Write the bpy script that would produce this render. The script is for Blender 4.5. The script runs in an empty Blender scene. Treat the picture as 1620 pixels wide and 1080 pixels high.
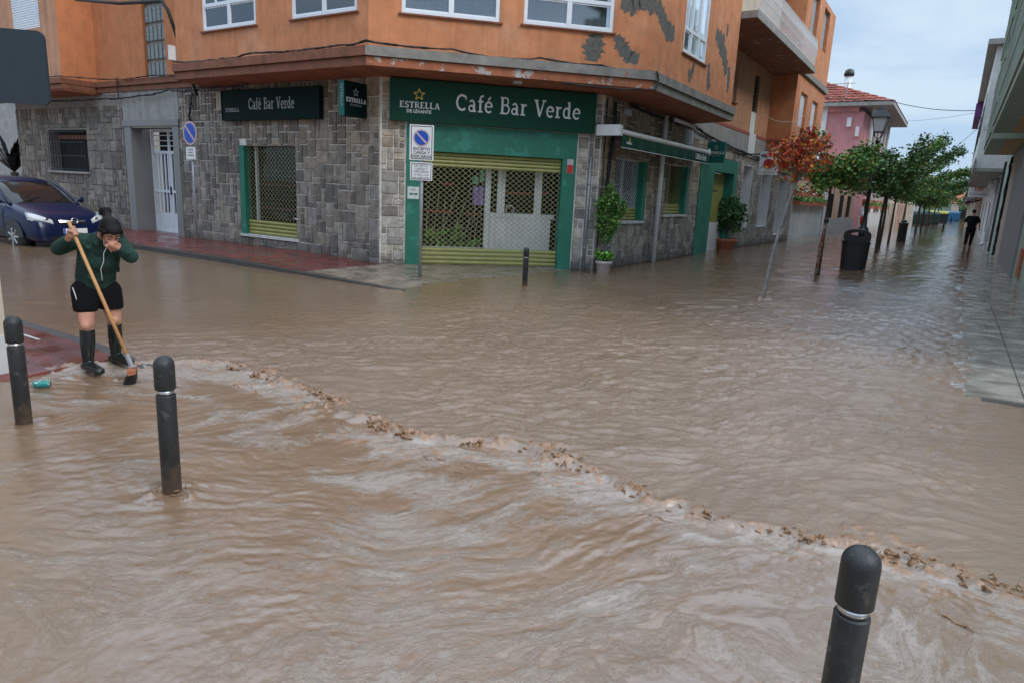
import bpy, math, random
import numpy as np
from mathutils import Vector, Matrix
random.seed(7)
sc = bpy.context.scene
COL = sc.collection
R = math.radians
# ------------------------------------------------------------------ camera, sky, sun, exposure
HC = 1.7
F_PX = 1070.0
pitch = math.atan(238 / F_PX); roll = R(2.77)
fw = Vector((0, math.cos(pitch), -math.sin(pitch)))
r0 = Vector((1, 0, 0)); u0 = Vector((0, math.sin(pitch), math.cos(pitch)))
rt = r0 * math.cos(roll) + u0 * math.sin(roll)
up = u0 * math.cos(roll) - r0 * math.sin(roll)
cam = bpy.data.cameras.new("camera"); camo = bpy.data.objects.new("camera", cam); COL.objects.link(camo)
camo.matrix_world = Matrix(((rt.x, up.x, -fw.x, 0), (rt.y, up.y, -fw.y, 0), (rt.z, up.z, -fw.z, HC), (0, 0, 0, 1)))
cam.sensor_width = 36.0; cam.sensor_fit = 'HORIZONTAL'; cam.lens = 36.0 * F_PX / 1620.0
cam.clip_start = 0.05; cam.clip_end = 3000
sc.camera = camo
SUN_EL, SUN_AZ = R(42), R(130)          # azimuth clockwise from +Y
world = bpy.data.worlds.new("World"); sc.world = world; world.use_nodes = True
nt = world.node_tree; nt.nodes.clear()
o_ = nt.nodes.new("ShaderNodeOutputWorld"); bg = nt.nodes.new("ShaderNodeBackground")
sky = nt.nodes.new("ShaderNodeTexSky"); sky.sky_type = 'NISHITA'; sky.sun_disc = False
sky.sun_elevation = SUN_EL; sky.sun_rotation = SUN_AZ; sky.altitude = 50; sky.air_density = 1.0; sky.dust_density = 2.0
tc = nt.nodes.new("ShaderNodeTexCoord")
sep = nt.nodes.new("ShaderNodeSeparateXYZ"); nt.links.new(tc.outputs["Generated"], sep.inputs[0])
# cloud layer: flattened direction -> noise
zc = nt.nodes.new("ShaderNodeMath"); zc.operation = 'MAXIMUM'; zc.inputs[1].default_value = 0.0; nt.links.new(sep.outputs[2], zc.inputs[0])
za = nt.nodes.new("ShaderNodeMath"); za.operation = 'ADD'; za.inputs[1].default_value = 0.18; nt.links.new(zc.outputs[0], za.inputs[0])
cx = nt.nodes.new("ShaderNodeMath"); cx.operation = 'DIVIDE'; nt.links.new(sep.outputs[0], cx.inputs[0]); nt.links.new(za.outputs[0], cx.inputs[1])
cy = nt.nodes.new("ShaderNodeMath"); cy.operation = 'DIVIDE'; nt.links.new(sep.outputs[1], cy.inputs[0]); nt.links.new(za.outputs[0], cy.inputs[1])
cmb = nt.nodes.new("ShaderNodeCombineXYZ"); nt.links.new(cx.outputs[0], cmb.inputs[0]); nt.links.new(cy.outputs[0], cmb.inputs[1])
cn = nt.nodes.new("ShaderNodeTexNoise"); cn.inputs["Scale"].default_value = 1.1; cn.inputs["Detail"].default_value = 7; cn.inputs["Roughness"].default_value = .55
cn.inputs["Distortion"].default_value = .4
nt.links.new(cmb.outputs[0], cn.inputs["Vector"])
cr = nt.nodes.new("ShaderNodeValToRGB"); cr.color_ramp.elements[0].position = .40; cr.color_ramp.elements[1].position = .60
cr.color_ramp.elements[0].color = (3.9, 6.1, 9.4, 1); cr.color_ramp.elements[1].color = (7.9, 9.4, 11.0, 1)
nt.links.new(cn.outputs["Fac"], cr.inputs[0])
hz = nt.nodes.new("ShaderNodeMapRange"); hz.inputs[1].default_value = 0.0; hz.inputs[2].default_value = .32; hz.inputs[3].default_value = .75; hz.inputs[4].default_value = 0.0
nt.links.new(sep.outputs[2], hz.inputs[0])
mh = nt.nodes.new("ShaderNodeMix"); mh.data_type = 'RGBA'; mh.inputs[7].default_value = (6.9, 8.8, 10.6, 1)
nt.links.new(hz.outputs[0], mh.inputs[0]); nt.links.new(cr.outputs[0], mh.inputs[6])
mx = nt.nodes.new("ShaderNodeMix"); mx.data_type = 'RGBA'; mx.inputs[0].default_value = .8
nt.links.new(sky.outputs[0], mx.inputs[6]); nt.links.new(mh.outputs[2], mx.inputs[7])
zb = nt.nodes.new("ShaderNodeMapRange"); zb.inputs[1].default_value = .33; zb.inputs[2].default_value = .58; zb.inputs[3].default_value = 1.0; zb.inputs[4].default_value = 2.05; nt.links.new(sep.outputs[2], zb.inputs[0])
zw = nt.nodes.new("ShaderNodeMix"); zw.data_type = 'RGBA'; zw.inputs[7].default_value = (7.8, 9.1, 10.8, 1); zf = nt.nodes.new("ShaderNodeMapRange"); zf.inputs[1].default_value = .34; zf.inputs[2].default_value = .8; zf.inputs[4].default_value = .8; nt.links.new(sep.outputs[2], zf.inputs[0]); nt.links.new(zf.outputs[0], zw.inputs[0]); nt.links.new(mx.outputs[2], zw.inputs[6])
zm = nt.nodes.new("ShaderNodeVectorMath"); zm.operation = 'SCALE'; nt.links.new(zw.outputs[2], zm.inputs[0]); nt.links.new(zb.outputs[0], zm.inputs["Scale"])
nt.links.new(zm.outputs[0], bg.inputs[0]); bg.inputs[1].default_value = 0.085
nt.links.new(bg.outputs[0], o_.inputs[0])
sl = bpy.data.lights.new("sun", 'SUN'); sl.energy = 1.4; sl.angle = R(24); sl.color = (1, .96, .9)
so = bpy.data.objects.new("sun", sl); COL.objects.link(so)
sdir = Vector((math.sin(SUN_AZ) * math.cos(SUN_EL), math.cos(SUN_AZ) * math.cos(SUN_EL), math.sin(SUN_EL)))
so.rotation_euler = sdir.to_track_quat('Z', 'Y').to_euler(); so.location = (20, -20, 30)
sc.view_settings.view_transform = 'Standard'; sc.view_settings.look = 'None'; sc.view_settings.gamma = 1
sc.view_settings.exposure = 0.21
sc.cycles.use_denoising = True
sc.cycles.max_bounces = 8

# ------------------------------------------------------------------ street frame
TH = R(32.35)
U = Vector((math.sin(TH), math.cos(TH), 0)); N = Vector((math.cos(TH), -math.sin(TH), 0)); Z = Vector((0, 0, 1))
C1 = Vector((-2.891, 14.393, 0)); CH = (U + N).normalized(); NC = (N - U).normalized()
C2 = C1 + CH * 4.75
def SW(s, w, z=0): return C2 + U * s + N * w + Z * z

# ------------------------------------------------------------------ object helpers
def gloc(o):
    v = Vector((0, 0, 0))
    while o is not None:
        v += o.location; o = o.parent
    return v
def tag(o, label=None, cat=None, group=None, kind=None):
    if label: o["label"] = label
    if cat: o["category"] = cat
    if group: o["group"] = group
    if kind: o["kind"] = kind
    return o
def thing(name, loc, label, cat, group=None):
    o = bpy.data.objects.new(name, None); COL.objects.link(o); o.location = loc; o.empty_display_size = .2
    return tag(o, label, cat, group)
def link_mesh(name, me, mat=None, parent=None, smooth=False):
    """mesh given in world coordinates; stored relative to its parent"""
    o = bpy.data.objects.new(name, me); COL.objects.link(o)
    if mat is not None: me.materials.append(mat)
    if parent is not None:
        off = gloc(parent); me.transform(Matrix.Translation(-off)); o.parent = parent
    if smooth: me.polygons.foreach_set("use_smooth", [True] * len(me.polygons))
    return o
def copy_tree(o, parent=None):
    c = o.copy(); COL.objects.link(c); c.parent = parent
    for ch in list(o.children): copy_tree(ch, c)
    return c

class Fr:
    """local frame: right r, up z, out n, origin A"""
    def __init__(s, A, r, n): s.A = Vector(A); s.r = Vector(r); s.n = Vector(n)
    def p(s, a, z, o=0): return s.A + s.r * a + s.n * o + Z * z
    def m(s, a, z, o=0):
        P = s.p(a, z, o)
        return Matrix(((s.r.x, 0, s.n.x, P.x), (s.r.y, 0, s.n.y, P.y), (0, 1, 0, P.z), (0, 0, 0, 1)))
W1 = Fr(C1, -N, -U)      # left facade, a grows to the left (away along the side road)
W1.tr = N                # reading direction
W2 = Fr(C1, CH, NC); W2.tr = CH
W3 = Fr(C2, U, N); W3.tr = U
WR = Fr(SW(0, 8.3), U, -N); WR.tr = -U

class MB:
    def __init__(s): s.v = []; s.f = []; s.c = []
    def quad(s, a, b, c, d, col=None):
        i = len(s.v); s.v += [tuple(a), tuple(b), tuple(c), tuple(d)]; s.f.append((i, i + 1, i + 2, i + 3)); s.c.append(col)
    def poly(s, pts, col=None):
        i = len(s.v); s.v += [tuple(p) for p in pts]; s.f.append(tuple(range(i, i + len(pts)))); s.c.append(col)
    def box(s, fr, a0, a1, z0, z1, o0, o1, col=None):
        P = [fr.p(a, z, o) for o in (o0, o1) for z in (z0, z1) for a in (a0, a1)]
        i = len(s.v); s.v += [tuple(p) for p in P]
        for q in ((0, 1, 3, 2), (5, 4, 6, 7), (4, 0, 2, 6), (1, 5, 7, 3), (2, 3, 7, 6), (4, 5, 1, 0)):
            s.f.append(tuple(i + k for k in q)); s.c.append(col)
    def bev(s, fr, a0, a1, z0, z1, o0, o1, b=.006, col=None):
        """front face + bevelled sides (o1 = outer)"""
        i = len(s.v)
        s.v += [tuple(fr.p(a, z, o0)) for a, z in ((a0, z0), (a1, z0), (a1, z1), (a0, z1))]
        s.v += [tuple(fr.p(a, z, o1)) for a, z in ((a0 + b, z0 + b), (a1 - b, z0 + b), (a1 - b, z1 - b), (a0 + b, z1 - b))]
        s.f.append((i + 4, i + 5, i + 6, i + 7)); s.c.append(col)
        for k in range(4):
            s.f.append((i + k, i + (k + 1) % 4, i + 4 + (k + 1) % 4, i + 4 + k)); s.c.append(col)
    def tube(s, pts, r, n=8, caps=True, col=None):
        pts = [Vector(p) for p in pts]
        rs = r if isinstance(r, (list, tuple)) else [r] * len(pts)
        i0 = len(s.v); prev = None
        for k, p in enumerate(pts):
            if k == 0: d = pts[1] - p
            elif k == len(pts) - 1: d = p - pts[-2]
            else: d = pts[k + 1] - pts[k - 1]
            d = d.normalized() if d.length > 1e-9 else Vector((0, 0, 1))
            if prev is None:
                a = Vector((0, 0, 1)) if abs(d.z) < .9 else Vector((1, 0, 0))
                x = d.cross(a).normalized()
            else:
                x = prev - d * prev.dot(d)
                x = x.normalized() if x.length > 1e-6 else d.orthogonal().normalized()
            prev = x; y = d.cross(x)
            for j in range(n):
                t = 2 * math.pi * j / n
                s.v.append(tuple(p + (x * math.cos(t) + y * math.sin(t)) * rs[k]))
        for k in range(len(pts) - 1):
            for j in range(n):
                a = i0 + k * n + j; b = i0 + k * n + (j + 1) % n
                s.f.append((a, b, b + n, a + n)); s.c.append(col)
        if caps:
            s.f.append(tuple(i0 + j for j in reversed(range(n)))); s.c.append(col)
            e = i0 + (len(pts) - 1) * n
            s.f.append(tuple(e + j for j in range(n))); s.c.append(col)
    def lathe(s, base, prof, n=24, axis=Z, col=None):
        """prof = [(r,h)...] around axis from base"""
        axis = Vector(axis).normalized(); x = axis.orthogonal().normalized(); y = axis.cross(x)
        i0 = len(s.v)
        for r, h in prof:
            for j in range(n):
                t = 2 * math.pi * j / n
                s.v.append(tuple(Vector(base) + axis * h + (x * math.cos(t) + y * math.sin(t)) * max(r, 1e-4)))
        for k in range(len(prof) - 1):
            for j in range(n):
                a = i0 + k * n + j; b = i0 + k * n + (j + 1) % n
                s.f.append((a, b, b + n, a + n)); s.c.append(col)
        s.f.append(tuple(i0 + j for j in reversed(range(n)))); s.c.append(col)
        e = i0 + (len(prof) - 1) * n
        s.f.append(tuple(e + j for j in range(n))); s.c.append(col)
    def ball(s, c, r, n=14, m=9, M=None, col=None):
        c = Vector(c); r = Vector(r) if not isinstance(r, (int, float)) else Vector((r, r, r))
        i0 = len(s.v)
        for k in range(m + 1):
            ph = math.pi * k / m
            for j in range(n):
                t = 2 * math.pi * j / n
                v = Vector((math.sin(ph) * math.cos(t) * r.x, math.sin(ph) * math.sin(t) * r.y, math.cos(ph) * r.z))
                if M is not None: v = M @ v
                s.v.append(tuple(c + v))
        for k in range(m):
            for j in range(n):
                a = i0 + k * n + j; b = i0 + k * n + (j + 1) % n
                s.f.append((a, a + n, b + n, b)); s.c.append(col)
    def cap(s, p0, r0_, p1, r1_, n=12):
        """capsule of varying radius"""
        p0 = Vector(p0); p1 = Vector(p1); d = (p1 - p0).normalized()
        pts = []; rs = []
        for t in (90, 70, 45, 22):
            pts.append(p0 - d * r0_ * math.sin(R(t))); rs.append(max(r0_ * math.cos(R(t)), 1e-4))
        pts += [p0, p1]; rs += [r0_, r1_]
        for t in (22, 45, 70, 90):
            pts.append(p1 + d * r1_ * math.sin(R(t))); rs.append(max(r1_ * math.cos(R(t)), 1e-4))
        s.tube(pts, rs, n)
    def mesh(s, name):
        me = bpy.data.meshes.new(name); me.from_pydata(s.v, [], s.f)
        if any(c is not None for c in s.c):
            at = me.color_attributes.new("tint", 'FLOAT_COLOR', 'CORNER')
            buf = []
            for f, c in zip(s.f, s.c):
                c = c if c is not None else (1, 1, 1)
                buf += [c[0], c[1], c[2], 1.0] * len(f)
            at.data.foreach_set("color", buf)
        me.update(); return me
    def build(s, name, mat, parent=None, smooth=False):
        return link_mesh(name, s.mesh(name), mat, parent, smooth)

def blob(mb, name, mat, parent, voxel=.008, smooth_it=6, factor=.5):
    """fuse overlapping primitives into one continuous skin"""
    me = mb.mesh(name); o = bpy.data.objects.new(name, me); COL.objects.link(o)
    m = o.modifiers.new("r", 'REMESH'); m.mode = 'VOXEL'; m.voxel_size = voxel
    if smooth_it:
        m2 = o.modifiers.new("s", 'SMOOTH'); m2.iterations = smooth_it; m2.factor = factor
    dg = bpy.context.evaluated_depsgraph_get(); ev = o.evaluated_get(dg)
    res = bpy.data.meshes.new_from_object(ev)
    bpy.data.objects.remove(o); bpy.data.meshes.remove(me)
    res.name = name
    return link_mesh(name, res, mat, parent, True)

# ------------------------------------------------------------------ materials
def grime(m, z0, z1, col, amt=.8, noise=.12, scale=5):
    nt = m.node_tree; b = nt.nodes["Principled BSDF"]; L = nt.links.new
    geo = nd(nt, "ShaderNodeNewGeometry"); sp = nd(nt, "ShaderNodeSeparateXYZ"); L(geo.outputs["Position"], sp.inputs[0])
    n_ = nd(nt, "ShaderNodeTexNoise", Scale=scale, Detail=6); L(geo.outputs["Position"], n_.inputs["Vector"])
    a = nd(nt, "ShaderNodeMath", operation='MULTIPLY_ADD'); a.inputs[1].default_value = noise * 6; L(n_.outputs["Fac"], a.inputs[0]); L(sp.outputs[2], a.inputs[2])
    mr = nd(nt, "ShaderNodeMapRange"); mr.inputs[1].default_value = z0 + noise * 3; mr.inputs[2].default_value = z1 + noise * 3; mr.inputs[3].default_value = amt; mr.inputs[4].default_value = 0; L(a.outputs[0], mr.inputs[0])
    mx = nd(nt, "ShaderNodeMix", data_type='RGBA'); mx.inputs[7].default_value = (*col, 1); L(mr.outputs[0], mx.inputs[0])
    src = b.inputs["Base Color"].links[0].from_socket; L(src, mx.inputs[6]); L(mx.outputs[2], b.inputs["Base Color"])
def newmat(name):
    m = bpy.data.materials.new(name); m.use_nodes = True
    nt = m.node_tree; b = nt.nodes["Principled BSDF"]
    return m, nt, b
def nd(nt, t, **kw):
    n = nt.nodes.new(t)
    for k, v in kw.items():
        if k in n.inputs: n.inputs[k].default_value = v
        else: setattr(n, k, v)
    return n
def pm(name, base, rough=.6, var=.15, scale=8, metal=0, bump=0, bscale=60, tint=False, spec=.5, coat=0, streak=0, dirt=0, trans=0, second=None, s_scale=2, s_lo=.5, s_hi=.6, alpha=1):
    m, nt, b = newmat(name)
    L = nt.links.new
    b.inputs["Roughness"].default_value = rough; b.inputs["Metallic"].default_value = metal
    b.inputs["Specular IOR Level"].default_value = spec; b.inputs["Coat Weight"].default_value = coat
    b.inputs["Transmission Weight"].default_value = trans
    co = nd(nt, "ShaderNodeTexCoord")
    geo = nd(nt, "ShaderNodeNewGeometry")
    cur = None
    rgb = nd(nt, "ShaderNodeRGB"); rgb.outputs[0].default_value = (*base, 1); cur = rgb.outputs[0]
    if second:
        n2 = nd(nt, "ShaderNodeTexNoise", Scale=s_scale, Detail=9, Roughness=.65); L(geo.outputs["Position"], n2.inputs["Vector"])
        mr = nd(nt, "ShaderNodeMapRange"); mr.inputs[1].default_value = s_lo; mr.inputs[2].default_value = s_hi; L(n2.outputs["Fac"], mr.inputs[0])
        mm = nd(nt, "ShaderNodeMix", data_type='RGBA'); mm.inputs[7].default_value = (*second, 1)
        L(mr.outputs[0], mm.inputs[0]); L(cur, mm.inputs[6]); cur = mm.outputs[2]
    if tint:
        a = nd(nt, "ShaderNodeVertexColor"); a.layer_name = "tint"
        mm = nd(nt, "ShaderNodeMix", data_type='RGBA', blend_type='MULTIPLY'); mm.inputs[0].default_value = 1
        L(cur, mm.inputs[6]); L(a.outputs[0], mm.inputs[7]); cur = mm.outputs[2]
    if var:
        n1 = nd(nt, "ShaderNodeTexNoise", Scale=scale, Detail=6, Roughness=.6); L(geo.outputs["Position"], n1.inputs["Vector"])
        mr = nd(nt, "ShaderNodeMapRange"); mr.inputs[1].default_value = .3; mr.inputs[2].default_value = .7
        mr.inputs[3].default_value = 1 - var; mr.inputs[4].default_value = 1 + var; L(n1.outputs["Fac"], mr.inputs[0])
        mm = nd(nt, "ShaderNodeMix", data_type='RGBA', blend_type='MULTIPLY'); mm.inputs[0].default_value = 1
        L(cur, mm.inputs[6]); L(mr.outputs[0], mm.inputs[7]); cur = mm.outputs[2]
    if streak:
        mp = nd(nt, "ShaderNodeMapping"); mp.inputs["Scale"].default_value = (5, 5, .35); L(geo.outputs["Position"], mp.inputs[0])
        n3 = nd(nt, "ShaderNodeTexNoise", Scale=1.6, Detail=5); L(mp.outputs[0], n3.inputs["Vector"])
        mr = nd(nt, "ShaderNodeMapRange"); mr.inputs[1].default_value = .5; mr.inputs[2].default_value = .75; mr.inputs[3].default_value = 1; mr.inputs[4].default_value = 1 - streak
        L(n3.outputs["Fac"], mr.inputs[0])
        mm = nd(nt, "ShaderNodeMix", data_type='RGBA', blend_type='MULTIPLY'); mm.inputs[0].default_value = 1
        L(cur, mm.inputs[6]); L(mr.outputs[0], mm.inputs[7]); cur = mm.outputs[2]
    L(cur, b.inputs["Base Color"])
    if bump:
        n4 = nd(nt, "ShaderNodeTexNoise", Scale=bscale, Detail=4); L(geo.outputs["Position"], n4.inputs["Vector"])
        bp = nd(nt, "ShaderNodeBump", Strength=bump, Distance=.01); L(n4.outputs["Fac"], bp.inputs["Height"]); L(bp.outputs[0], b.inputs["Normal"])
    return m
M = {}
M['stone'] = pm("stone", (.25, .23, .2), .8, .4, 7, bump=.6, bscale=45, tint=True)
M['mortar'] = pm("mortar", (.62, .59, .53), .9, .25, 6, bump=.3)
M['mortar_dark'] = pm("mortar_dark", (.26, .24, .21), .9, .25, 6, bump=.3)
M['orange'] = pm("orange_render", (.55, .215, .095), .85, .16, 3, bump=.25, bscale=90, streak=.2, second=(.6, .3, .17), s_scale=1.1, s_lo=.5, s_hi=.75)
M['orange_dark'] = pm("orange_render_old", (.5, .185, .075), .85, .15, 3, bump=.25, bscale=90, streak=.12)
M['orange_pale'] = pm("faded_orange_render", (.5, .25, .14), .85, .15, 2, bump=.25, bscale=90, streak=.35)
M['patch'] = pm("fresh_cement", (.12, .115, .1), .95, .25, 14, bump=.6, bscale=70)
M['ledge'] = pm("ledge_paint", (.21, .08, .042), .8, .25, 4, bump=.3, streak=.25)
M['ledge_peel'] = pm("peeling_ledge_paint", (.36, .12, .055), .8, .2, 4, bump=.5, second=(.4, .39, .36), s_scale=5, s_lo=.57, s_hi=.585)
M['ledge_cement'] = pm("ledge_cement", (.23, .215, .19), .9, .3, 4, bump=.5, second=(.34, .13, .07), s_scale=2.2, s_lo=.62, s_hi=.63)
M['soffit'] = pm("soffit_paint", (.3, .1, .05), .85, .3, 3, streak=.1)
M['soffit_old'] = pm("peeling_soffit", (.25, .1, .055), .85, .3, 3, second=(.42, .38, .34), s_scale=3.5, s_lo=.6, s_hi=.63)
M['green'] = pm("green_paint", (.018, .16, .1), .55, .15, 5, bump=.15, second=(.035, .22, .16), s_scale=2.2, s_lo=.55, s_hi=.6)
M['sign_green'] = pm("sign_green", (.003, .05, .026), .5, .08, 3, spec=.2)
M['sign_dark'] = pm("faded_dark_sign", (.003, .014, .012), .6, .1, 3, spec=.1)
M['sign_teal'] = pm("teal_sign", (.008, .11, .09), .5, .1, 3, spec=.25)
M['letter'] = pm("letter_white", (.72, .72, .7), .5, .05, 10)
M['letter_dim'] = pm("letter_grey", (.3, .32, .32), .5, .05, 10)
M['gold'] = pm("gold", (.6, .4, .06), .5, .05, 10)
M['pvc'] = pm("white_plastic", (.72, .75, .78), .35, .05, 5)
M['white'] = pm("white_paint", (.68, .68, .67), .6, .1, 2.5, streak=.12, bump=.1)
M['whitegrey'] = pm("grey_white_render", (.5, .5, .49), .7, .15, 2, streak=.3, bump=.2)
M['olive'] = pm("olive_shutter", (.3, .29, .085), .45, .12, 5, streak=.1)
M['wire'] = pm("shutter_wire", (.42, .4, .22), .45, .05, 5, metal=.3)
M['granite'] = pm("grey_granite", (.21, .205, .195), .5, .25, 90, bump=.1)
M['concrete'] = pm("concrete", (.3, .29, .27), .85, .2, 3, streak=.25, bump=.3)
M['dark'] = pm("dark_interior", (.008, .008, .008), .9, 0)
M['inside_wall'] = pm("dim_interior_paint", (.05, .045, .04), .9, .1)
M['brick'] = pm("brick_red_trim", (.33, .09, .06), .8, .2, 8)
M['rubber'] = pm("black_rubber", (.018, .02, .021), .5, .3, 20, bump=.25, bscale=120, second=(.075, .072, .065), s_scale=22, s_lo=.58, s_hi=.7)
M['black'] = pm("black_metal", (.012, .014, .015), .4, .15, 10)
M['steel'] = pm("steel_band", (.55, .55, .55), .28, .15, 20, metal=1)
M['galv'] = pm("galvanised_pole", (.3, .31, .32), .5, .15, 12, metal=.4)
M['cable'] = pm("black_cable", (.01, .01, .01), .6, 0)
grime(M['stone'], .0, .35, (.06, .058, .05), .8); grime(M['mortar'], .0, .3, (.1, .095, .08), .8); grime(M['rubber'], .0, .16, (.16, .105, .065), .75, .05, 14)
M['redtile'] = None
M['terracotta'] = pm("terracotta", (.38, .12, .06), .8, .2, 10)
M['potwhite'] = pm("pale_pot", (.5, .42, .4), .6, .1, 10)
M['soil'] = pm("soil", (.03, .02, .015), .95, .2)
M['bark'] = pm("bark", (.085, .06, .045), .9, .35, 14, bump=.6, bscale=30)
M['bark_grey'] = pm("grey_bark", (.22, .21, .2), .85, .35, 14, bump=.5, bscale=30)
M['stake'] = pm("wooden_stake", (.2, .07, .035), .8, .35, 14, bump=.4, second=(.3, .26, .22), s_scale=9, s_lo=.52, s_hi=.56)
M['leaf'] = pm("green_leaf", (.11, .25, .055), .5, .2, 6, tint=True, spec=.4)
M['leafd'] = pm("dark_leaf", (.065, .16, .045), .5, .2, 6, tint=True, spec=.4)
M['leafr'] = pm("red_leaf", (.34, .06, .025), .55, .2, 6, tint=True, spec=.3)
M['skin'] = pm("skin", (.46, .225, .15), .55, .12, 14, spec=.35, bump=.08, bscale=80)
M['hair'] = pm("black_hair", (.006, .005, .005), .6, .2, 60, bump=.5, bscale=150, spec=.2)
M['hoodie'] = pm("green_cotton", (.022, .048, .038), .95, .25, 25, bump=.6, bscale=45, spec=.15)
M['shorts'] = pm("black_cloth", (.006, .006, .007), .9, .15, 25, bump=.3, bscale=60, spec=.15)
M['boot'] = pm("boot_rubber", (.008, .011, .011), .22, .1, 12, spec=.5)
M['pole_wood'] = pm("broom_wood", (.48, .24, .09), .5, .15, 20)
M['bristle'] = pm("bristle", (.012, .012, .012), .8, .2)
M['carpaint'] = pm("blue_car_paint", (.002, .008, .045), .35, .03, 3, coat=.25, metal=.1, spec=.35)
M['carglass'] = pm("car_glass", (.012, .014, .016), .06, 0, spec=.6)
M['chrome'] = pm("chrome", (.7, .7, .7), .15, 0, metal=1)
M['lamp'] = pm("headlight", (.5, .53, .55), .15, .1, 30, spec=.8, coat=1)
M['tyre'] = pm("tyre", (.012, .012, .012), .8, .1)
M['plastic'] = pm("dark_plastic", (.02, .02, .022), .5, .05)
M['blue'] = pm("sign_blue", (.006, .06, .4), .4, .05, 6)
M['signred'] = pm("sign_red", (.5, .03, .02), .45, .05, 6)
M['shelf'] = pm("red_shelf_paint", (.25, .03, .015), .6, .1, 6)
M['faded_red'] = pm("faded_sign_ring", (.5, .36, .33), .5, .1, 6)
M['pink'] = pm("pink_render", (.53, .24, .24), .85, .1, 1.5, streak=.15)
M['beige'] = pm("beige_render", (.4, .25, .18), .85, .12, 1.5, streak=.15)
M['cream'] = pm("cream_render", (.5, .42, .33), .85, .12, 1.5, streak=.2)
M['palegreen'] = pm("pale_green_render", (.33, .40, .33), .8, .12, 1.5, streak=.25)
M['slate'] = pm("grey_speckled_stone", (.24, .245, .255), .55, .3, 60)
M['tan'] = pm("tan_soffit", (.5, .36, .2), .85, .2, 3)
M['rooftile'] = pm("roof_tile", (.33, .1, .07), .85, .3, 5, tint=True)
M['lampglass'] = pm("lamp_glass", (.6, .6, .58), .3, .1, 6)
M['yellow'] = pm("yellow_plastic", (.55, .5, .04), .5, .1)
M['bluebin'] = pm("blue_plastic", (.02, .15, .3), .5, .1)
M['greenbin'] = pm("green_plastic", (.015, .045, .03), .5, .1)
M['purple'] = pm("purple_awning", (.12, .03, .15), .7, .1)
M['redcloth'] = pm("red_awning", (.4, .05, .04), .7, .1)
M['curtain'] = pm("curtain", (.3, .31, .32), .9, .15, 6)
M['flower_red'] = pm("red_petal", (.6, .04, .015), .6, .2, 20)
M['flower_white'] = pm("white_petal", (.75, .75, .7), .6, .1, 20)
M['can'] = pm("teal_can", (.02, .22, .2), .3, .1, 60, metal=.3, second=(.7, .7, .7), s_scale=35, s_lo=.56, s_hi=.6)
M['poster'] = pm("poster_print", (.6, .62, .6), .5, .2, 40)
M['signback'] = pm("sign_back", (.03, .04, .047), .5, .1, 5, spec=.2)
M['hill'] = pm("far_scrub", (.05, .07, .05), .9, .3, .2)
M['awn_blue'] = pm("blue_box", (.02, .05, .13), .5, .1)
# glass blocks
def glassmat(name, tintc, rough=.05, k=1.0, off=.1):
    m, nt, b = newmat(name); L = nt.links.new
    tr = nd(nt, "ShaderNodeBsdfTransparent"); tr.inputs[0].default_value = (*tintc, 1)
    gl = nd(nt, "ShaderNodeBsdfGlossy"); gl.inputs["Roughness"].default_value = rough; gl.inputs[0].default_value = (.9, .95, 1, 1)
    fr = nd(nt, "ShaderNodeFresnel", IOR=1.6)
    ad = nd(nt, "ShaderNodeMath", operation='MULTIPLY_ADD'); ad.inputs[1].default_value = k; ad.inputs[2].default_value = off; L(fr.outputs[0], ad.inputs[0])
    mx = nd(nt, "ShaderNodeMixShader"); L(ad.outputs[0], mx.inputs[0]); L(tr.outputs[0], mx.inputs[1]); L(gl.outputs[0], mx.inputs[2])
    L(mx.outputs[0], nt.nodes["Material Output"].inputs[0]); return m
M['glass'] = glassmat("window_glass", (.75, .8, .82))
M['glass_dark'] = glassmat("low_reflection_glass", (.6, .62, .62), .02, .1, 0.0)  # copy of the window glass, sky reflection cut so the panes stay dark
M['blockglass'] = pm("glass_block", (.17, .18, .17), .15, .35, 14, spec=.7, bump=.5, bscale=25)
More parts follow.
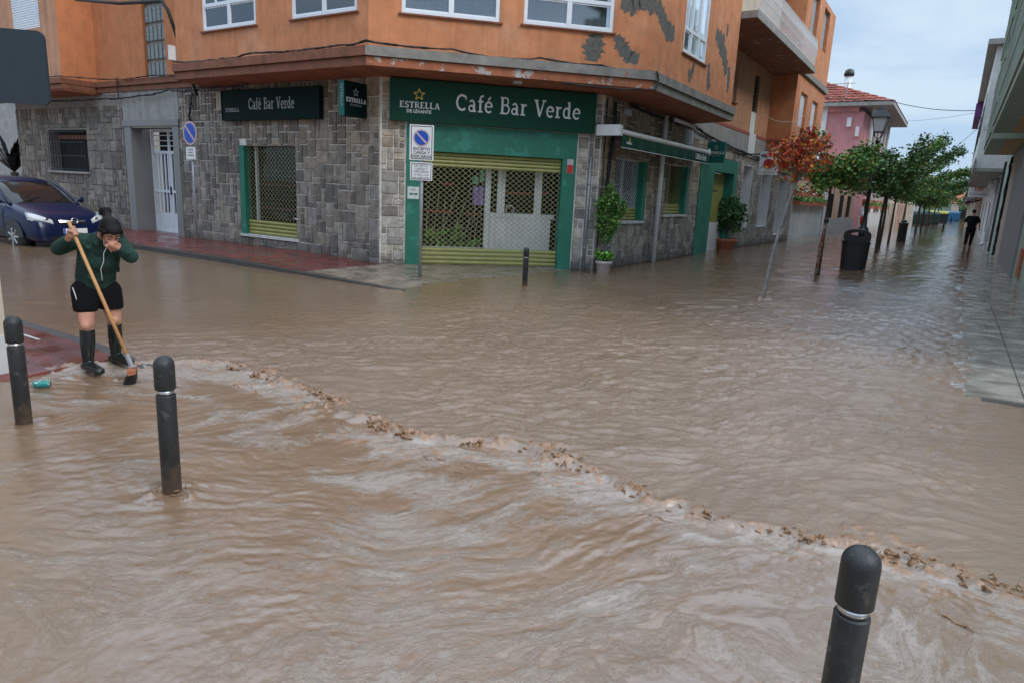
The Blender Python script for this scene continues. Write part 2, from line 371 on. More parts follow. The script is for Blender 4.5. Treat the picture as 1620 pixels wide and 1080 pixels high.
# pavement tiles
def tilemat(name, c1, c2, joint, sx, sy, jw=.03, rough=.35, ang=-TH):
    m, nt, b = newmat(name); L = nt.links.new
    geo = nd(nt, "ShaderNodeNewGeometry"); mp = nd(nt, "ShaderNodeMapping"); mp.inputs["Rotation"].default_value = (0, 0, ang + math.pi / 2 * 0)
    mp.inputs["Rotation"].default_value = (0, 0, TH)
    L(geo.outputs["Position"], mp.inputs[0])
    br = nd(nt, "ShaderNodeTexBrick"); br.offset = 0.0; br.inputs["Scale"].default_value = 1; br.inputs["Brick Width"].default_value = sx; br.inputs["Row Height"].default_value = sy
    br.inputs["Mortar Size"].default_value = jw * min(sx, sy); br.inputs["Color1"].default_value = (*c1, 1); br.inputs["Color2"].default_value = (*c2, 1); br.inputs["Mortar"].default_value = (*joint, 1)
    L(mp.outputs[0], br.inputs[0])
    n1 = nd(nt, "ShaderNodeTexNoise", Scale=3, Detail=7); L(geo.outputs["Position"], n1.inputs["Vector"])
    mr = nd(nt, "ShaderNodeMapRange"); mr.inputs[1].default_value = .3; mr.inputs[2].default_value = .7; mr.inputs[3].default_value = .65; mr.inputs[4].default_value = 1.3; L(n1.outputs["Fac"], mr.inputs[0])
    mm = nd(nt, "ShaderNodeMix", data_type='RGBA', blend_type='MULTIPLY'); mm.inputs[0].default_value = 1; L(br.outputs[0], mm.inputs[6]); L(mr.outputs[0], mm.inputs[7])
    L(mm.outputs[2], b.inputs["Base Color"])
    mr2 = nd(nt, "ShaderNodeMapRange"); mr2.inputs[1].default_value = .4; mr2.inputs[2].default_value = .6; mr2.inputs[3].default_value = rough * .5; mr2.inputs[4].default_value = rough * 1.5; L(n1.outputs["Fac"], mr2.inputs[0]); L(mr2.outputs[0], b.inputs["Roughness"])
    bp = nd(nt, "ShaderNodeBump", Strength=.3, Distance=.005); L(br.outputs["Fac"], bp.inputs["Height"]); bp.invert = True; L(bp.outputs[0], b.inputs["Normal"])
    return m
M['redtile'] = tilemat("red_paving", (.16, .035, .03), (.1, .022, .02), (.09, .05, .045), .2, .2, .05, .3)
M['tantile'] = tilemat("tan_paving", (.24, .19, .145), (.2, .16, .125), (.1, .08, .065), .2, .2, .05, .35)
M['greyslab'] = tilemat("grey_slabs", (.28, .26, .22), (.24, .225, .19), (.09, .08, .07), .8, .6, .015, .22)
M['kerb'] = pm("kerb_stone", (.05, .047, .043), .5, .3, 6, bump=.3)
M['asphalt'] = pm("muddy_asphalt", (.09, .065, .045), .7, .2, 3)
exec_text = None

# ------------------------------------------------------------------ numpy noise
_rs = np.random.RandomState(3)
_perm = _rs.permutation(1024).astype(np.int64); _perm = np.concatenate([_perm, _perm])
_ga = _rs.rand(1024) * 2 * np.pi; _gx = np.cos(_ga); _gy = np.sin(_ga)
def pn(x, y, seed=0):
    x = x + seed * 37.17; y = y + seed * 11.3
    xi = np.floor(x).astype(np.int64); yi = np.floor(y).astype(np.int64)
    xf = x - xi; yf = y - yi
    def g(ix, iy, dx, dy):
        h = _perm[(_perm[ix & 1023] + iy) & 1023]
        return _gx[h] * dx + _gy[h] * dy
    u_ = xf * xf * xf * (xf * (xf * 6 - 15) + 10); v_ = yf * yf * yf * (yf * (yf * 6 - 15) + 10)
    a = g(xi, yi, xf, yf); b = g(xi + 1, yi, xf - 1, yf); c = g(xi, yi + 1, xf, yf - 1); d = g(xi + 1, yi + 1, xf - 1, yf - 1)
    return (a + (b - a) * u_ + (c - a) * v_ + (a - b - c + d) * u_ * v_) * 1.5
def fbm(x, y, o=4, seed=0, g=.5):
    r = 0; a = 1; f = 1
    for k in range(o):
        r = r + a * pn(x * f, y * f, seed + k * 3); a *= g; f *= 2.03
    return r
def ss(a, b, x):
    t = np.clip((x - a) / (b - a), 0, 1); return t * t * (3 - 2 * t)

# ------------------------------------------------------------------ ground, pavements, flood water
g = MB(); fr0 = Fr((0, 0, 0), (1, 0, 0), (0, 1, 0))
g.quad((-900, -900, -.16), (900, -900, -.16), (900, 900, -.16), (-900, 900, -.16))
tag(g.build("ground", M['asphalt']), kind='structure', label="muddy road bed under the flood")

def sheet(name, fr, a0, a1, o0, o1, zf, mat, na=60, no=20, edge=None):
    """height sheet in a wall frame with skirts"""
    mb = MB(); A = [a0 + (a1 - a0) * i / na for i in range(na + 1)]; O = [o0 + (o1 - o0) * i / no for i in range(no + 1)]
    for a in A:
        for o in O: mb.v.append(tuple(fr.p(a, zf(a, o), o)))
    w = no + 1
    for i in range(na):
        for j in range(no): mb.f.append((i * w + j, (i + 1) * w + j, (i + 1) * w + j + 1, i * w + j + 1)); mb.c.append(None)
    def sk(i1, i2):
        p, q = mb.v[i1], mb.v[i2]; mb.quad(p, q, (q[0], q[1], -.3), (p[0], p[1], -.3))
    for i in range(na): sk(i * w, (i + 1) * w); sk(i * w + no, (i + 1) * w + no)
    for j in range(no): sk(j, j + 1); sk(na * w + j, na * w + j + 1)
    return tag(mb.build(name, mat), kind='structure')
def z_left(a, o):
    t = min(1, max(0, (a + 3.6) / 5.6))
    return -.012 + .112 * t + (.055 * min(1, max(0, -o / 3)) if a < 1 else 0)
sheet("sidewalk", W1, -.15, 17, -.3, 2.12, z_left, M['redtile'], 70, 10)
sheet("corner_pavement", W1, -6.2, -.152, -6.5, 2.12, lambda a, o: z_left(a, o) - .11 * max(0, min(1, (-a - 2.5) / 1.3)) - .012 * max(0, min(1, -a / 3)), M['tantile'], 60, 40)
sheet("kerb", W1, -3.9, 17, 2.122, 2.27, lambda a, o: z_left(a, 0) - .006, M['kerb'], 60, 2)
# near left pavement under the woman
K0 = Vector((-4.05, 6.48, 0)); WK = Fr(K0, -N, -U)
sheet("near_sidewalk", WK, -.55, 9, .13, 2.6, lambda a, o: .034 - .05 * max(0, o - .62 - .1 * a) - (.05 * (-a - .1) if a < -.1 else 0), M['redtile'], 60, 20)
sheet("near_kerb", WK, -1.0, 9, 0, .128, lambda a, o: .03 - (.05 * (-a) if a < 0 else 0), M['kerb'], 30, 2)
mb = MB()
for o, a0, a1 in ((.62, .3, 3.0), (.3, .55, 3.0)):
    mb.quad(WK.p(a0, .037, o), WK.p(a1, .037, o), WK.p(a1, .037, o + .035), WK.p(a0, .037, o + .035))
tag(mb.build("road_marking", M['whitegrey']), kind='structure')
# right pavement: slabs thinly covered
def z_right(a, o):   # o = distance from wall toward the street
    return .05 - .045 * max(0, min(1, (o - .2) / .9)) - .11 * max(0, o - 1.15) - .035 * max(0, min(1, (a - 6) / 16))
WRf = Fr(SW(0, 8.3), U, -N)
sheet("right_sidewalk", WRf, -6.35, 60, -.1, 1.3, z_right, M['greyslab'], 120, 12)
mb = MB(); mb.box(WRf, -6.47, -6.352, -.2, .03, -.1, .7); mb.box(WRf, -6.47, -6.352, -.2, .006, .7, 1.05)
tag(mb.build("right_kerb", M['kerb']), kind='structure')

jump = np.array([(-3.9, 5.75), (-3.456, 6.05), (-2.859, 6.178), (-2.45, 5.95), (-2.022, 5.667), (-1.5, 5.3), (-1.182, 4.925), (-.725, 4.504), (-.184, 4.392), (.25, 4.331), (.763, 3.785), (1.191, 3.427), (1.818, 3.213), (2.181, 3.005), (2.45, 2.78), (3.6, 2.0), (6, .9)])
def build_water():
    na, nr = 1250, 1500
    az = np.linspace(R(-66), R(66), na); rr = .75 * np.exp(np.linspace(0, math.log(320 / .75), nr))
    A_, R_ = np.meshgrid(az, rr); x = (np.sin(A_) * R_).ravel(); y = (np.cos(A_) * R_).ravel(); dist = R_.ravel()
    near = dist < 14
    # signed distance to the jump
    sd = np.full(x.shape, -9.0); xs = x[near]; ys = y[near]
    wob = .10 * pn(xs * 1.7, ys * 1.7, 5) + .05 * pn(xs * 5, ys * 5, 6)
    X = xs + wob; Y = ys + wob
    best = np.full(xs.shape, 1e9); sg = np.zeros(xs.shape); along = np.zeros(xs.shape); L0 = 0
    for (a, b) in zip(jump[:-1], jump[1:]):
        d = b - a; l = np.hypot(*d); d = d / l
        t = np.clip((X - a[0]) * d[0] + (Y - a[1]) * d[1], 0, l)
        qx = X - a[0] - d[0] * t; qy = Y - a[1] - d[1] * t; dd = np.hypot(qx, qy)
        m = dd < best; best[m] = dd[m]; sg[m] = np.sign(d[0] * qy - d[1] * qx)[m] * -1; along[m] = (L0 + t)[m]; L0 += l
    s_ = best * np.where(sg == 0, 1, sg); s_[(xs < -3.95)] = np.where(ys[xs < -3.95] < 5.6, .8, -.8)
    sd[near] = s_; al = np.zeros(x.shape); al[near] = along
    down = ss(-.02, .10, sd)
    # flow coordinates
    wx = fbm(x * .55, y * .55, 3, 11); wy = fbm(x * .55, y * .55, 3, 17)
    th = R(197)
    ca, sa = math.cos(th), math.sin(th)
    fa = x * ca + y * sa + .3 * wx; fb = -x * sa + y * ca + .34 * wy + .05 * fbm(x * 2.2, y * 2.2, 3, 19)
    # street coordinates
    sx = (x - C2.x) * U.x + (y - C2.y) * U.y; wv = (x - C2.x) * N.x + (y - C2.y) * N.y
    # upstream chop : elongated crests
    rightness = ss(-1.8, 1.6, wv + .15 * fbm(x * .4, y * .4, 2, 3)) * (1 - ss(7.0, 8.3, wv))
    fade = np.clip(1.2 - dist / 60, .25, 1)
    amp = (.0015 + .0112 * rightness) * np.maximum(fade, .45)
    ang = R(12); px = x * math.cos(ang) + y * math.sin(ang) + .25 * wx; py = -x * math.sin(ang) + y * math.cos(ang) + .25 * wy
    mixs = ss(-.5, .5, pn(px * .5, py * .7, 32)); chop = .9 * fbm(px * 4.2, py * 8.0, 3, 21, .62) * (.5 + .7 * mixs) + .8 * (1 - np.abs(pn(px * 3.4, py * 7.6, 31)) * 2) * (1.1 - .6 * mixs) + .9 * pn(px * 1.3, py * 2.4, 36) + .3 * (1 - np.abs(pn(px * 9, py * 17, 34)) * 2) * np.clip(1.4 - dist / 9, 0, 1)
    hu = amp * chop
    hu += .004 * fbm(px * .9, py * 1.8, 2, 33) * (dist < 40) + (.0003 + .0008 * rightness) * fbm(px * 11, py * 20, 3, 35, .6) * np.clip(1.3 - dist / 12, 0, 1)
    farw = ss(9, 18, dist)
    hu = hu * (1 - .75 * farw) + farw * amp * 1.7 * (fbm(px * 1.0, py * 1.7, 3, 25, .6)) 
    # chevron standing waves near the right kerb
    cz = np.exp(-((wv - 6.3) / .7) ** 2) * np.exp(-((sx + 2.5) / 3.0) ** 2)
    hu += .005 * cz * np.sin((sx * 1.0 + wv * 1.6) * 13 + 2.5 * wx)
    # downstream: streaky turbulent
    st = fbm(fa * 2.0, fb * 4.4, 4, 41, .58)
    hd = .0024 * st + .005 * fbm(x * 1.8, y * 1.8, 3, 47) - .02 + .0017 * fbm(fa * 5, fb * 8, 4, 48, .6) + .0014 * (1 - np.abs(pn(fa * 4.6, fb * 10, 49)) * 2) + .0012 * fbm(x * 17, y * 17, 2, 50)
    hd += .004 * (1 - np.abs(pn(fa * 2.4, fb * 8, 51)) * 2.2) * np.exp(-np.maximum(sd, 0) / 2.2)
    # gutter between pavement shore: keep it flat near the walls
    h = hu * (1 - down) + hd * down
    h = h * (1 - .8 * ss(6.9, 7.5, wv))
    # ridge
    broken = .35 + .65 * ss(-.25, .3, pn(al * 1.1, al * 0 + .5, 61))
    lump = np.maximum(0, fbm(al * 5.5 + .3 * wx, sd * 13, 3, 71, .6) * .6 + fbm(x * 8, y * 8, 3, 72, .6) * .7 + .14)
    lump2 = np.maximum(0, 1 - np.abs(pn(x * 15, y * 15, 73)) * 2.6)
    rid = np.exp(-((sd - .02) / .055) ** 2) * broken
    rid2 = np.exp(-((sd - .22) / .16) ** 2) * broken
    wild = ss(-.4, .4, pn(x * .8, y * .8, 77))
    h += rid * (.012 + .04 * lump * (.45 + .55 * lump2)) + rid2 * .026 * (lump * .8 + lump2 * .25) * (.4 + .6 * wild)
    # side boil left (around px 400-560)
    for bx, by, br, bh in ((-2.15, 5.85, .22, .035), (-1.45, 5.15, .2, .03), (.3, 4.33, .12, .03), (2.0, 3.12, .25, .03)):
        q = np.exp(-((x - bx) ** 2 + (y - by) ** 2) / br ** 2); h += q * bh * lump * (.3 + lump2)
        rid = np.maximum(rid, q * .8)
    # wakes round obstacles
    obs = [(4.509, 12.19, .06, .05), (7.401, 16.685, .05, .05), (-1.848, 3.473, .085, .016), (-3.33, 4.392, .085, .012), (9.3, 18.9, .3, .03), (1.030, 1.765, .06, .02), (-3.62, 5.6, .1, .01), (-3.17, 5.45, .12, .02)]
    wake = np.zeros(x.shape)
    for ox, oy, orad, oh in obs:
        d = np.hypot(x - ox, y - oy); q = np.exp(-((d - orad - .03) / .06) ** 2)
        h += q * oh * (.3 + lump); wake = np.maximum(wake, q * (oh > .02))
    crest = np.clip(rid * ss(.12, .55, lump) * (.4 + lump2) + .7 * rid2 * ss(.45, .9, lump * (.5 + lump2)) + .9 * wake * lump, 0, 1)
    foam_sheen = down * (ss(-.5, .7, .6 * st + .7 * fbm(x * .9, y * .9, 3, 81)) * (.55 + .6 * np.exp(-np.maximum(sd, 0) / 1.2)) + .8 * rid2)  # pale streaks: part foam, part sky reflection put into the colour
    foam_sheen *= 1 - .45 * ss(2.4, 3.8, sd)
    foam_sheen = np.clip(foam_sheen + .5 * wake, 0, 1)
    h = np.where(dist > 60, h * .4, h)
    me = bpy.data.meshes.new("flood_water"); nv = na * nr
    me.vertices.add(nv); co = np.stack([x, y, h], 1).astype(np.float32); me.vertices.foreach_set("co", co.ravel())
    i = np.arange(nr - 1)[:, None] * na + np.arange(na - 1)[None, :]; i = i.ravel()
    q = np.stack([i, i + na, i + na + 1, i + 1], 1).astype(np.int32)
    me.loops.add(q.size); me.loops.foreach_set("vertex_index", q.ravel())
    me.polygons.add(len(q)); me.polygons.foreach_set("loop_start", np.arange(0, q.size, 4, dtype=np.int32))
    me.polygons.foreach_set("use_smooth", np.ones(len(q), dtype=bool))
    me.update(calc_edges=True); me.flip_normals() if me.polygons[0].normal.z < 0 else None
    for nm, ar in (("foam_sheen", foam_sheen), ("crest", crest), ("fa", fa), ("fb", fb), ("distance", sx + 14), ("rough", down * .04 + rightness * (1 - down))):
        at = me.attributes.new(nm, 'FLOAT', 'POINT'); at.data.foreach_set("value", ar.astype(np.float32))
    m, nt, b = newmat("muddy_water"); L = nt.links.new
    def at(n):
        a = nd(nt, "ShaderNodeAttribute"); a.attribute_name = n; return a.outputs["Fac"]
    geo = nd(nt, "ShaderNodeNewGeometry")
    cv = nd(nt, "ShaderNodeCombineXYZ"); L(at("fa"), cv.inputs[0]); L(at("fb"), cv.inputs[1])
    def noise(vec, sc_, scale, det, rough=.6, dist=0):
        mp = nd(nt, "ShaderNodeMapping"); mp.inputs["Scale"].default_value = sc_; L(vec, mp.inputs[0])
        n_ = nd(nt, "ShaderNodeTexNoise", Scale=scale, Detail=det, Roughness=rough, Distortion=dist); L(mp.outputs[0], n_.inputs["Vector"]); return n_.outputs["Fac"]
    def mr(v, a, b_, c, d):
        k = nd(nt, "ShaderNodeMapRange"); k.inputs[1].default_value = a; k.inputs[2].default_value = b_; k.inputs[3].default_value = c; k.inputs[4].default_value = d; L(v, k.inputs[0]); return k.outputs[0]
    def ma(op, a, b_):
        k = nd(nt, "ShaderNodeMath", operation=op)
        for j, v in enumerate((a, b_)):
            if isinstance(v, (int, float)): k.inputs[j].default_value = v
            else: L(v, k.inputs[j])
        return k.outputs[0]
    def mixc(f, a, b_):
        k = nd(nt, "ShaderNodeMix", data_type='RGBA'); L(f, k.inputs[0])
        for j, v in ((6, a), (7, b_)):
            if isinstance(v, tuple): k.inputs[j].default_value = (*v, 1)
            else: L(v, k.inputs[j])
        return k.outputs[2]
    silt = noise(geo.outputs["Position"], (1, 1, 1), .7, 6, .6, .6)
    base = mixc(mr(silt, .3, .7, 0, 1), (.182, .116, .069), (.222, .148, .093))
    # foam threshold
    fn = noise(cv.outputs[0], (1.0, 2.3, 1), 4.2, 12, .72, .35)
    fn2 = noise(geo.outputs["Position"], (1, 1, 1), 26, 5, .6, .3)
    rdg = ma('SUBTRACT', 1, ma('MULTIPLY', ma('ABSOLUTE', ma('SUBTRACT', fn, .5), 0), 5.5))
    fnb = noise(cv.outputs[0], (1.0, 1.8, 1), 1.6, 6, .6, .2)
    fo = ma('ADD', ma('MULTIPLY', at("foam_sheen"), .38), ma('ADD', ma('MULTIPLY', rdg, .30), ma('ADD', ma('MULTIPLY', fnb, .5), ma('MULTIPLY', ma('SUBTRACT', fn2, .5), .3))))
    ff = ma('MULTIPLY', mr(fo, .65, .88, 0, .8), mr(at("foam_sheen"), .02, .15, 0, 1))
    c1 = mixc(ff, base, (.30, .25, .208))  # streak colour covers foam and painted-in sky reflection alike
    bub = nd(nt, "ShaderNodeTexVoronoi", Scale=9.0); mpb = nd(nt, "ShaderNodeMapping"); mpb.inputs["Scale"].default_value = (1, 1.5, 1); L(cv.outputs[0], mpb.inputs[0]); L(mpb.outputs[0], bub.inputs["Vector"])
    spk = ma('MULTIPLY', mr(bub.outputs["Distance"], .10, .22, 1, 0), mr(noise(geo.outputs["Position"], (1, 1, 1), 3, 3), .54, .62, 0, .5))
    c1 = mixc(ma('MULTIPLY', spk, mr(at("foam_sheen"), .02, .15, 0, 1)), c1, (.32, .275, .235))
    c2 = mixc(mr(at("crest"), .06, .3, 0, .9), c1, (.26, .13, .055))
    L(c2, b.inputs["Base Color"])
    b.inputs["IOR"].default_value = 2.0; b.inputs["Specular IOR Level"].default_value = .5
    L(ma('ADD', ma('ADD', .025, ma('MULTIPLY', at("crest"), .5)), ma('MULTIPLY', ff, .5)), b.inputs["Roughness"])
    w1 = noise(geo.outputs["Position"], (1, 2.0, 1), 13, 8, .7, .3)
    w2 = noise(cv.outputs[0], (1, 2.0, 1), 16, 8, .72, .3)
    w1 = ma('MULTIPLY', w1, mr(at("distance"), 8, 20, 1, .35))
    hgt = ma('ADD', ma('MULTIPLY', w1, ma('ADD', .2, ma('MULTIPLY', at("rough"), 1.3))), ma('MULTIPLY', w2, ma('ADD', .2, 0)))
    hgt = ma('ADD', hgt, ma('MULTIPLY', ff, .4))
    bp = nd(nt, "ShaderNodeBump", Strength=1.0, Distance=.0095); L(hgt, bp.inputs["Height"]); L(bp.outputs[0], b.inputs["Normal"])
    me.materials.append(m)
    o = bpy.data.objects.new("flood_water", me); COL.objects.link(o)
    tag(o, "brown muddy flood water running down the street", kind='structure')
build_water()

# churned brown froth thrown up along the jump: one countless mass
def froth():
    rnd = random.Random(12); mb = MB(); P = [Vector((x, y, 0)) for x, y in jump[2:-1]]
    cum = [0]
    for a, b in zip(P[:-1], P[1:]): cum.append(cum[-1] + (b - a).length)
    def at(t):
        for k in range(len(P) - 1):
            if t <= cum[k + 1]: d = (P[k + 1] - P[k]).normalized(); return P[k] + d * (t - cum[k]), d
        return P[-1], (P[-1] - P[-2]).normalized()
    hot = [(.75, .1, 1.0), (1.0, .05, 1.1), (1.75, .12, .9), (2.5, .1, 1.0), (2.75, .06, 1.1), (3.2, .1, .8), (3.75, .12, 1.5), (3.95, .1, 1.3), (4.5, .15, .8), (5.0, .12, .8), (5.45, .1, 1.0), (5.9, .2, 1.1), (6.25, .2, 1.2)]
    hot = [(a, b * .65, c) for a, b, c in hot] + [(rnd.uniform(.3, cum[-1]), .045, rnd.uniform(.25, .7)) for _ in range(15)]
    for t0, wd, st in hot:
        for _ in range(int(14 + 26 * st)):
            p, d = at(max(0, rnd.gauss(t0, wd))); q = Vector((d.y, -d.x, 0)); p = p + q * rnd.gauss(.015, .022 + .014 * st) + Z * (rnd.uniform(-.022, .006) + .018 * st * rnd.random() ** 2)
            L = rnd.uniform(.012, .05); dr = (d * rnd.uniform(.3, 1) + q * rnd.uniform(-.7, .7) + Z * rnd.uniform(-.25, .5)).normalized(); r_ = rnd.uniform(.003, .0085) * (.8 + .35 * st)
            m_ = p + dr * L * .5 + Z * rnd.uniform(0, .012); mb.cap(p, r_, m_, r_ * rnd.uniform(.6, 1.2), 7); mb.cap(m_, r_ * .9, p + dr * L - Z * rnd.uniform(0, .012), r_ * .4, 7)
            if rnd.random() < .4: mb.ball(m_ + Vector([rnd.gauss(0, .01) for _ in range(3)]), r_ * rnd.uniform(.7, 1.3), 8, 6)
    # trailing strands behind the front
    for _ in range(34):
        t0 = rnd.uniform(.2, cum[-1]); p, d = at(t0); q = Vector((d.y, -d.x, 0)); p = p + q * rnd.uniform(.06, .5) - Z * .016; pts = [p]
        for k in range(rnd.randint(3, 8)): pts.append(pts[-1] + d * rnd.uniform(.012, .035) + q * rnd.gauss(0, .012) + Z * rnd.gauss(0, .003))
        rr = rnd.uniform(.003, .0065)
        for a, b in zip(pts[:-1], pts[1:]): mb.cap(a, rr * rnd.uniform(.5, 1.2), b, rr * rnd.uniform(.5, 1.2), 6)
    # splashes at the foot of the sapling, the stake and the nearer bollard
    for cx_, cy_, sp, n_ in ((4.509, 12.19, .13, 60), (7.4, 16.68, .14, 40), (-1.848, 3.473, .07, 9), (1.03, 1.765, .07, 10), (9.28, 18.7, .4, 50)):
        for _ in range(n_):
            a = rnd.uniform(0, 6.28); rr = sp * rnd.uniform(.75, 1.15); p = Vector((cx_ + rr * math.cos(a), cy_ + rr * math.sin(a), rnd.uniform(-.01, .012 + .12 * sp * rnd.random()))); k = .7 + sp * 3
            mb.cap(p, .004 * k, p + Vector((-math.sin(a), math.cos(a), .1)) * .03 * k, .006 * k, 6)
    o = blob(mb, "brown_froth", M['froth'], None, .0045, 1, .4)
    return tag(o, "ragged brown froth thrown up where the flood drops over the kerb", kind='stuff')
M['froth'] = pm("muddy_froth", (.25, .14, .072), .4, .4, 30, bump=.5, bscale=140, spec=.4)
froth()

# ------------------------------------------------------------------ lettering
def ribbon(mb, fr, pts, w, o0, o1, mapf):
    """flat-sided stroke of width w along 2-D points, extruded from o0 to o1"""
    P = [Vector((p[0], p[1])) for p in pts]; Lf = []; Rt = []
    for k, p in enumerate(P):
        if k == 0: d = P[1] - p
        elif k == len(P) - 1: d = p - P[-2]
        else: d = (P[k + 1] - p).normalized() + (p - P[k - 1]).normalized()
        d.normalize(); q = Vector((-d.y, d.x)) * (w[k] if isinstance(w, list) else w) / 2
        Lf.append(p + q); Rt.append(p - q)
    for k in range(len(P) - 1):
        mb.quad(*[mapf(v, o1) for v in (Rt[k], Rt[k + 1], Lf[k + 1], Lf[k])])
        mb.quad(*[mapf(*v) for v in ((Lf[k], o0), (Lf[k], o1), (Lf[k + 1], o1), (Lf[k + 1], o0))])
        mb.quad(*[mapf(*v) for v in ((Rt[k], o0), (Rt[k + 1], o0), (Rt[k + 1], o1), (Rt[k], o1))])
    mb.quad(*[mapf(*v) for v in ((Rt[0], o0), (Rt[0], o1), (Lf[0], o1), (Lf[0], o0))])
    mb.quad(*[mapf(*v) for v in ((Rt[-1], o0), (Lf[-1], o0), (Lf[-1], o1), (Rt[-1], o1))])
def arc(cx_, cy_, rx, ry, a0, a1, n=14):
    return [(cx_ + rx * math.cos(R(a0 + (a1 - a0) * i / n)), cy_ + ry * math.sin(R(a0 + (a1 - a0) * i / n))) for i in range(n + 1)]
S_, T_, H_ = .15, .085, .085       # stem, thin, serif
GL = {
 'C': (.78, [(arc(.43, .5, .33, .43, 48, 312), .13), ([(.70, .66), (.70, .9)], .06)]),
 'a': (.6, [([(.42, .0), (.42, .48)], .14), (arc(.27, .46, .15, .2, 0, 150), .1), (arc(.24, .2, .155, .165, 20, 340), .1), ([(.38, .04), (.56, .04)], H_)]),
 'f': (.42, [([(.2, 0), (.2, .8)], .14), (arc(.34, .8, .14, .16, 180, 60), .1), ([(.04, .64), (.4, .64)], H_), ([(.05, .04), (.36, .04)], H_)]),
 'e': (.6, [(arc(.31, .33, .22, .3, 5, 315), .115), ([(.1, .36), (.53, .36)], .075)]),
 'B': (.72, [([(.18, 0), (.18, 1)], .15), ([(.04, .96), (.4, .96)] + arc(.42, .745, .15, .215, 90, -90, 8)[1:] + [(.2, .53)], .09), ([(.2, .535), (.44, .53)] + arc(.46, .285, .175, .245, 90, -90, 8)[1:] + [(.04, .04)], .092)]),
 'r': (.5, [([(.18, 0), (.18, .68)], .14), ([(.05, .64), (.2, .64)], H_), ([(.04, .04), (.36, .04)], H_), (arc(.36, .42, .16, .2, 165, 60, 6), .11)]),
 'V': (.8, [([(.14, .98), (.42, .02)], .15), ([(.42, .02), (.69, .98)], .09), ([(.02, .96), (.3, .96)], H_), ([(.56, .96), (.84, .96)], H_)]),
 'd': (.66, [([(.46, 0), (.46, 1)], .14), (arc(.28, .33, .19, .29, 50, 310), .11), ([(.34, .96), (.46, .96)], H_), ([(.44, .04), (.62, .04)], H_)]),
 'E': (.72, [([(.18, 0), (.18, 1)], .19), ([(.03, .94), (.62, .94)], .11), ([(.2, .5), (.48, .5)], .1), ([(.03, .06), (.65, .06)], .11), ([(.6, .74), (.6, .99)], .06), ([(.63, 0), (.63, .27)], .06)]),
 'S': (.68, [(arc(.34, .73, .22, .21, 30, 270, 9) + arc(.34, .27, .24, .23, 90, -150, 9)[1:], .15), ([(.56, .7), (.56, .98)], .06), ([(.09, .02), (.09, .32)], .06)]),
 'T': (.74, [([(.37, 0), (.37, 1)], .19), ([(.04, .94), (.7, .94)], .11), ([(.22, .05), (.52, .05)], .1), ([(.06, .7), (.06, .98)], .06), ([(.68, .7), (.68, .98)], .06)]),
 'R': (.8, [([(.18, 0), (.18, 1)], .19), ([(.03, .94), (.4, .94)] + arc(.42, .73, .17, .21, 90, -90, 8)[1:] + [(.2, .51)], .11), ([(.42, .5), (.68, .02)], .16), ([(.03, .05), (.34, .05)], .1), ([(.6, .05), (.8, .05)], .1)]),
 'L': (.68, [([(.18, 0), (.18, 1)], .19), ([(.03, .94), (.34, .94)], .11), ([(.03, .06), (.6, .06)], .11), ([(.6, 0), (.6, .3)], .06)]),
 'A': (.84, [([(.14, .02), (.4, .98)], .1), ([(.4, .98), (.7, .02)], .18), ([(.22, .32), (.6, .32)], .09), ([(.01, .05), (.28, .05)], .1), ([(.54, .05), (.84, .05)], .1)]),
}
def words(fr, tr, P0, text, size, o0, o1, mat, name, parent, gap=.06, stretch=1.0, arch=0):
    """slab-serif lettering. P0 = world point of the baseline start, tr = reading direction"""
    mb = MB(); x = 0; eps = 0
    for ch in text:
        if ch == ' ': x += .42; continue
        acc = ch == 'é'; wd, strokes = GL['e' if acc else ch]
        strokes = list(strokes)
        if acc: strokes.append(([(.27, .74), (.42, .94)], .1))
        for pts, w in strokes:
            eps += .0003
            def mf(v, o, x=x): return P0 + tr * ((x + v[0]) * size * stretch) + Z * (v[1] * size) + fr.n * o
            ribbon(mb, fr, pts, w, o0, o1 + (eps % .004), mf)
        x += wd + gap
    return mb.build(name, mat, parent), x * size * stretch
def text(P0, tr, nrm, body, size, mat, name, parent, ext=.002, align='LEFT', bold=0, sx=1.0, upv=None):
    cu = bpy.data.curves.new("t", 'FONT'); cu.body = body; cu.size = size; cu.extrude = ext; cu.align_x = align; cu.offset = bold; cu.resolution_u = 3
    o = bpy.data.objects.new("t", cu); COL.objects.link(o)
    me = bpy.data.meshes.new_from_object(o.evaluated_get(bpy.context.evaluated_depsgraph_get()))
    bpy.data.objects.remove(o); bpy.data.curves.remove(cu)
    upv = upv or Z
    P = P0 + nrm * ext
    me.transform(Matrix(((tr.x * sx, upv.x, nrm.x, P.x), (tr.y * sx, upv.y, nrm.y, P.y), (tr.z * sx, upv.z, nrm.z, P.z), (0, 0, 0, 1))))
    me.name = name; me.materials.clear()
    return link_mesh(name, me, mat, parent)
def star(fr, tr, P, r, w, o, mat, parent, name="star"):
    mb = MB(); pts = []
    for k in range(10):
        rad = r if k % 2 == 0 else r * .42; a = R(90 + 36 * k)
        pts.append((rad * math.cos(a), rad * math.sin(a)))
    for k in range(10):
        def mf(v, oo): return P + tr * v[0] + Z * v[1] + fr.n * oo
        ribbon(mb, fr, [pts[k], pts[(k + 1) % 10]], w, o, o + .004 + .0004 * k, mf)
    return mb.build(name, mat, parent)
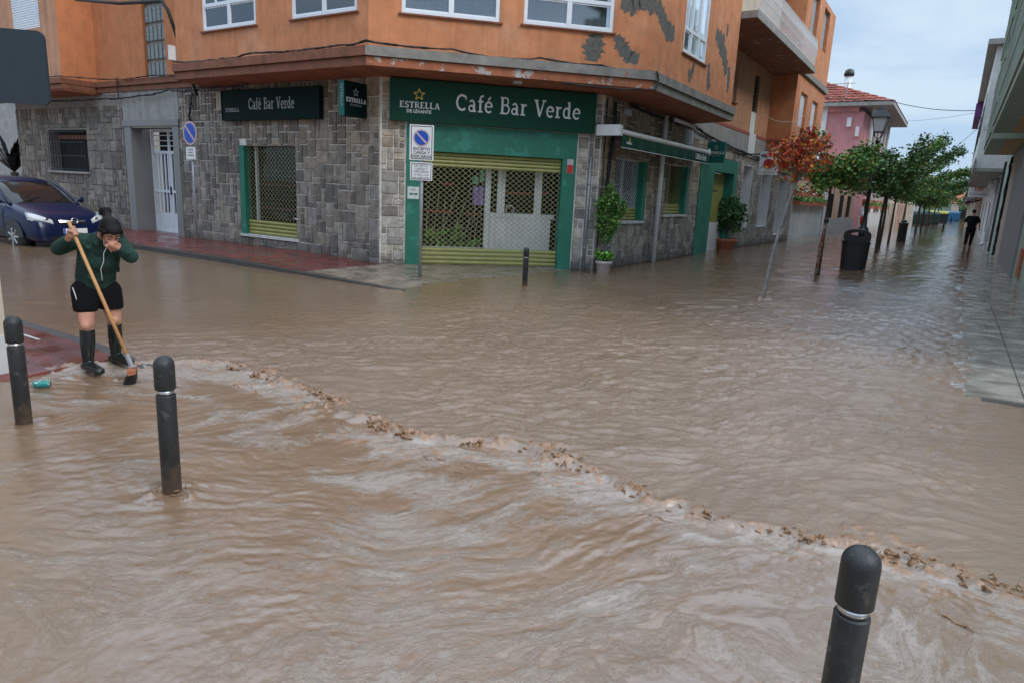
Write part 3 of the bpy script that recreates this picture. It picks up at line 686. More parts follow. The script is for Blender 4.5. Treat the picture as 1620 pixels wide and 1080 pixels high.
def beer_logo(fr, tr, P, wdt, o, parent, mstar='gold', mtxt='letter'):
    """star, name and place under it; P = centre of the name's baseline"""
    size = wdt / 6.4
    star(fr, tr, P + Z * size * 2.15, size * .95, size * .17, o, M[mstar], parent)
    words(fr, tr, P - tr * wdt / 2, "ESTRELLA", size, o, o + .004, M[mtxt], "lettering", parent, gap=.06, stretch=1.06)
    text(P - Z * size * .75 + fr.n * o, tr, fr.n, "DE LEVANTE", size * .72, M[mtxt], "lettering", parent, .002, 'CENTER', size * .02)

# ------------------------------------------------------------------ stonework
def stones(mb, fr, a0, a1, z0, z1, holes, cell=.135, o=.004, th=.02, dark=1.0, seed=1, brown=None, gap=.0105, sizes=None):
    rnd = random.Random(seed)
    na = max(1, round((a1 - a0) / cell)); nz = max(1, round((z1 - z0) / cell)); ca = (a1 - a0) / na; cz = (z1 - z0) / nz
    occ = [[False] * nz for _ in range(na)]
    ja = [a0 + ca * i + (rnd.uniform(-.018, .018) if 0 < i < na else 0) for i in range(na + 1)]
    jz = [z0 + cz * i + (rnd.uniform(-.014, .014) if 0 < i < nz else 0) for i in range(nz + 1)]
    sizes = sizes or [(1, 1)] * 3 + [(2, 1)] * 4 + [(1, 2)] * 5 + [(2, 2)] * 6 + [(2, 3)] * 5 + [(3, 2)] * 3 + [(1, 3)] * 3 + [(3, 3)] * 1
    order = [(i, j) for j in range(nz) for i in range(na)]
    for i, j in order:
        if occ[i][j]: continue
        for _ in range(8):
            w, h = rnd.choice(sizes)
            if i + w <= na and j + h <= nz and not any(occ[i + p][j + q] for p in range(w) for q in range(h)): break
        else: w = h = 1
        for p in range(w):
            for q in range(h): occ[i + p][j + q] = True
        x0, x1, y0, y1 = ja[i], ja[i + w], jz[j], jz[j + h]
        k = rnd.uniform(.6, 1.45) * dark
        br = (brown(x0, y0) if brown else 0) + .12
        t = rnd.uniform(-.05, .05)
        col = (k * (1 + t + .22 * br), k * (1 + .04 * br), k * (1 - t * .8 - .18 * br + rnd.uniform(-.02, .06)))
        # clip against the openings
        rects = [(x0, x1, y0, y1)]
        for hx0, hx1, hy0, hy1 in holes:
            new = []
            for r_ in rects:
                p0, p1, q0, q1 = r_
                if p1 <= hx0 or p0 >= hx1 or q1 <= hy0 or q0 >= hy1: new.append(r_); continue
                c = [(p0, min(p1, hx0), q0, q1), (max(p0, hx1), p1, q0, q1), (p0, p1, q0, min(q1, hy0)), (p0, p1, max(q0, hy1), q1)]
                c = [v for v in c if v[1] - v[0] > .03 and v[3] - v[2] > .03]
                if c: new.append(max(c, key=lambda v: (v[1] - v[0]) * (v[3] - v[2])))
            rects = new
        for p0, p1, q0, q1 in rects:
            e = rnd.uniform(0, .006)
            i0 = len(mb.v); gg = gap
            jit = lambda: rnd.uniform(-.004, .004)
            A = [(p0 + gg + jit(), q0 + gg + jit()), (p1 - gg + jit(), q0 + gg + jit()), (p1 - gg + jit(), q1 - gg + jit()), (p0 + gg + jit(), q1 - gg + jit())]
            b = .012; B = [(A[0][0] + b, A[0][1] + b), (A[1][0] - b, A[1][1] + b), (A[2][0] - b, A[2][1] - b), (A[3][0] + b, A[3][1] - b)]
            mb.v += [tuple(fr.p(x, z, o - .004)) for x, z in A]; mb.v += [tuple(fr.p(x, z, o + th + e)) for x, z in B]
            mb.f.append((i0 + 4, i0 + 5, i0 + 6, i0 + 7)); mb.c.append(col)
            for q in range(4):
                mb.f.append((i0 + q, i0 + (q + 1) % 4, i0 + 4 + (q + 1) % 4, i0 + 4 + q)); mb.c.append(col)
def panel(mb, fr, a0, a1, z0, z1, holes, o=0, depth=.3, col=None):
    """flat wall sheet with openings and reveals going back by depth"""
    xs = sorted({a0, a1, *[min(max(h[0], a0), a1) for h in holes], *[min(max(h[1], a0), a1) for h in holes]})
    zs = sorted({z0, z1, *[min(max(h[2], z0), z1) for h in holes], *[min(max(h[3], z0), z1) for h in holes]})
    for i in range(len(xs) - 1):
        for j in range(len(zs) - 1):
            cx_, cz_ = (xs[i] + xs[i + 1]) / 2, (zs[j] + zs[j + 1]) / 2
            if any(h[0] < cx_ < h[1] and h[2] < cz_ < h[3] for h in holes): continue
            mb.quad(fr.p(xs[i], zs[j], o), fr.p(xs[i + 1], zs[j], o), fr.p(xs[i + 1], zs[j + 1], o), fr.p(xs[i], zs[j + 1], o), col)
    for h in holes:
        d = depth
        x0, x1, y0, y1 = h[:4]
        mb.quad(fr.p(x0, y0, o), fr.p(x0, y0, o - d), fr.p(x0, y1, o - d), fr.p(x0, y1, o), col)
        mb.quad(fr.p(x1, y0, o), fr.p(x1, y1, o), fr.p(x1, y1, o - d), fr.p(x1, y0, o - d), col)
        mb.quad(fr.p(x0, y1, o), fr.p(x0, y1, o - d), fr.p(x1, y1, o - d), fr.p(x1, y1, o), col)
        mb.quad(fr.p(x0, y0, o), fr.p(x1, y0, o), fr.p(x1, y0, o - d), fr.p(x0, y0, o - d), col)

cafe = thing("corner_building", C1, "orange corner building with grey stone ground floor and a green café front", "building")
# openings (a0, a1, z0, z1)
H1 = [(2.6, 4.6, .36, 2.45), (7.28, 9.35, .05, 2.88)]
H2 = [(.53, 4.2, -.1, 2.96)]
H3 = [(.8, 2.72, 1.1, 2.55), (4.15, 5.95, 1.25, 2.6), (7.15, 10.85, -.2, 2.88), (11.85, 13.2, .72, 3.02), (14.75, 16.4, .72, 3.0), (18.0, 19.9, .3, 2.85)]
mb = MB()
panel(mb, W1, 0, 9.5, -.3, 3.86, [(a, b, c, d) for a, b, c, d in H1], 0, .16)
panel(mb, W2, 0, 4.75, -.3, 3.86, H2, 0, .2)
panel(mb, W3, 0, 21.4, -.3, 3.86, H3, 0, .5)
wall = mb.build("wall", M['mortar'], cafe)
def br1(a, z): return max(0, min(1, (z - 1.6) / 1.6)) * max(0, 1 - a / 8)
mb = MB()
stones(mb, W1, .02, 9.5, .02, 3.84, H1 + [(7.0, 9.6, 2.85, 3.8)], seed=2, brown=br1, dark=.78)  # stone tint lowered here to paint in the vignetted, darker left side
mb.build("stonework", M['stone'], cafe)
mb = MB()
hz_ = [(1, 1)] * 2 + [(2, 1)] * 6 + [(2, 2)] * 6 + [(3, 2)] * 4 + [(3, 1)] * 2 + [(1, 2)] * 2
stones(mb, W2, .02, .5, .0, 3.84, [], seed=3, cell=.115, brown=br1, dark=1.3, sizes=hz_)
mb.build("stonework", M['stone'], cafe); mb = MB()
stones(mb, W2, 4.23, 4.73, .0, 3.84, [], seed=4, cell=.115, brown=br1, dark=1.15, sizes=hz_)
mb.build("stonework", M['stone'], cafe); mb = MB()
stones(mb, W2, .5, 4.23, 2.99, 3.84, [], seed=5, brown=br1)
mb.build("stonework", M['stone'], cafe)
mb = MB()
stones(mb, W3, .02, 21.35, .0, 3.84, H3 + [(6.95, 11.05, -.2, 3.05)], seed=6, brown=lambda a, z: 1.1 * max(0, min(1, (z - 1.0) / 1.2)) * max(0, 1 - a / 12), dark=.95)
mb.build("stonework", M['stone'], cafe)
# plan: offset corners of the projecting first floor
def off_corner(C, nA, nB, eA, eB):
    # point P with (P-C).nA = eA, (P-C).nB = eB
    a, b_, c, d = nA.x, nA.y, nB.x, nB.y; det = a * d - b_ * c
    return C + Vector(((eA * d - b_ * eB) / det, (a * eB - c * eA) / det, 0))
E1, E2, E3 = .86, .93, 1.15
def plan(d):   # outline of the overhang at inset d
    A0 = W1.p(5.75, 0, E1 - d); A1 = off_corner(C1, -U, NC, E1 - d, E2 - d); A2 = off_corner(C2, NC, N, E2 - d, E3 - d); A3 = W3.p(5.82 , 0, E3 - d)
    return A0, A1, A2, A3
def strip(mb, P, Q, z0, z1, z0b=None):
    mb.quad(P + Z * z0, Q + Z * z0, Q + Z * z1, P + Z * z1)
def band(mb, k, d, z0, z1, dn=None):
    """horizontal moulding of the cornice along side k between inset d and the wall; closed box-like"""
    P = plan(d); Q = plan(d + .35)
    a, b, c, e = P[k], P[k + 1], Q[k + 1], Q[k]
    mb.quad(a + Z * z0, b + Z * z0, b + Z * z1, a + Z * z1); mb.quad(a + Z * z1, b + Z * z1, c + Z * z1, e + Z * z1); mb.quad(a + Z * z0, e + Z * z0, c + Z * z0, b + Z * z0)
    if k == 0: mb.quad(a + Z * z0, a + Z * z1, e + Z * z1, e + Z * z0)
    if k == 2: mb.quad(b + Z * z0, c + Z * z0, c + Z * z1, b + Z * z1)
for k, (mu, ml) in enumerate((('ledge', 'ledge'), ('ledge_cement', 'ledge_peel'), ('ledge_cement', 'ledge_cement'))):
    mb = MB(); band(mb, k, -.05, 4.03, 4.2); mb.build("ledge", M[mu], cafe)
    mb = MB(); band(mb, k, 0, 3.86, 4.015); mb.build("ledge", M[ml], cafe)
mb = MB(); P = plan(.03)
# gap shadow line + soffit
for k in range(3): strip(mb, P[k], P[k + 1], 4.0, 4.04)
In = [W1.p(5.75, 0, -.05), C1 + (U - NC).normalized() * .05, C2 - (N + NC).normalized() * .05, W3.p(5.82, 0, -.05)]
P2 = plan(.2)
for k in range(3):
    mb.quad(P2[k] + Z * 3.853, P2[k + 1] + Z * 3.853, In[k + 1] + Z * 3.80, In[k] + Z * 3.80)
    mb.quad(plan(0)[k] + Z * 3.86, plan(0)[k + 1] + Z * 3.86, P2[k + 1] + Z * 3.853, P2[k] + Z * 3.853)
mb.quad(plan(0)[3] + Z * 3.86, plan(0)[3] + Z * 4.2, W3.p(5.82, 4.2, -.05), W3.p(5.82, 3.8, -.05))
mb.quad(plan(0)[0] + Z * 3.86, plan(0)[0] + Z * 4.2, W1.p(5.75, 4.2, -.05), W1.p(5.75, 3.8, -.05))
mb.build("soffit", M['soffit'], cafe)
# upper walls
DI = .09
PU = plan(DI); TOP = 9.9
WU1 = Fr(PU[1], -N, -U); WU2 = Fr(PU[1], CH, NC); WU3 = Fr(PU[2], U, N)
a1s = -(PU[1] - C1).dot(-N); a2s = (PU[1] - C1).dot(CH); a3s = (PU[2] - C2).dot(U)   # shifts of the local origins
LU1 = (PU[0] - PU[1]).length; LU2 = (PU[2] - PU[1]).length; LU3 = (PU[3] - PU[2]).length
def u1(a): return a + a1s
def u2(a): return a - a2s
def u3(a): return a - a3s
HU1 = [(u1(2.83), u1(4.68), 4.84, 6.2), (u1(-.12), u1(1.7), 4.84, 6.2)]
HU2 = [(u2(.36), u2(2.22), 4.84, 6.2), (u2(2.7), u2(4.53), 4.86, 6.2)]
HU3 = [(u3(1.62), u3(3.25), 4.9, 6.9)]
mb = MB(); up2 = lambda H: H + [(h[0], h[1], h[2] + 3.0, h[3] + 3.0) for h in H]
panel(mb, WU1, 0, LU1, 4.2, TOP, up2(HU1), 0, .1); panel(mb, WU2, 0, LU2, 4.2, TOP, up2(HU2), 0, .1); panel(mb, WU3, 0, LU3, 4.2, TOP, up2(HU3), 0, .1)
mb.quad(PU[3] + Z * 4.2, PU[3] + Z * TOP, W3.p(5.8, TOP, -.05), W3.p(5.8, 4.2, -.05))
mb.quad(PU[0] + Z * 4.2, PU[0] + Z * TOP, W1.p(5.75, TOP, -.05), W1.p(5.75, 4.2, -.05))
mb.build("upper_wall", M['orange'], cafe)
# recessed wall with small window and door, second projection, right part
HR = [(8.95, 9.95, 4.9, 6.12), (12.1, 12.85, 4.15, 6.15)]
mb = MB(); panel(mb, W3, 5.8, 14.7, 4.05, TOP, HR, .0, .14); mb.build("upper_wall", M['orange_pale'], cafe)
mb = MB(); mb.box(W3, 5.83, 14.7, 3.42, 4.05, -.1, .03); mb.build("plinth_band", M['concrete'], cafe)
mb = MB(); mb.box(W3, 5.83, 12.0, 4.05, 4.15, -.1, .045); mb.box(W3, 12.95, 14.72, 4.05, 4.15, -.1, .045); mb.box(W3, 14.66, 21.0, 4.05, 4.15, -.1, .935); mb.build("brick_trim", M['brick'], cafe)
WB = Fr(W3.p(14.7, 0, .9), U, N)
HB = [(1.0, 2.35, 4.75, 6.05), (3.5, 4.85, 4.75, 6.05), (1.0, 2.35, 8.1, 9.7), (3.5, 4.85, 8.1, 9.7)]
mb = MB(); panel(mb, WB, 0, 6.2, 4.15, TOP, HB, 0, .22)
mb.quad(W3.p(14.7, 4.15, 0), W3.p(14.7, 4.15, .9), W3.p(14.7, TOP, .9), W3.p(14.7, TOP, 0))
mb.quad(W3.p(20.9, 4.15, -3), W3.p(20.9, 4.15, .9), W3.p(20.9, TOP, .9), W3.p(20.9, TOP, -3))
mb.quad(W3.p(14.7, 4.15, 0), W3.p(20.9, 4.15, 0), W3.p(20.9, 4.15, .9), W3.p(14.7, 4.15, .9))
mb.build("upper_wall", M['orange'], cafe)
mb = MB(); mb.box(W3, 14.6, 21.0, 6.62, 6.85, .8, 1.0); mb.build("ledge", M['ledge_cement'], cafe)
mb = MB(); mb.box(W3, 20.9, 21.4, -.2, 4.1, -3, -.02); mb.box(W3, .5, 20.8, TOP, TOP + .1, -6, .5); mb.box(W1, .5, 5.6, TOP, TOP + .1, -3, .5); mb.build("roof_slab", M['concrete'], cafe)
for i, (a0, a1, z0, z1) in enumerate(HB):
    mb = MB(); n_ = 16
    if i < 2:
        for k in range(n_): mb.bev(WB, a0 + .04, a1 - .04, z0 + .02 + (z1 - z0 - .02) * k / n_, z0 + .02 + (z1 - z0 - .02) * (k + 1) / n_, -.12, -.1, .01)
        mb.build("roller_blind", M['pvc'], cafe)
    else:
        mb.box(WB, a0, a1, z0, z1, -.2, -.17); w_ = mb.build("window", M['dark'], cafe)
        mb = MB(); mb.box(WB, a0 + .02, a1 - .02, z0, z1, -.16, -.14); mb.build("curtain", M['curtain'], w_)
# balcony above the recess
mb = MB(); mb.box(W3, 5.83, 14.68, 6.52, 6.7, 0.01, 1.5); balc = mb.build("balcony", M['concrete'], cafe)
mb = MB(); mb.box(W3, 5.85, 14.66, 6.50, 6.517, 0.02, 1.48); mb.build("underside", M['soffit_old'], balc)
mb = MB(); nb = 74
for k in range(nb + 1):
    a = 5.95 + 8.6 * k / nb; mb.tube([W3.p(a, 6.78, 1.45), W3.p(a, 7.3, 1.49), W3.p(a, 7.62, 1.45)], .009, 5)
for z in (6.78, 7.1, 7.35, 7.62): mb.tube([W3.p(5.9, z, 1.45), W3.p(14.6, z, 1.45)], .016, 6)
for k in range(9): mb.tube([W3.p(14.6, 6.7, .1 + .16 * k), W3.p(14.6, 7.62, .1 + .16 * k)], .009, 5)
mb.tube([W3.p(14.6, 7.62, .05), W3.p(14.6, 7.62, 1.45)], .016, 6)
mb.build("railing", M['pvc'], balc)
mb = MB(); mb.box(W3, 6.0, 14.6, 6.9, 9.4, .004, .03); mb.build("upper_wall", M['cream'], cafe)
# windows in the upper walls
def pvc_window(fr, a0, a1, z0, z1, o, cols=2, trans=True):
    w = .07; mb = MB()
    mb.box(fr, a0, a1, z0, z0 + w, o, o + .05); mb.box(fr, a0, a1, z1 - w, z1, o, o + .05)
    mb.box(fr, a0, a0 + w, z0 + w, z1 - w, o, o + .05); mb.box(fr, a1 - w, a1, z0 + w, z1 - w, o, o + .05)
    zt = z0 + .5 if trans else z1
    if trans: mb.box(fr, a0 + w, a1 - w, zt, zt + .07, o, o + .048)
    for k in range(1, cols):
        c = a0 + (a1 - a0) * k / cols
        mb.box(fr, c - .05, c + .05, z0 + w, (zt if trans else z1 - w), o + .001, o + .046)
        if trans: mb.box(fr, c - .05, c + .05, zt + .07, z1 - w, o + .001, o + .046)
    # sash lips
    for k in range(cols):
        x0 = a0 + (a1 - a0) * k / cols + .055; x1 = a0 + (a1 - a0) * (k + 1) / cols - .055
        zz = zt if trans else z1 - w
        for (p, q, r, s_) in ((x0, x1, z0 + w, z0 + w + .03), (x0, x1, zz - .03, zz)):
            mb.box(fr, p, q, r, s_, o + .002, o + .03)
        if trans:
            c = (x0 + x1) / 2
            if k == 0 or cols == 2: mb.box(fr, c - .02, c + .02, zt + .072, z1 - w, o + .004, o + .04)
    fo = mb.build("window", M['pvc'], cafe)
    mb = MB(); mb.box(fr, a0 + w, a1 - w, z0 + w, z1 - w, o + .01, o + .016); mb.build("pane", M['glass'], fo)
    mb = MB(); nn = 60
    pts = [(a0 + (a1 - a0) * k / nn, .025 * math.sin(k * 1.7 + math.sin(k * .6) * 2)) for k in range(nn + 1)]
    for k in range(nn):
        if .46 < k / nn < .52 or (k / nn) > .93: continue
        mb.quad(fr.p(pts[k][0], z0, o - .12 + pts[k][1]), fr.p(pts[k + 1][0], z0, o - .12 + pts[k + 1][1]), fr.p(pts[k + 1][0], z1, o - .12 + pts[k + 1][1]), fr.p(pts[k][0], z1, o - .12 + pts[k][1]))
    mb.build("curtain", M['curtain'], fo)
    mb = MB(); mb.box(fr, a0 - .02, a1 + .02, z0 - .02, z1 + .02, o - .5, o - .45); mb.build("room_back", M['inside_wall'], fo)
    mb = MB(); mb.box(fr, a0 - .06, a1 + .06, z0 - .03, z0 + .0, -.1, .05); mb.build("sill", M['ledge'], fo)
for h in HU1: pvc_window(WU1, *h, -.06)
for h in HU2: pvc_window(WU2, *h, -.06)
for h in HU3: pvc_window(WU3, *h, -.06, 3)
# small recess window and the balcony-less door
mb = MB(); mb.box(W3, 8.97, 9.2, 4.92, 6.1, -.13, -.08); mb.box(W3, 9.2, 9.95, 4.92, 6.1, -.13, -.11); sw_ = mb.build("window", M['whitegrey'], cafe)
mb = MB(); mb.box(W3, 8.88, 10.02, 4.86, 4.9, -.1, .07); mb.build("sill", M['ledge'], sw_)
mb = MB(); mb.box(W3, 12.1, 12.85, 4.9, 6.15, -.13, -.1); d_ = mb.build("door", M['dark'], cafe)
mb = MB(); mb.box(W3, 12.1, 12.85, 4.15, 4.9, -.13, -.02); mb.box(W3, 12.02, 12.93, 3.3, 4.15, .0, .05); mb.build("lower_panel", M['white'], d_)
mb = MB()
for k in range(9): mb.tube([W3.p(12.12, 4.95 + .13 * k, -.06), W3.p(12.83, 5.05 + .13 * k, -.06)], .02, 4)
mb.build("grille", M['black'], d_)
# cement repairs on the render
def patch(fr, pts, w, name="cement_patch", o=.003, seed=0):
    rnd = random.Random(seed); mb = MB(); P = []
    n_ = 34
    # brush a thick ragged stroke through the points as one outline
    Lf, Rt = [], []; seg = []
    for (p, q) in zip(pts[:-1], pts[1:]):
        for k in range(n_): t = k / n_; seg.append((p[0] + (q[0] - p[0]) * t, p[1] + (q[1] - p[1]) * t, p[2] + (q[2] - p[2]) * t))
    seg.append(pts[-1])
    for k, s_ in enumerate(seg):
        a = seg[max(0, k - 1)]; b = seg[min(len(seg) - 1, k + 1)]; d = Vector((b[0] - a[0], b[1] - a[1])).normalized(); nn = Vector((-d.y, d.x))
        e = 1 if 0 < k < len(seg) - 1 else .2
        wl = 1.22 + .22 * math.sin(k * .37 + seed) + .12 * math.sin(k * 1.1 + seed * 2); wr = 1.22 + .22 * math.sin(k * .31 + seed * 3) + .12 * math.sin(k * .9 + seed); Lf.append(Vector(s_[:2]) + nn * s_[2] * e * wl * rnd.uniform(.78, 1.2)); Rt.append(Vector(s_[:2]) - nn * s_[2] * e * wr * rnd.uniform(.78, 1.2))
    for k in range(len(seg) - 1):
        mb.quad(fr.p(*Rt[k], o), fr.p(*Rt[k + 1], o), fr.p(*Lf[k + 1], o), fr.p(*Lf[k], o))
    for X in (Lf, Rt):
        for k in range(len(seg) - 1): mb.quad(fr.p(*X[k], o), fr.p(*X[k + 1], o), fr.p(*X[k + 1], .0), fr.p(*X[k], .0))
    return mb.build(name, M['patch'], cafe)
A_ = lambda a: u2(a)
patch(WU2, [(A_(4.13), 4.3, .1), (A_(4.15), 4.52, .17), (A_(4.2), 4.76, .13), (A_(4.2), 4.82, .08)], 0, seed=1)
patch(WU2, [(A_(4.62), 4.83, .06), (A_(4.75), 4.62, .11), (A_(4.92), 4.45, .1), (A_(5.13), 4.42, .09)], 0, seed=2)
patch(WU2, [(A_(4.66), 5.45, .12), (A_(4.9), 5.42, .13), (A_(5.05), 5.5, .1), (LU2 - .01, 5.42, .12)], 0, seed=3)
patch(WU3, [(.02, 5.5, .12), (.4, 5.3, .15), (.75, 5.12, .14), (1.15, 5.15, .12)], 0, seed=4)
patch(WU3, [(u3(2.45), 4.82, .05), (u3(2.4), 4.6, .06), (u3(2.15), 4.45, .12)], 0, seed=5)
patch(WU3, [(u3(3.55), 5.0, .05), (u3(3.6), 4.6, .1), (u3(3.7), 4.4, .12)], 0, seed=6)
patch(WU3, [(u3(3.85), 5.75, .12), (u3(4.4), 5.6, .2), (u3(4.9), 5.2, .14), (u3(5.0), 4.95, .12)], 0, seed=7)
patch(WU3, [(u3(5.25), 5.2, .07), (u3(5.3), 4.9, .1), (u3(5.3), 4.55, .06)], 0, seed=8)
patch(WU3, [(u3(4.72), 6.15, .06), (u3(4.75), 5.85, .06)], 0, seed=9)
# cable bundles
def cable(pts, r, parent=None, name="cable", seed=0, sag=.0, wob=.02, strands=1, mat='cable'):
    rnd = random.Random(seed); mb = MB()
    for s_ in range(strands):
        out = []
        for (p, q) in zip(pts[:-1], pts[1:]):
            p = Vector(p); q = Vector(q); k_ = max(4, int((q - p).length * 6))
            for k in range(k_):
                t = k / k_; v = p.lerp(q, t) - Z * (sag * 4 * t * (1 - t)) + Vector([rnd.uniform(-wob, wob) for _ in range(3)]); out.append(v)
        out.append(Vector(pts[-1])); mb.tube(out, r, 5)
    return mb.build(name, M[mat], parent, True)
Q = plan(-.01)
cable([Q[0] + Z * 4.26, Q[0].lerp(Q[1], .3) + Z * 4.22, Q[0].lerp(Q[1], .45) + Z * 4.27, Q[0].lerp(Q[1], .9) + Z * 4.25, Q[1] + Z * 4.28, Q[1].lerp(Q[2], .28) + Z * 4.27, Q[1].lerp(Q[2], .45) + Z * 4.2, Q[1].lerp(Q[2], .58) + Z * 4.26, Q[1].lerp(Q[2], .8) + Z * 4.22, Q[2] + Z * 4.2], .012, cafe, "cable_bundle", 3, .03, .014, 4)
Q2 = plan(-.08)
cable([Q2[2] + Z * 4.2, Q2[2] + U * .12 + Z * 4.05, Q2[2] + Z * 3.84, Q2[2] - CH * .8 + Z * 3.8, Q2[2] - CH * 2.0 + Z * 3.82], .012, cafe, "cable_bundle", 4, .0, .012, 3)
cable([W3.p(1.2, 3.74, .12), W3.p(4, 3.7, .1), W3.p(5.9, 3.72, .1), W3.p(9, 3.5, .1), W3.p(14, 3.36, .1), W3.p(21, 3.2, .1)], .02, cafe, "cable_bundle", 5, .03, .03, 4)
cable([W2.p(4.8, 3.75, .06), W2.p(4.83, 2.0, .05), W2.p(4.8, 0.1, .05)], .012, cafe, "cable_bundle", 5, 0, .008, 2)
cable([W3.p(.35, 3.7, .1), W3.p(.3, 3.2, .14), W3.p(.38, 2.6, .08), W3.p(.3, 1.6, .06)], .03, cafe, "cable_bundle", 6, 0, .03, 3)
cable([W3.p(14.7, 5.0, 1.3), W3.p(13.9, 4.7, .9), W3.p(12.8, 4.9, .2)], .012, cafe, "hose", 6, .1, .01, 1, 'cream')
# pipes
mb = MB(); mb.tube([W2.p(4.52, .02, .05), W2.p(4.52, 2.5, .05)], .032, 10); mb.tube([W2.p(4.52, 2.5, .05), W2.p(4.52, 3.8, .05)], .012, 6)
for z in (.5, 1.2, 1.9, 2.45): mb.tube([W2.p(4.52, z, .05), W2.p(4.52, z + .03, .05)], .04, 10)
mb.tube([W2.p(4.25, 1.85, .06), W2.p(4.9, 1.87, .06)], .012, 6)
mb.build("drainpipe", M['galv'], cafe, True)
mb = MB(); mb.tube([W3.p(3.35, -.1, .16), W3.p(3.35, 2.95, .16), W3.p(3.35, 3.75, .16)], .062, 14); mb.tube([W3.p(3.6, 3.68, .3), W3.p(5.2, 3.66, .3)], .05, 10); mb.build("drainpipe", M['white'], cafe, True)
# louvred vents
for a0, a1, z0, z1, mt in ((1.95, 2.55, 3.25, 3.68, 'cream'), (5.25, 5.9, 3.16, 3.62, 'white')):
    mb = MB(); mb.box(W3, a0, a1, z0, z1, .0, .035)
    v_ = mb.build("vent", M[mt], cafe); mb = MB()
    for k in range(9):
        zz = z0 + .03 + (z1 - z0 - .06) * k / 9
        mb.quad(W3.p(a0 + .04, zz, .07), W3.p(a1 - .04, zz, .07), W3.p(a1 - .04, zz + .04, .037), W3.p(a0 + .04, zz + .04, .037))
    mb.build("louvre", M[mt], v_)
mb = MB(); mb.box(W3, 1.0, 1.3, 3.5, 3.64, .03, .1); mb.build("junction_box", M['whitegrey'], cafe)
mb = MB(); mb.box(W2, 2.6, 2.78, 3.8, 3.87, .5, .62); mb.build("soffit_lamp", M['whitegrey'], cafe)

# roller grille of bent wire
def grille(fr, a0, a1, z0, z1, o, pw=.135, ph=.12, r=.0045, name="wire_grille", parent=None, solid_t=.25, solid_b=.3, wiremat='wire'):
    mb = MB(); na = max(2, round((a1 - a0) / (pw / 2)) // 1); pw2 = (a1 - a0) / na
    zb = z0 + solid_b; zt = z1 - solid_t; nz = max(2, round((zt - zb) / (ph / 2))); hh = (zt - zb) / nz
    for i in range(na):
        pts = []
        for j in range(nz + 1):
            x = a0 + pw2 * i + (pw2 * .93 if (i + j) % 2 else pw2 * .07); z = zb + hh * j
            if 0 < j < nz: pts += [fr.p(x, z - hh * .12, o), fr.p(x, z + hh * .12, o)]
            else: pts.append(fr.p(x, z, o))
        mb.tube(pts, r, 3, False)
    gro = mb.build(name, M[wiremat], parent)
    mb = MB()
    def slats(za, zc):
        # one band of ribbed slats
        n_ = max(1, round((zc - za) / .085)); h_ = (zc - za) / n_
        for k in range(n_):
            q0, q1 = za + h_ * k, za + h_ * (k + 1)
            prof = [(q0 + .004, o - .012), (q0 + .01, o + .006), ((q0 + q1) / 2, o + .016), (q1 - .01, o + .006), (q1 - .004, o - .012)]
            for (zz0, o0), (zz1, o1) in zip(prof[:-1], prof[1:]):
                mb.quad(fr.p(a0, zz0, o0), fr.p(a1, zz0, o0), fr.p(a1, zz1, o1), fr.p(a0, zz1, o1))
    if solid_b: slats(z0, zb); mb.build("slats", M['olive'], gro)
    mb = MB()
    if solid_t: slats(zt, z1); mb.build("slats", M['olive'], gro)
    return gro
# green café front on the chamfer
mb = MB()
panel(mb, W2, .53, 4.2, -.1, 2.96, [(.87, 3.89, .02, 2.42)], .03, .22); mb.build("green_surround", M['green'], cafe)
sh = grille(W2, .875, 3.885, .06, 2.415, -.08, .13, .105, r=.0065, parent=cafe, solid_t=.3, solid_b=.36)
mb = MB(); mb.box(W2, .875, 3.885, .0, .055, -.2, -.04); mb.build("threshold", M['granite'], cafe)
# the shop inside
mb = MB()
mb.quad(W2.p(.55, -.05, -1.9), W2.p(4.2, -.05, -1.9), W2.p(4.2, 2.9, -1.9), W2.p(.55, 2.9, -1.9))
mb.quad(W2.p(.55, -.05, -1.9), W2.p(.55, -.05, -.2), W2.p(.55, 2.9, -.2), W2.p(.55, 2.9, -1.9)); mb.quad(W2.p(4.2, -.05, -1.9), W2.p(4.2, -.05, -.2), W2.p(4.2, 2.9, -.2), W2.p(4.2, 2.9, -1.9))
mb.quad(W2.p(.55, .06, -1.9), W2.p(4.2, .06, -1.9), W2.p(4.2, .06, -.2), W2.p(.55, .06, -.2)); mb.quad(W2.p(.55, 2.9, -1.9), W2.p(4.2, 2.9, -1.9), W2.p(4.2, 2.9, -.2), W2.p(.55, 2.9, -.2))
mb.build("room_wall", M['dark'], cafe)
mb = MB(); mb.box(W2, 2.27, 2.4, .1, 2.3, -.42, -.34); mb.box(W2, 2.55, 2.72, 1.2, 2.3, -.42, -.35); mb.box(W2, 3.4, 3.56, 1.2, 2.3, -.42, -.35); mb.box(W2, 2.4, 3.88, 1.1, 1.2, -.42, -.35)
door = mb.build("door", M['white'], cafe)
mb = MB(); mb.box(W2, 2.41, 3.8, .1, 1.098, -.41, -.36); mb.build("lower_panel", M['white'], door)
mb = MB(); mb.tube([W2.p(2.76, 1.2, -.33)] + [W2.p(2.84 + .09 * math.cos(R(t)), 1.28 + .09 * math.sin(R(t)), -.3) for t in range(160, -70, -20)], .014, 6); mb.build("handle", M['steel'], door, True)
mb = MB(); mb.box(W2, .9, 2.26, .1, .42, -.45, -.38); mb.build("sill_box", M['whitegrey'], cafe)
mb = MB()
mb = None
for a0, a1, z in ((1.0, 1.6, 1.15), (1.9, 2.25, 1.12), (1.35, 1.6, 1.75), (2.75, 3.38, 1.62), (3.6, 3.8, 1.65)):
    mb = MB(); mb.box(W2, a0, a1, z, z + .045, -.6, -.58); mb.build("red_shelf", M['shelf'], cafe)
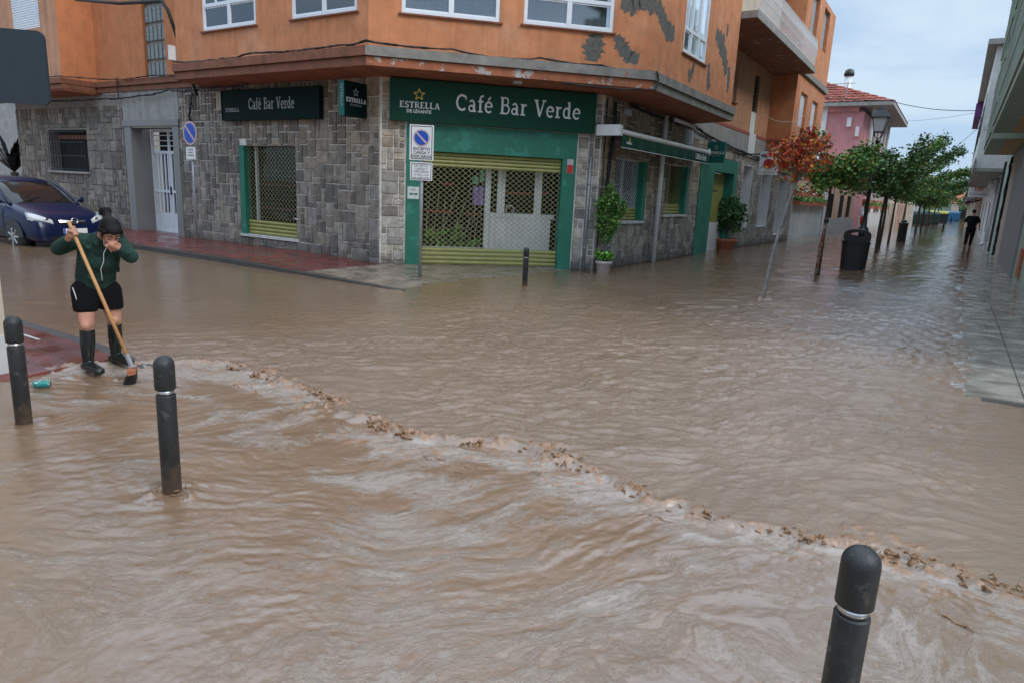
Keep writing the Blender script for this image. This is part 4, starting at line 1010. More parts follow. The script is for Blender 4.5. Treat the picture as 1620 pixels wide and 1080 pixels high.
mb = MB(); mb.box(W2, 2.0, 2.25, 1.35, 1.75, -.37, -.365); mb.build("poster", pm("violet_print", (.2, .12, .35), .5, .5, 14), cafe)
mb = MB(); mb.box(W2, 1.98, 2.12, 1.8, 1.96, -.37, -.365); mb.box(W2, 2.14, 2.25, 1.85, 2.1, -.37, -.365); mb.build("poster", pm("green_print", (.12, .35, .2), .5, .5, 14), cafe)
# small notices on the green frame
mb = MB(); mb.box(W2, .56, .80, 1.4, 1.68, .032, .038); nt1 = mb.build("notice", M['poster'], cafe)
mb = MB(); mb.box(W2, .56, .80, 1.4, 1.43, .0385, .0395); mb.box(W2, .60, .68, 1.51, 1.55, .0385, .0395); mb.box(W2, .7, .77, 1.51, 1.55, .0385, .0395); mb.build("print", M['green'], nt1)
text(W2.p(.68, 1.6, .039), CH, NC, "HOY", .05, M['sign_green'], "print", nt1, .001, 'CENTER')
mb = MB(); mb.box(W2, 3.99, 4.13, 2.12, 2.42, .032, .045); nt2 = mb.build("notice", M['whitegrey'], cafe)
mb = MB(); mb.box(W2, 3.995, 4.125, 2.125, 2.3, .0455, .047); mb.build("print", M['signred'], nt2)

# left facade: window with grille
def side_window(fr, a0, a1, z0, z1, jambs, dep, sillm='whitegrey', stripes=True):
    mb = MB()
    for j0, j1 in jambs: mb.box(fr, j0, j1, z0, z1, -dep, .035)
    w = mb.build("window", M['green'], cafe)
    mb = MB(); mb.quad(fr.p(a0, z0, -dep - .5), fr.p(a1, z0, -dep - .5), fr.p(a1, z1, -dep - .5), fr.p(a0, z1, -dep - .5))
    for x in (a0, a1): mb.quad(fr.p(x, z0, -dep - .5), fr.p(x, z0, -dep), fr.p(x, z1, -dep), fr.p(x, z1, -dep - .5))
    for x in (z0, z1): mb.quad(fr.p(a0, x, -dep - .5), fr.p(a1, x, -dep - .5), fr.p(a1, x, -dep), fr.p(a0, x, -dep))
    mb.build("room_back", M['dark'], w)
    mb = MB(); c = a0 + (a1 - a0) * .8 if fr is W1 else a0 + (a1 - a0) * .62; mb.box(fr, c, c + .06, z0, z1, -dep - .08, -dep - .02); mb.build("frame", M['whitegrey'], w)
    mb = MB(); mb.box(fr, a0, a1, z0, z1, -dep - .1, -dep - .09); mb.build("pane", M['glass_dark'], w)
    if stripes:
        mb = MB()
        for z in (z0 + (z1 - z0) * .3, z0 + (z1 - z0) * .57): mb.box(fr, a0 + .1, a1 - .1, z, z + .05, -dep - .2, -dep - .18)
        mb.build("red_shelf", M['signred'], w)
    mb = MB(); mb.box(fr, a0 - .08, a1 + .05, z0 - .06, z0 - .002, -.1, .06); mb.build("sill", M[sillm], w)
    return w
w_ = side_window(W1, 2.6, 4.6, .36, 2.45, [(4.42, 4.6)], .14); grille(W1, 2.61, 4.41, .37, 2.45, -.06, .125, .11, parent=w_, solid_t=.0, solid_b=.34, r=.004)
w_ = side_window(W3, .8, 2.72, 1.1, 2.55, [(2.5, 2.72)], .3, stripes=False); grille(W3, .82, 2.49, 1.12, 2.55, -.12, .12, .1, parent=w_, solid_t=0, solid_b=.3, r=.005, wiremat='pvc')
w_ = side_window(W3, 4.15, 5.95, 1.25, 2.6, [(5.75, 5.95)], .3, stripes=False); grille(W3, 4.17, 5.74, 1.27, 2.6, -.12, .12, .1, parent=w_, solid_t=0, solid_b=.26, r=.005, wiremat='olive')
# green doorway on the right facade
mb = MB(); panel(mb, W3, 6.95, 11.05, -.2, 3.05, [(8.35, 10.65, -.1, 2.62)], .04, .45); mb.build("green_surround", M['green'], cafe)
mb = MB()
for k in range(26): mb.bev(W3, 8.36 + 2.28 * k / 26, 8.36 + 2.28 * (k + 1) / 26, .95, 2.6, -.3, -.28, .012)
sd_ = mb.build("door", M['olive'], cafe)
mb = MB(); mb.box(W3, 8.36, 10.64, -.1, .945, -.3, -.24); mb.build("lower_panel", M['white'], sd_)
mb = MB(); mb.box(W3, 8.9, 9.9, 2.0, 2.03, -.275, -.268); mb.build("letter_slot", M['black'], sd_)
# white reveals
for a0, a1, z0, z1 in H3[3:]:
    mb = MB(); t = .025
    mb.box(W3, a1 - t, a1, z0, z1, -.5, .03); mb.box(W3, a0, a0 + t, z0, z1, -.5, .03); mb.box(W3, a0 + t, a1 - t, z0, z0 + t, -.5, .04); mb.box(W3, a0 + t, a1 - t, z1 - t, z1, -.5, .03)
    w_ = mb.build("window", M['white'], cafe)
    mb = MB(); mb.box(W3, a0 + t, a1 - t, z0 + t, z1 - t, -.49, -.46); mb.build("pane", M['carglass'], w_)
    mb = MB(); mb.box(W3, a0 + t, a0 + .4, z0 + t, z1 - t, -.459, -.43); mb.box(W3, a0 + .4, a1 - t, z1 - .12, z1 - t, -.459, -.43); mb.build("frame", M['whitegrey'], w_)
mb = MB(); mb.box(W3, 14.3, 20.6, 3.03, 3.42, .03, .1); mb.build("lintel", M['concrete'], cafe)

# ------------------------------------------------------------------ left wing
wing = thing("stairwell_building", W1.p(9.5, 0), "orange building with a glass block stairwell above a grey barred entrance door", "building")
mb = MB(); HL = [(7.28, 9.35, .05, 2.88), (11.8, 14.1, 1.64, 2.86)]
panel(mb, W1, 9.501, 16.2, -.3, 3.8, HL, -.002, .3); mb.quad(W1.p(16.2, -.3, 0), W1.p(16.2, 3.8, 0), W1.p(16.2, 3.8, -4), W1.p(16.2, -.3, -4))
mb.build("wall", M['mortar_dark'], wing)
mb = MB(); stones(mb, W1, 9.52, 16.2, .02, 3.5, [(9.3, 9.72, 0, 3.1), (11.75, 14.15, 1.6, 2.9)], seed=9, cell=.155, dark=.7, gap=.009, brown=lambda a, z: .4 * max(0, (a - 10) / 5))  # tint lowered too, carrying the left side's darkening in the stone colour
mb.build("stonework", M['stone'], wing)
# entrance
mb = MB(); dz = .5
mb.box(W1, 9.3, 9.62, .0, 2.92, -dz, .05); mb.box(W1, 7.04, 7.3, .0, 2.92, -dz, .05); mb.box(W1, 7.0, 9.68, 2.925, 3.08, -.2, .07)
mb.quad(W1.p(8.3, 2.0, -dz - .0), W1.p(8.3, 2.0, -dz), W1.p(8.3, 2.0, -dz), W1.p(8.3, 2.0, -dz))
mb.box(W1, 9.1 - .95, 9.1 + .3, 0, .08, -dz - .1, .05)
mb.build("door_frame", M['granite'], wing)
mb = MB(); mb.box(W1, 7.02, 9.66, 3.085, 3.84, -.1, .03); mb.build("render_panel", M['concrete'], wing)
mb = MB(); x0, x1 = 7.62, 9.28; zd = 2.28
for (p, q, r_, s_) in ((x0, x1, 2.82, 2.9), (x0, x1, zd - .04, zd + .04), (x0, x0 + .06, .08, 2.82), (x1 - .06, x1, .08, 2.82), (x0 + .06, x1 - .06, 1.18, 1.25), (x0 + .06, x1 - .06, .08, .14), ((x0 + x1) / 2 - .03, (x0 + x1) / 2 + .03, zd + .04, 2.82), ((x0 + x1) / 2 - .06, (x0 + x1) / 2 - .0, .14, zd - .04)):
    mb.box(W1, p, q, r_, s_, -dz - .05, -dz + .0 - .002 * (p == x0))
for k in range(3): mb.box(W1, x0 + .06, x1 - .06, zd + .16 + .14 * k, zd + .185 + .14 * k, -dz - .03, -dz - .01)
for k in range(10):
    c = x0 + .12 + (x1 - x0 - .24) * k / 9
    mb.box(W1, c - .03, c + .03, .62, 1.179, -dz - .04, -dz - .012); mb.box(W1, c - .03, c + .03, 1.251, zd - .041, -dz - .04, -dz - .012)
dr = mb.build("door", M['pvc'], wing)
mb = MB(); mb.box(W1, x0 + .06, x1 - .06, .141, .62, -dz - .035, -dz - .014); mb.build("lower_panel", M['pvc'], dr)
mb = MB(); mb.box(W1, x0, x1, .08, 2.9, -dz - .3, -dz - .25); mb.build("pane", M['dark'], dr)
mb = MB(); mb.box(W1, (x0 + x1) / 2 - .05, (x0 + x1) / 2 - .01, 1.12, 1.35, -dz + .002, -dz + .03); mb.build("handle", M['black'], dr)
mb = MB(); mb.quad(W1.p(7.2, 0, -dz - .06), W1.p(9.4, 0, -dz - .06), W1.p(9.4, 2.9, -dz - .06), W1.p(7.2, 2.9, -dz - .06))
mb = MB(); mb.box(W1, 7.3, 7.62, .08, 2.9, -dz - .05, -dz - .01); mb.build("door_frame", M['granite'], wing)
# barred window
mb = MB(); mb.box(W1, 11.8, 14.1, 1.64, 2.86, -.32, -.29); lw = mb.build("window", M['dark'], wing)
mb = MB()
for k in range(13): mb.tube([W1.p(11.9 + 2.1 * k / 12, 1.66, .05), W1.p(11.9 + 2.1 * k / 12, 2.84, .05)], .01, 5)
for z in (1.7, 2.1, 2.5, 2.8): mb.tube([W1.p(11.82, z, .05), W1.p(14.08, z, .05)], .01, 5)
mb.build("grille", M['black'], lw)
mb = MB(); mb.box(W1, 11.72, 14.2, 1.58, 1.638, -.1, .1); mb.build("sill", M['concrete'], lw)
mb = MB(); mb.box(W1, 11.9, 14.0, 2.6, 2.72, -.28, -.2); mb.build("frame", M['ledge'], lw)
# upper part
mb = MB(); panel(mb, W1, 5.76, 10.9, 4.12, TOP, [(7.45, 8.42, 4.1, 9.6)], .02, .1)
mb.quad(W1.p(10.9, 4.12, .02), W1.p(11.0, 4.12, .9), W1.p(11.0, TOP, .9), W1.p(10.9, TOP, .02)); mb.build("upper_wall", M['orange_dark'], wing)
mb = MB(); Wq = Fr(W1.p(11.0, 0, .9), -N, -U); panel(mb, Wq, 0, 6.5, 4.12, TOP, [(.95, 2.75, 5.5, 7.4)], 0, .1); mb.quad(W1.p(17.5, 3.8, .9), W1.p(17.5, TOP, .9), W1.p(17.5, TOP, -3), W1.p(17.5, 3.8, -3)); mb.build("upper_wall", M['orange_pale'], wing)
mb = MB()
for k in range(30): mb.bev(Wq, .97, 2.73, 5.5 + .063 * k, 5.5 + .063 * (k + 1), -.09, -.06, .008)
mb.build("roller_blind", M['pvc'], wing)
mb = MB(); mb.box(W1, 7.45, 8.42, 4.12, 9.6, -.12, -.08); gbk = mb.build("glass_block_window", M['mortar_dark'], wing)
mb = MB(); rowh = .45
for r_ in range(9):
    for k in range(5):
        a0 = 7.47 + .19 * k; z0 = 4.14 + rowh * r_
        mb.bev(W1, a0, a0 + .17, z0, z0 + rowh - .07, -.08, -.03, .02)
mb.build("glass_blocks", M['blockglass'], gbk)
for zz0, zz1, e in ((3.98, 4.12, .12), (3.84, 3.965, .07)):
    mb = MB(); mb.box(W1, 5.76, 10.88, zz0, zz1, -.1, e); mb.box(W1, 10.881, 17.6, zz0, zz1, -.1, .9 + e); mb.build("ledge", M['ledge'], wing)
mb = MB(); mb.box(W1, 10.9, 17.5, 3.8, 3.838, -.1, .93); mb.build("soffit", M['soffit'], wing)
cable([W1.p(5.9, 3.75, .12), W1.p(7.2, 3.78, .14), W1.p(8.6, 3.7, .12), W1.p(10.4, 3.66, .14), W1.p(14, 3.6, .9), W1.p(17, 3.6, .9)], .012, wing, "cable_bundle", 8, .03, .02, 4)
cable([W1.p(5.95, 4.14, .1), W1.p(8, 4.17, .16), W1.p(9.6, 4.14, .16), W1.p(10.9, 4.16, 1.0), W1.p(13, 4.2, 1.05), W1.p(17, 4.2, 1.05)], .012, wing, "cable_bundle", 9, .02, .012, 2)
cable([W1.p(5.7, 3.78, .3), W1.p(4.9, 3.74, .35), W1.p(3.8, 3.78, .3)], .014, cafe, "cable_bundle", 10, .03, .02, 3)
cable([W1.p(6.3, 3.7, .08), W1.p(6.35, 3.4, .1), W1.p(6.5, 3.15, .06), W1.p(6.45, 2.95, .06)], .012, cafe, "cable_bundle", 11, .0, .03, 4)
cable([W1.p(9.6, 4.2, .15), W1.p(9.6, 3.65, .15)], .012, wing, "cable_bundle", 12, .0, .008, 3)
# bent cable duct that leaves the corner towards the top of the picture
mb = MB(); mb.tube([W1.p(5.9, 3.6, .2), W1.p(5.92, 4.6, .55), W1.p(5.95, 5.4, .8), W1.p(6.1, 5.6, .85), W1.p(7.6, 5.66, 1.0), W1.p(9.5, 5.9, 1.1)], [.035, .04, .04, .045, .04, .03], 8); mb.build("cable_duct", M['cable'], wing, True)
mb = MB(); mb.box(W1, 5.98, 6.2, 4.22, 4.52, .06, .2); mb.build("junction_box", M['cream'], wing)
mb = MB(); mb.box(W1, 5.8, 5.88, 4.3, 4.62, .3, .9); mb.build("junction_box", M['white'], wing)

# ------------------------------------------------------------------ signs on the café
def fascia(name, fr, a0, a1, z0, z1, o1, mat, label, tilt=.0):
    t = thing(name, fr.p((a0 + a1) / 2, z0, o1), label, "sign", "café fascia boards")
    mb = MB(); mb.box(fr, a0, a1, z0, z1, .035, o1); mb.build("board", M[mat], t)
    mb = MB(); e = .022
    for p, q, r_, s_ in ((a0 - e, a1 + e, z0 - e, z0), (a0 - e, a1 + e, z1, z1 + e), (a0 - e, a0, z0, z1), (a1, a1 + e, z0, z1)): mb.box(fr, p, q, r_, s_, .03, o1 + .01)
    mb.build("frame", M[mat], t); return t
s1 = fascia("fascia_sign", W2, .2, 4.5, 3.0, 3.76, .17, 'sign_green', "wide green signboard reading Café Bar Verde above the big shutter")
words(W2, CH, W2.p(1.5, 3.24), "Café Bar Verde", .335, .171, .18, M['letter'], "lettering", s1, gap=.035, stretch=.93)
beer_logo(W2, CH, W2.p(.76, 3.235), .78, .172, s1)
s2 = fascia("fascia_sign", W1, 1.66, 5.02, 3.03, 3.66, .14, 'sign_dark', "dark faded signboard above the barred window left of the corner")
words(W1, N, W1.p(4.02, 3.24), "Café Bar Verde", .25, .141, .15, M['letter_dim'], "lettering", s2, gap=.035, stretch=.74)
words(W1, N, W1.p(4.88, 3.2), "ESTRELLA", .085, .141, .148, M['letter_dim'], "lettering", s2, gap=.06, stretch=.95)
mb = MB(); mb.box(W1, 5.1, 5.28, 3.25, 3.66, .03, .12); bx_ = tag(mb.build("meter_box", M['cream']), "small cream box beside the left end of the dark signboard", "meter box")
def blade(C, along, nrm, s0, o0, o1, z0, z1, thick, mat, label, fr_right, logo=True, edge='sign_teal'):
    """box sign standing out from a wall; its face looks along -along*sgn"""
    f = Fr(C + along * s0 + nrm * 0, nrm, -along)
    t = thing("projecting_sign", C + along * s0 + nrm * (o0 + o1) / 2 + Z * z0, label, "sign", "green beer signs standing out from the wall")
    mb = MB(); mb.box(f, o0, o1, z0, z1, -thick, 0); mb.build("board", M[mat], t)
    mb = MB(); mb.box(f, -.02, o0, z0 + .1, z0 + .14, -thick * .6, -thick * .4); mb.box(f, -.02, o0, z1 - .14, z1 - .1, -thick * .6, -thick * .4); mb.build("bracket", M['black'], t)
    return t, f
# on the left facade its face looks along +N, reading from the street edge to the wall
b1, f1 = blade(C1, -N, -U, .34, .05, .66, 3.0, 3.66, .16, 'sign_dark', "small dark green beer sign sticking out between the two café boards", None)
f1b = Fr(C1 - N * .34, -U, N); f1b.n = N
# its street edge is lighter teal
mb = MB(); fe = Fr(C1 - N * .34 - U * .66, -N, -U); mb.box(fe, 0.002, .158, 3.002, 3.658, 0.0, .006); mb.build("edge", M['sign_teal'], b1)
P0 = C1 - N * .34 - U * .355
star(f1b, U, P0 + Z * 3.46, .075, .014, .002, M['letter_dim'], b1); words(f1b, U, P0 - U * .26 + Z * 3.27, "ESTRELLA", .083, .002, .006, M['letter'], "lettering", b1, stretch=1.04)
text(P0 + Z * 3.2 + N * .003, U, N, "DE LEVANTE", .055, M['letter_dim'], "lettering", b1, .001, 'CENTER')
text(fe.p(.1, 3.6, .007), -Z, -U, "ESTRELLA", .1, M['letter_dim'], "lettering", b1, .001, 'LEFT', upv=N)
b2, f2 = blade(C2, U, N, 7.4, .02, .56, 2.83, 3.44, .14, 'sign_teal', "teal beer sign sticking out over the green doorway behind the awning", None)
fq = Fr(C2 + U * 7.4, N, -U); P0 = C2 + U * 7.4 + N * .3
star(fq, N, P0 + Z * 3.27, .07, .013, .003, M['letter_dim'], b2); words(fq, N, P0 - N * .24 + Z * 3.08, "ESTRELLA", .078, .003, .007, M['letter'], "lettering", b2, stretch=1.0)
text(P0 + Z * 3.01 - U * .004, N, -U, "DE LEVANTE", .05, M['letter_dim'], "lettering", b2, .001, 'CENTER')
# gym sign
gy = thing("gym_sign", C2 + U * 10.9 + N * .8 + Z * 2.62, "white gym sign with a red disc hanging beside the red leaved tree", "sign")
fg = Fr(C2 + U * 10.9, N, -U)
mb = MB(); mb.box(fg, .78, 1.42, 2.64, 3.42, -.08, 0); mb.build("board", M['white'], gy)
mb = MB(); mb.box(fg, 0, .78, 3.3, 3.34, -.05, -.02); mb.build("bracket", M['black'], gy)
text(fg.p(1.1, 3.23, .001), N, -U, "GIMNASIO", .135, M['black'], "lettering", gy, .001, 'CENTER', .006, sx=.9)
mb = MB(); mb.lathe(fg.p(1.08, 3.0, 0), [(.17, 0), (.17, .006)], 24, axis=-U); mb.build("emblem", M['signred'], gy)
mb = MB()
ribbon(mb, fg, [(.83, 2.86), (.95, 2.92)], .02, .007, .01, lambda v, o: fg.p(v[0], v[1], o)); ribbon(mb, fg, [(1.03, 2.96), (1.1, 3.05), (1.14, 3.0)], .035, .007, .011, lambda v, o: fg.p(v[0], v[1], o)); ribbon(mb, fg, [(1.26, 2.86), (1.36, 3.06)], .03, .007, .012, lambda v, o: fg.p(v[0], v[1], o)); ribbon(mb, fg, [(1.02, 3.08), (1.12, 3.1)], .03, .007, .0125, lambda v, o: fg.p(v[0], v[1], o))
mb.build("emblem", M['black'], gy)
text(fg.p(1.12, 2.69, .001), N, -U, "968 22 92 54", .085, M['signred'], "lettering", gy, .001, 'CENTER', .002, sx=.85)
mb = MB(); mb.lathe(fg.p(.84, 2.72, 0), [(.025, 0), (.025, .004)], 12, axis=-U); mb.build("emblem", M['green'], gy)
text(fg.p(1.15, 2.79, .001), N, -U, "artes marciales", .05, M['black'], "lettering", gy, .001, 'CENTER', sx=.8)

# awning
aw = thing("awning", W3.p(2.8, 3.0, .3), "closed green café awning with a white front bar over the barred windows", "awning")
mb = MB(); mb.box(W3, -.1, 6.2, 3.0, 3.1, .02, .5); mb.build("cassette", M['awn_blue'], aw)
mb = MB(); pts = []
for k in range(13): t = R(-90 + 15 * k); pts.append((3.03 + .06 * math.sin(t), .5 + .07 * math.cos(t)))
for (z0, o0), (z1, o1) in zip(pts[:-1], pts[1:]): mb.quad(W3.p(-.15, z0, o0), W3.p(6.05, z0, o0), W3.p(6.05, z1, o1), W3.p(-.15, z1, o1))
mb.poly([W3.p(-.15, z, o) for z, o in pts]); mb.poly([W3.p(6.05, z, o) for z, o in pts]); mb.build("front_bar", M['white'], aw, False)
mb = MB(); nn = 40
for k in range(nn):
    a0 = -.1 + 6.1 * k / nn; a1 = -.1 + 6.1 * (k + 1) / nn; w0 = .012 * math.sin(k * 1.3); w1 = .012 * math.sin((k + 1) * 1.3)
    mb.quad(W3.p(a0, 2.72, .54 + w0), W3.p(a1, 2.72, .54 + w1), W3.p(a1, 2.98, .535), W3.p(a0, 2.98, .535)); mb.quad(W3.p(a1, 2.72, .534 + w1), W3.p(a0, 2.72, .534 + w0), W3.p(a0, 2.98, .529), W3.p(a1, 2.98, .529))
    mb.quad(W3.p(a0, 2.705, .545 + w0), W3.p(a1, 2.705, .545 + w1), W3.p(a1, 2.72, .545 + w1), W3.p(a0, 2.72, .545 + w0))
val = mb.build("valance", M['sign_green'], aw)
mb = MB(); mb.box(W3, -.1, 6.0, 2.705, 2.718, .53, .556); mb.build("hem", M['white'], aw)
mb = MB(); mb.box(W3, -.32, -.16, 2.94, 3.16, .02, .56); mb.build("end_bracket", M['white'], aw); mb = MB(); mb.box(W3, 6.06, 6.2, 2.96, 3.14, .02, .5); mb.build("end_bracket", M['white'], aw)
WA = Fr(W3.p(0, 0, .55), U, N)
words(WA, U, WA.p(4.75, 2.78), "Café Bar Verde", .15, .01, .016, M['letter'], "lettering", aw, gap=.03, stretch=.72)
star(WA, U, WA.p(.25, 2.89), .045, .01, .01, M['gold'], aw); words(WA, U, WA.p(.08, 2.8), "ESTRELLA", .045, .01, .014, M['letter'], "lettering", aw)

# ------------------------------------------------------------------ road signs
def sign_plate_frame(P, facing):
    f = Vector((facing.x, facing.y, 0)).normalized(); r_ = Vector((-f.y, f.x, 0))
    return Fr(P, r_, f)
rs = thing("parking_sign", (-1.80, 12.67, 0), "no parking sign with two white plates on a grey pole before the green shutter", "sign")
fs = sign_plate_frame(Vector((-1.80, 12.67, 0)), Vector((.1, -1, 0)))
mb = MB(); mb.tube([(-1.80, 12.71, -.15), (-1.79, 12.71, 2.74)], .032, 12); mb.build("pole", M['galv'], rs, True)
mb = MB(); mb.box(fs, -.215, .215, 2.155, 2.77, 0, .02); mb.build("plate", M['white'], rs)
mb = MB(); e = .02
for z0, z1 in ((2.175, 2.75),):
    for p, q, r_, s_ in ((-.19, .19, z0, z0 + .012), (-.19, .19, z1 - .012, z1), (-.19, -.178, z0, z1), (.178, .19, z0, z1)): mb.box(fs, p, q, r_, s_, .0205, .0225)
mb.build("border", M['black'], rs)
def noparking(fr, a, z, r_, o, parent, ringm='faded_red'):
    mb = MB(); mb.lathe(fr.p(a, z, o), [(r_, 0), (r_, .003)], 32, axis=fr.n); mb.build("emblem_ring", M[ringm], parent)
    mb = MB(); mb.lathe(fr.p(a, z, o + .003), [(r_ * .83, 0), (r_ * .83, .003)], 32, axis=fr.n); mb.build("emblem_disc", M['blue'], parent)
    mb = MB(); k = r_ * .86 * .707; ribbon(mb, fr, [(a - k, z + k), (a + k, z - k)], r_ * .2, o + .006, o + .008, lambda v, oo: fr.p(v[0], v[1], oo)); mb.build("emblem_bar", M[ringm], parent)
noparking(fs, -.005, 2.545, .15, .0205, rs)
for k, t_ in enumerate(("EXCEPTO", "CARGA Y", "DESCARGA")): text(fs.p(0, 2.33 - .066 * k, .0205), fs.r, fs.n, t_, .07, M['black'], "lettering", rs, .001, 'CENTER', .0015)
mb = MB(); mb.box(fs, -.2, .2, 1.80, 2.12, 0, .018); mb.build("plate", M['white'], rs)
mb = MB()
for p, q, r_, s_ in ((-.18, .18, 1.818, 1.828), (-.18, .18, 2.092, 2.102), (-.18, -.17, 1.818, 2.102), (.17, .18, 1.818, 2.102)): mb.box(fs, p, q, r_, s_, .0185, .0205)
mb.build("border", M['black'], rs)
for k, (t_, sz) in enumerate((("EXCEPTO", .062), ("CARGA Y", .055), ("DESCARGA", .055), ("DE 8:00 A 13:00", .04), ("DE 16:00 A 20:00", .04))): text(fs.p(0, 2.04 - .052 * k, .0185), fs.r, fs.n, t_, sz, M['black'], "lettering", rs, .001, 'CENTER')
# round sign on the left facade
SP = W1.p(5.42, 0, .75)
r2 = thing("parking_sign", SP, "round blue no parking sign on a pole beside the barred door", "sign")
f2s = sign_plate_frame(SP, -U)
import_px = None
mb = MB(); mb.tube([SP - Z * .15 - f2s.n * .03, SP + Z * 2.8 - f2s.n * .03], .028, 12); mb.build("pole", M['galv'], r2, True)
mb = MB(); mb.lathe(f2s.p(0, 2.665, 0), [(.275, 0), (.275, .004)], 32, axis=f2s.n); mb.build("plate", M['galv'], r2)
noparking(f2s, 0, 2.665, .275, .0045, r2)
mb = MB(); mb.box(f2s, -.18, .18, 2.06, 2.35, 0, .015); mb.build("plate", M['white'], r2)
for k, t_ in enumerate(("EXCEPTO", "CARGA Y", "DESCARGA")): text(f2s.p(0, 2.27 - .065 * k, .0155), f2s.r, f2s.n, t_, .05, M['black'], "lettering", r2, .001, 'CENTER')
# dark sign seen from behind at the top left
sb = thing("road_sign", (-3.35, 4.2, 0), "back of a dark grey road sign cut off by the left picture edge", "sign")
fb_ = sign_plate_frame(Vector((-3.1, 3.8, 0)), Vector((.18, -1, 0)))
mb = MB(); w0, w1, z0, z1, c = -.25, .51, 2.035, 2.415, .035
out = []
for cx_, cz_, a0 in ((w1 - c, z1 - c, 0), (w0 + c, z1 - c, 90), (w0 + c, z0 + c, 180), (w1 - c, z0 + c, 270)):
    for k in range(6): t = R(a0 + 18 * k); out.append((cx_ + c * math.cos(t), cz_ + c * math.sin(t)))
mb.poly([fb_.p(a, z, .012) for a, z in out]); mb.poly([fb_.p(a, z, -.012) for a, z in out[::-1]])
for k in range(len(out)): p, q = out[k], out[(k + 1) % len(out)]; mb.quad(fb_.p(*p, .012), fb_.p(*p, -.012), fb_.p(*q, -.012), fb_.p(*q, .012))
mb.build("plate", M['signback'], sb)
mb = MB(); mb.tube([fb_.p(-.1, -.1, .035), fb_.p(-.1, 2.4, .035)], .03, 10); mb.build("pole", M['galv'], sb, True)
mb = MB(); mb.box(fb_, .05, .14, 2.06, 2.085, .012, .02); mb.build("clamp", M['galv'], sb)

# ------------------------------------------------------------------ bollards
def bollard(P, h, r_, lean, label, grp="black bollards standing in the water"):
    t = thing("bollard", P, label, "bollard", grp); P = Vector(P); ax = Vector((lean[0], lean[1], 1)).normalized()
    B = P - ax * .2
    mb = MB(); s_ = h / .76
    mb.lathe(B, [(r_, 0), (r_, .2 + h - .22 * s_), (r_ * .98, .2 + h - .214 * s_)], 32, ax); mb.build("post", M['rubber'], t, True)
    mb = MB(); mb.lathe(B, [(r_ * .86, .2 + h - .213 * s_), (r_ * .86, .2 + h - .184 * s_)], 32, ax); mb.build("steel_band", M['steel'], t, True)
    mb = MB(); pr_ = [(r_ * .98, .2 + h - .184 * s_), (r_ * 1.06, .2 + h - .18 * s_), (r_ * 1.06, .2 + h - r_ * 1.05)]
    for k in range(1, 10): a = R(9 * k + 2); pr_.append((r_ * 1.06 * math.cos(a), .2 + h - r_ * 1.05 + r_ * 1.05 * math.sin(a)))
    pr_.append((r_ * .1, .2 + h)); pr_.append((r_ * .1, .2 + h - .01))
    mb.lathe(B, pr_, 32, ax); mb.build("cap", M['rubber'], t, True); return t
bollard((-1.848, 3.473, -.0), .76, .050, (-.0, .0), "black bollard in the foaming water in front of the broom")
bollard((-3.33, 4.392, -.0), .73, .050, (.0, 0), "black bollard nearest the left edge, beside the pale wall")
bollard((1.030, 1.765, -.0), .76, .050, (.0, 0), "closest black bollard, cut off by the bottom edge")
bollard((.184, 12.422, .0), .70, .05, (0, 0), "slim black bollard standing before the café shutter", "black bollards along the pavements")
for s_, w_, lb in ((61, 5.9, "distant small bollard right of the yellow container"), (120, 6.1, "farthest tiny bollard before the blue container")):
    bollard(SW(s_, w_), .85, .08, (0, 0), lb, "black bollards along the pavements")

# ------------------------------------------------------------------ plants and trees
def leaves_mesh(pts, size, rng, tint=(1, 1, 1), spread=.35, droop=0.0, mixcol=None, mixp=0):
    """one small folded leaf at each point (numpy)"""
    n_ = len(pts); v = np.zeros((n_, 6, 3)); d = rng.normal(size=(n_, 3)); d[:, 2] = d[:, 2] * .45 - droop; d /= np.linalg.norm(d, axis=1)[:, None]
    s_ = rng.normal(size=(n_, 3)); s_ -= (s_ * d).sum(1)[:, None] * d; s_ /= np.linalg.norm(s_, axis=1)[:, None]; nn = np.cross(d, s_)
    L_ = size * rng.uniform(.6, 1.25, n_)[:, None]; w_ = L_ * .42; c = np.array(pts)
    v[:, 0] = c - d * L_ * .5; v[:, 1] = c - d * L_ * .12 + s_ * w_ + nn * L_ * .1; v[:, 2] = c + d * L_ * .25 + s_ * w_ * .85 + nn * L_ * .08; v[:, 3] = c + d * L_ * .52; v[:, 4] = c + d * L_ * .25 - s_ * w_ * .85 + nn * L_ * .08; v[:, 5] = c - d * L_ * .12 - s_ * w_ + nn * L_ * .1
    me = bpy.data.meshes.new("leaves"); me.vertices.add(n_ * 6); me.vertices.foreach_set("co", v.astype(np.float32).ravel())
    b = np.arange(n_)[:, None] * 6; q = np.concatenate([b + np.array([0, 1, 2, 3]), b + np.array([0, 3, 4, 5])], 1).reshape(-1, 4).astype(np.int32)
    me.loops.add(q.size); me.loops.foreach_set("vertex_index", q.ravel()); me.polygons.add(len(q)); me.polygons.foreach_set("loop_start", np.arange(0, q.size, 4, dtype=np.int32)); me.update(calc_edges=True)
    k = rng.uniform(.55, 1.5, n_); col = np.ones((n_, 4)); col[:, :3] = np.array(tint) * k[:, None]; col[:, 0] *= rng.uniform(.7, 1.6, n_)
    if mixcol is not None:
        m_ = rng.rand(n_) < mixp; col[m_, :3] = np.array(mixcol) * k[m_, None]
    cl = np.repeat(col, 8, axis=0); at = me.color_attributes.new("tint", 'FLOAT_COLOR', 'CORNER'); at.data.foreach_set("color", cl.astype(np.float32).ravel())
    return me
def bez(p0, p1, p2, n_):
    return [((1 - t) ** 2) * p0 + 2 * t * (1 - t) * p1 + t * t * p2 for t in [k / n_ for k in range(n_ + 1)]]
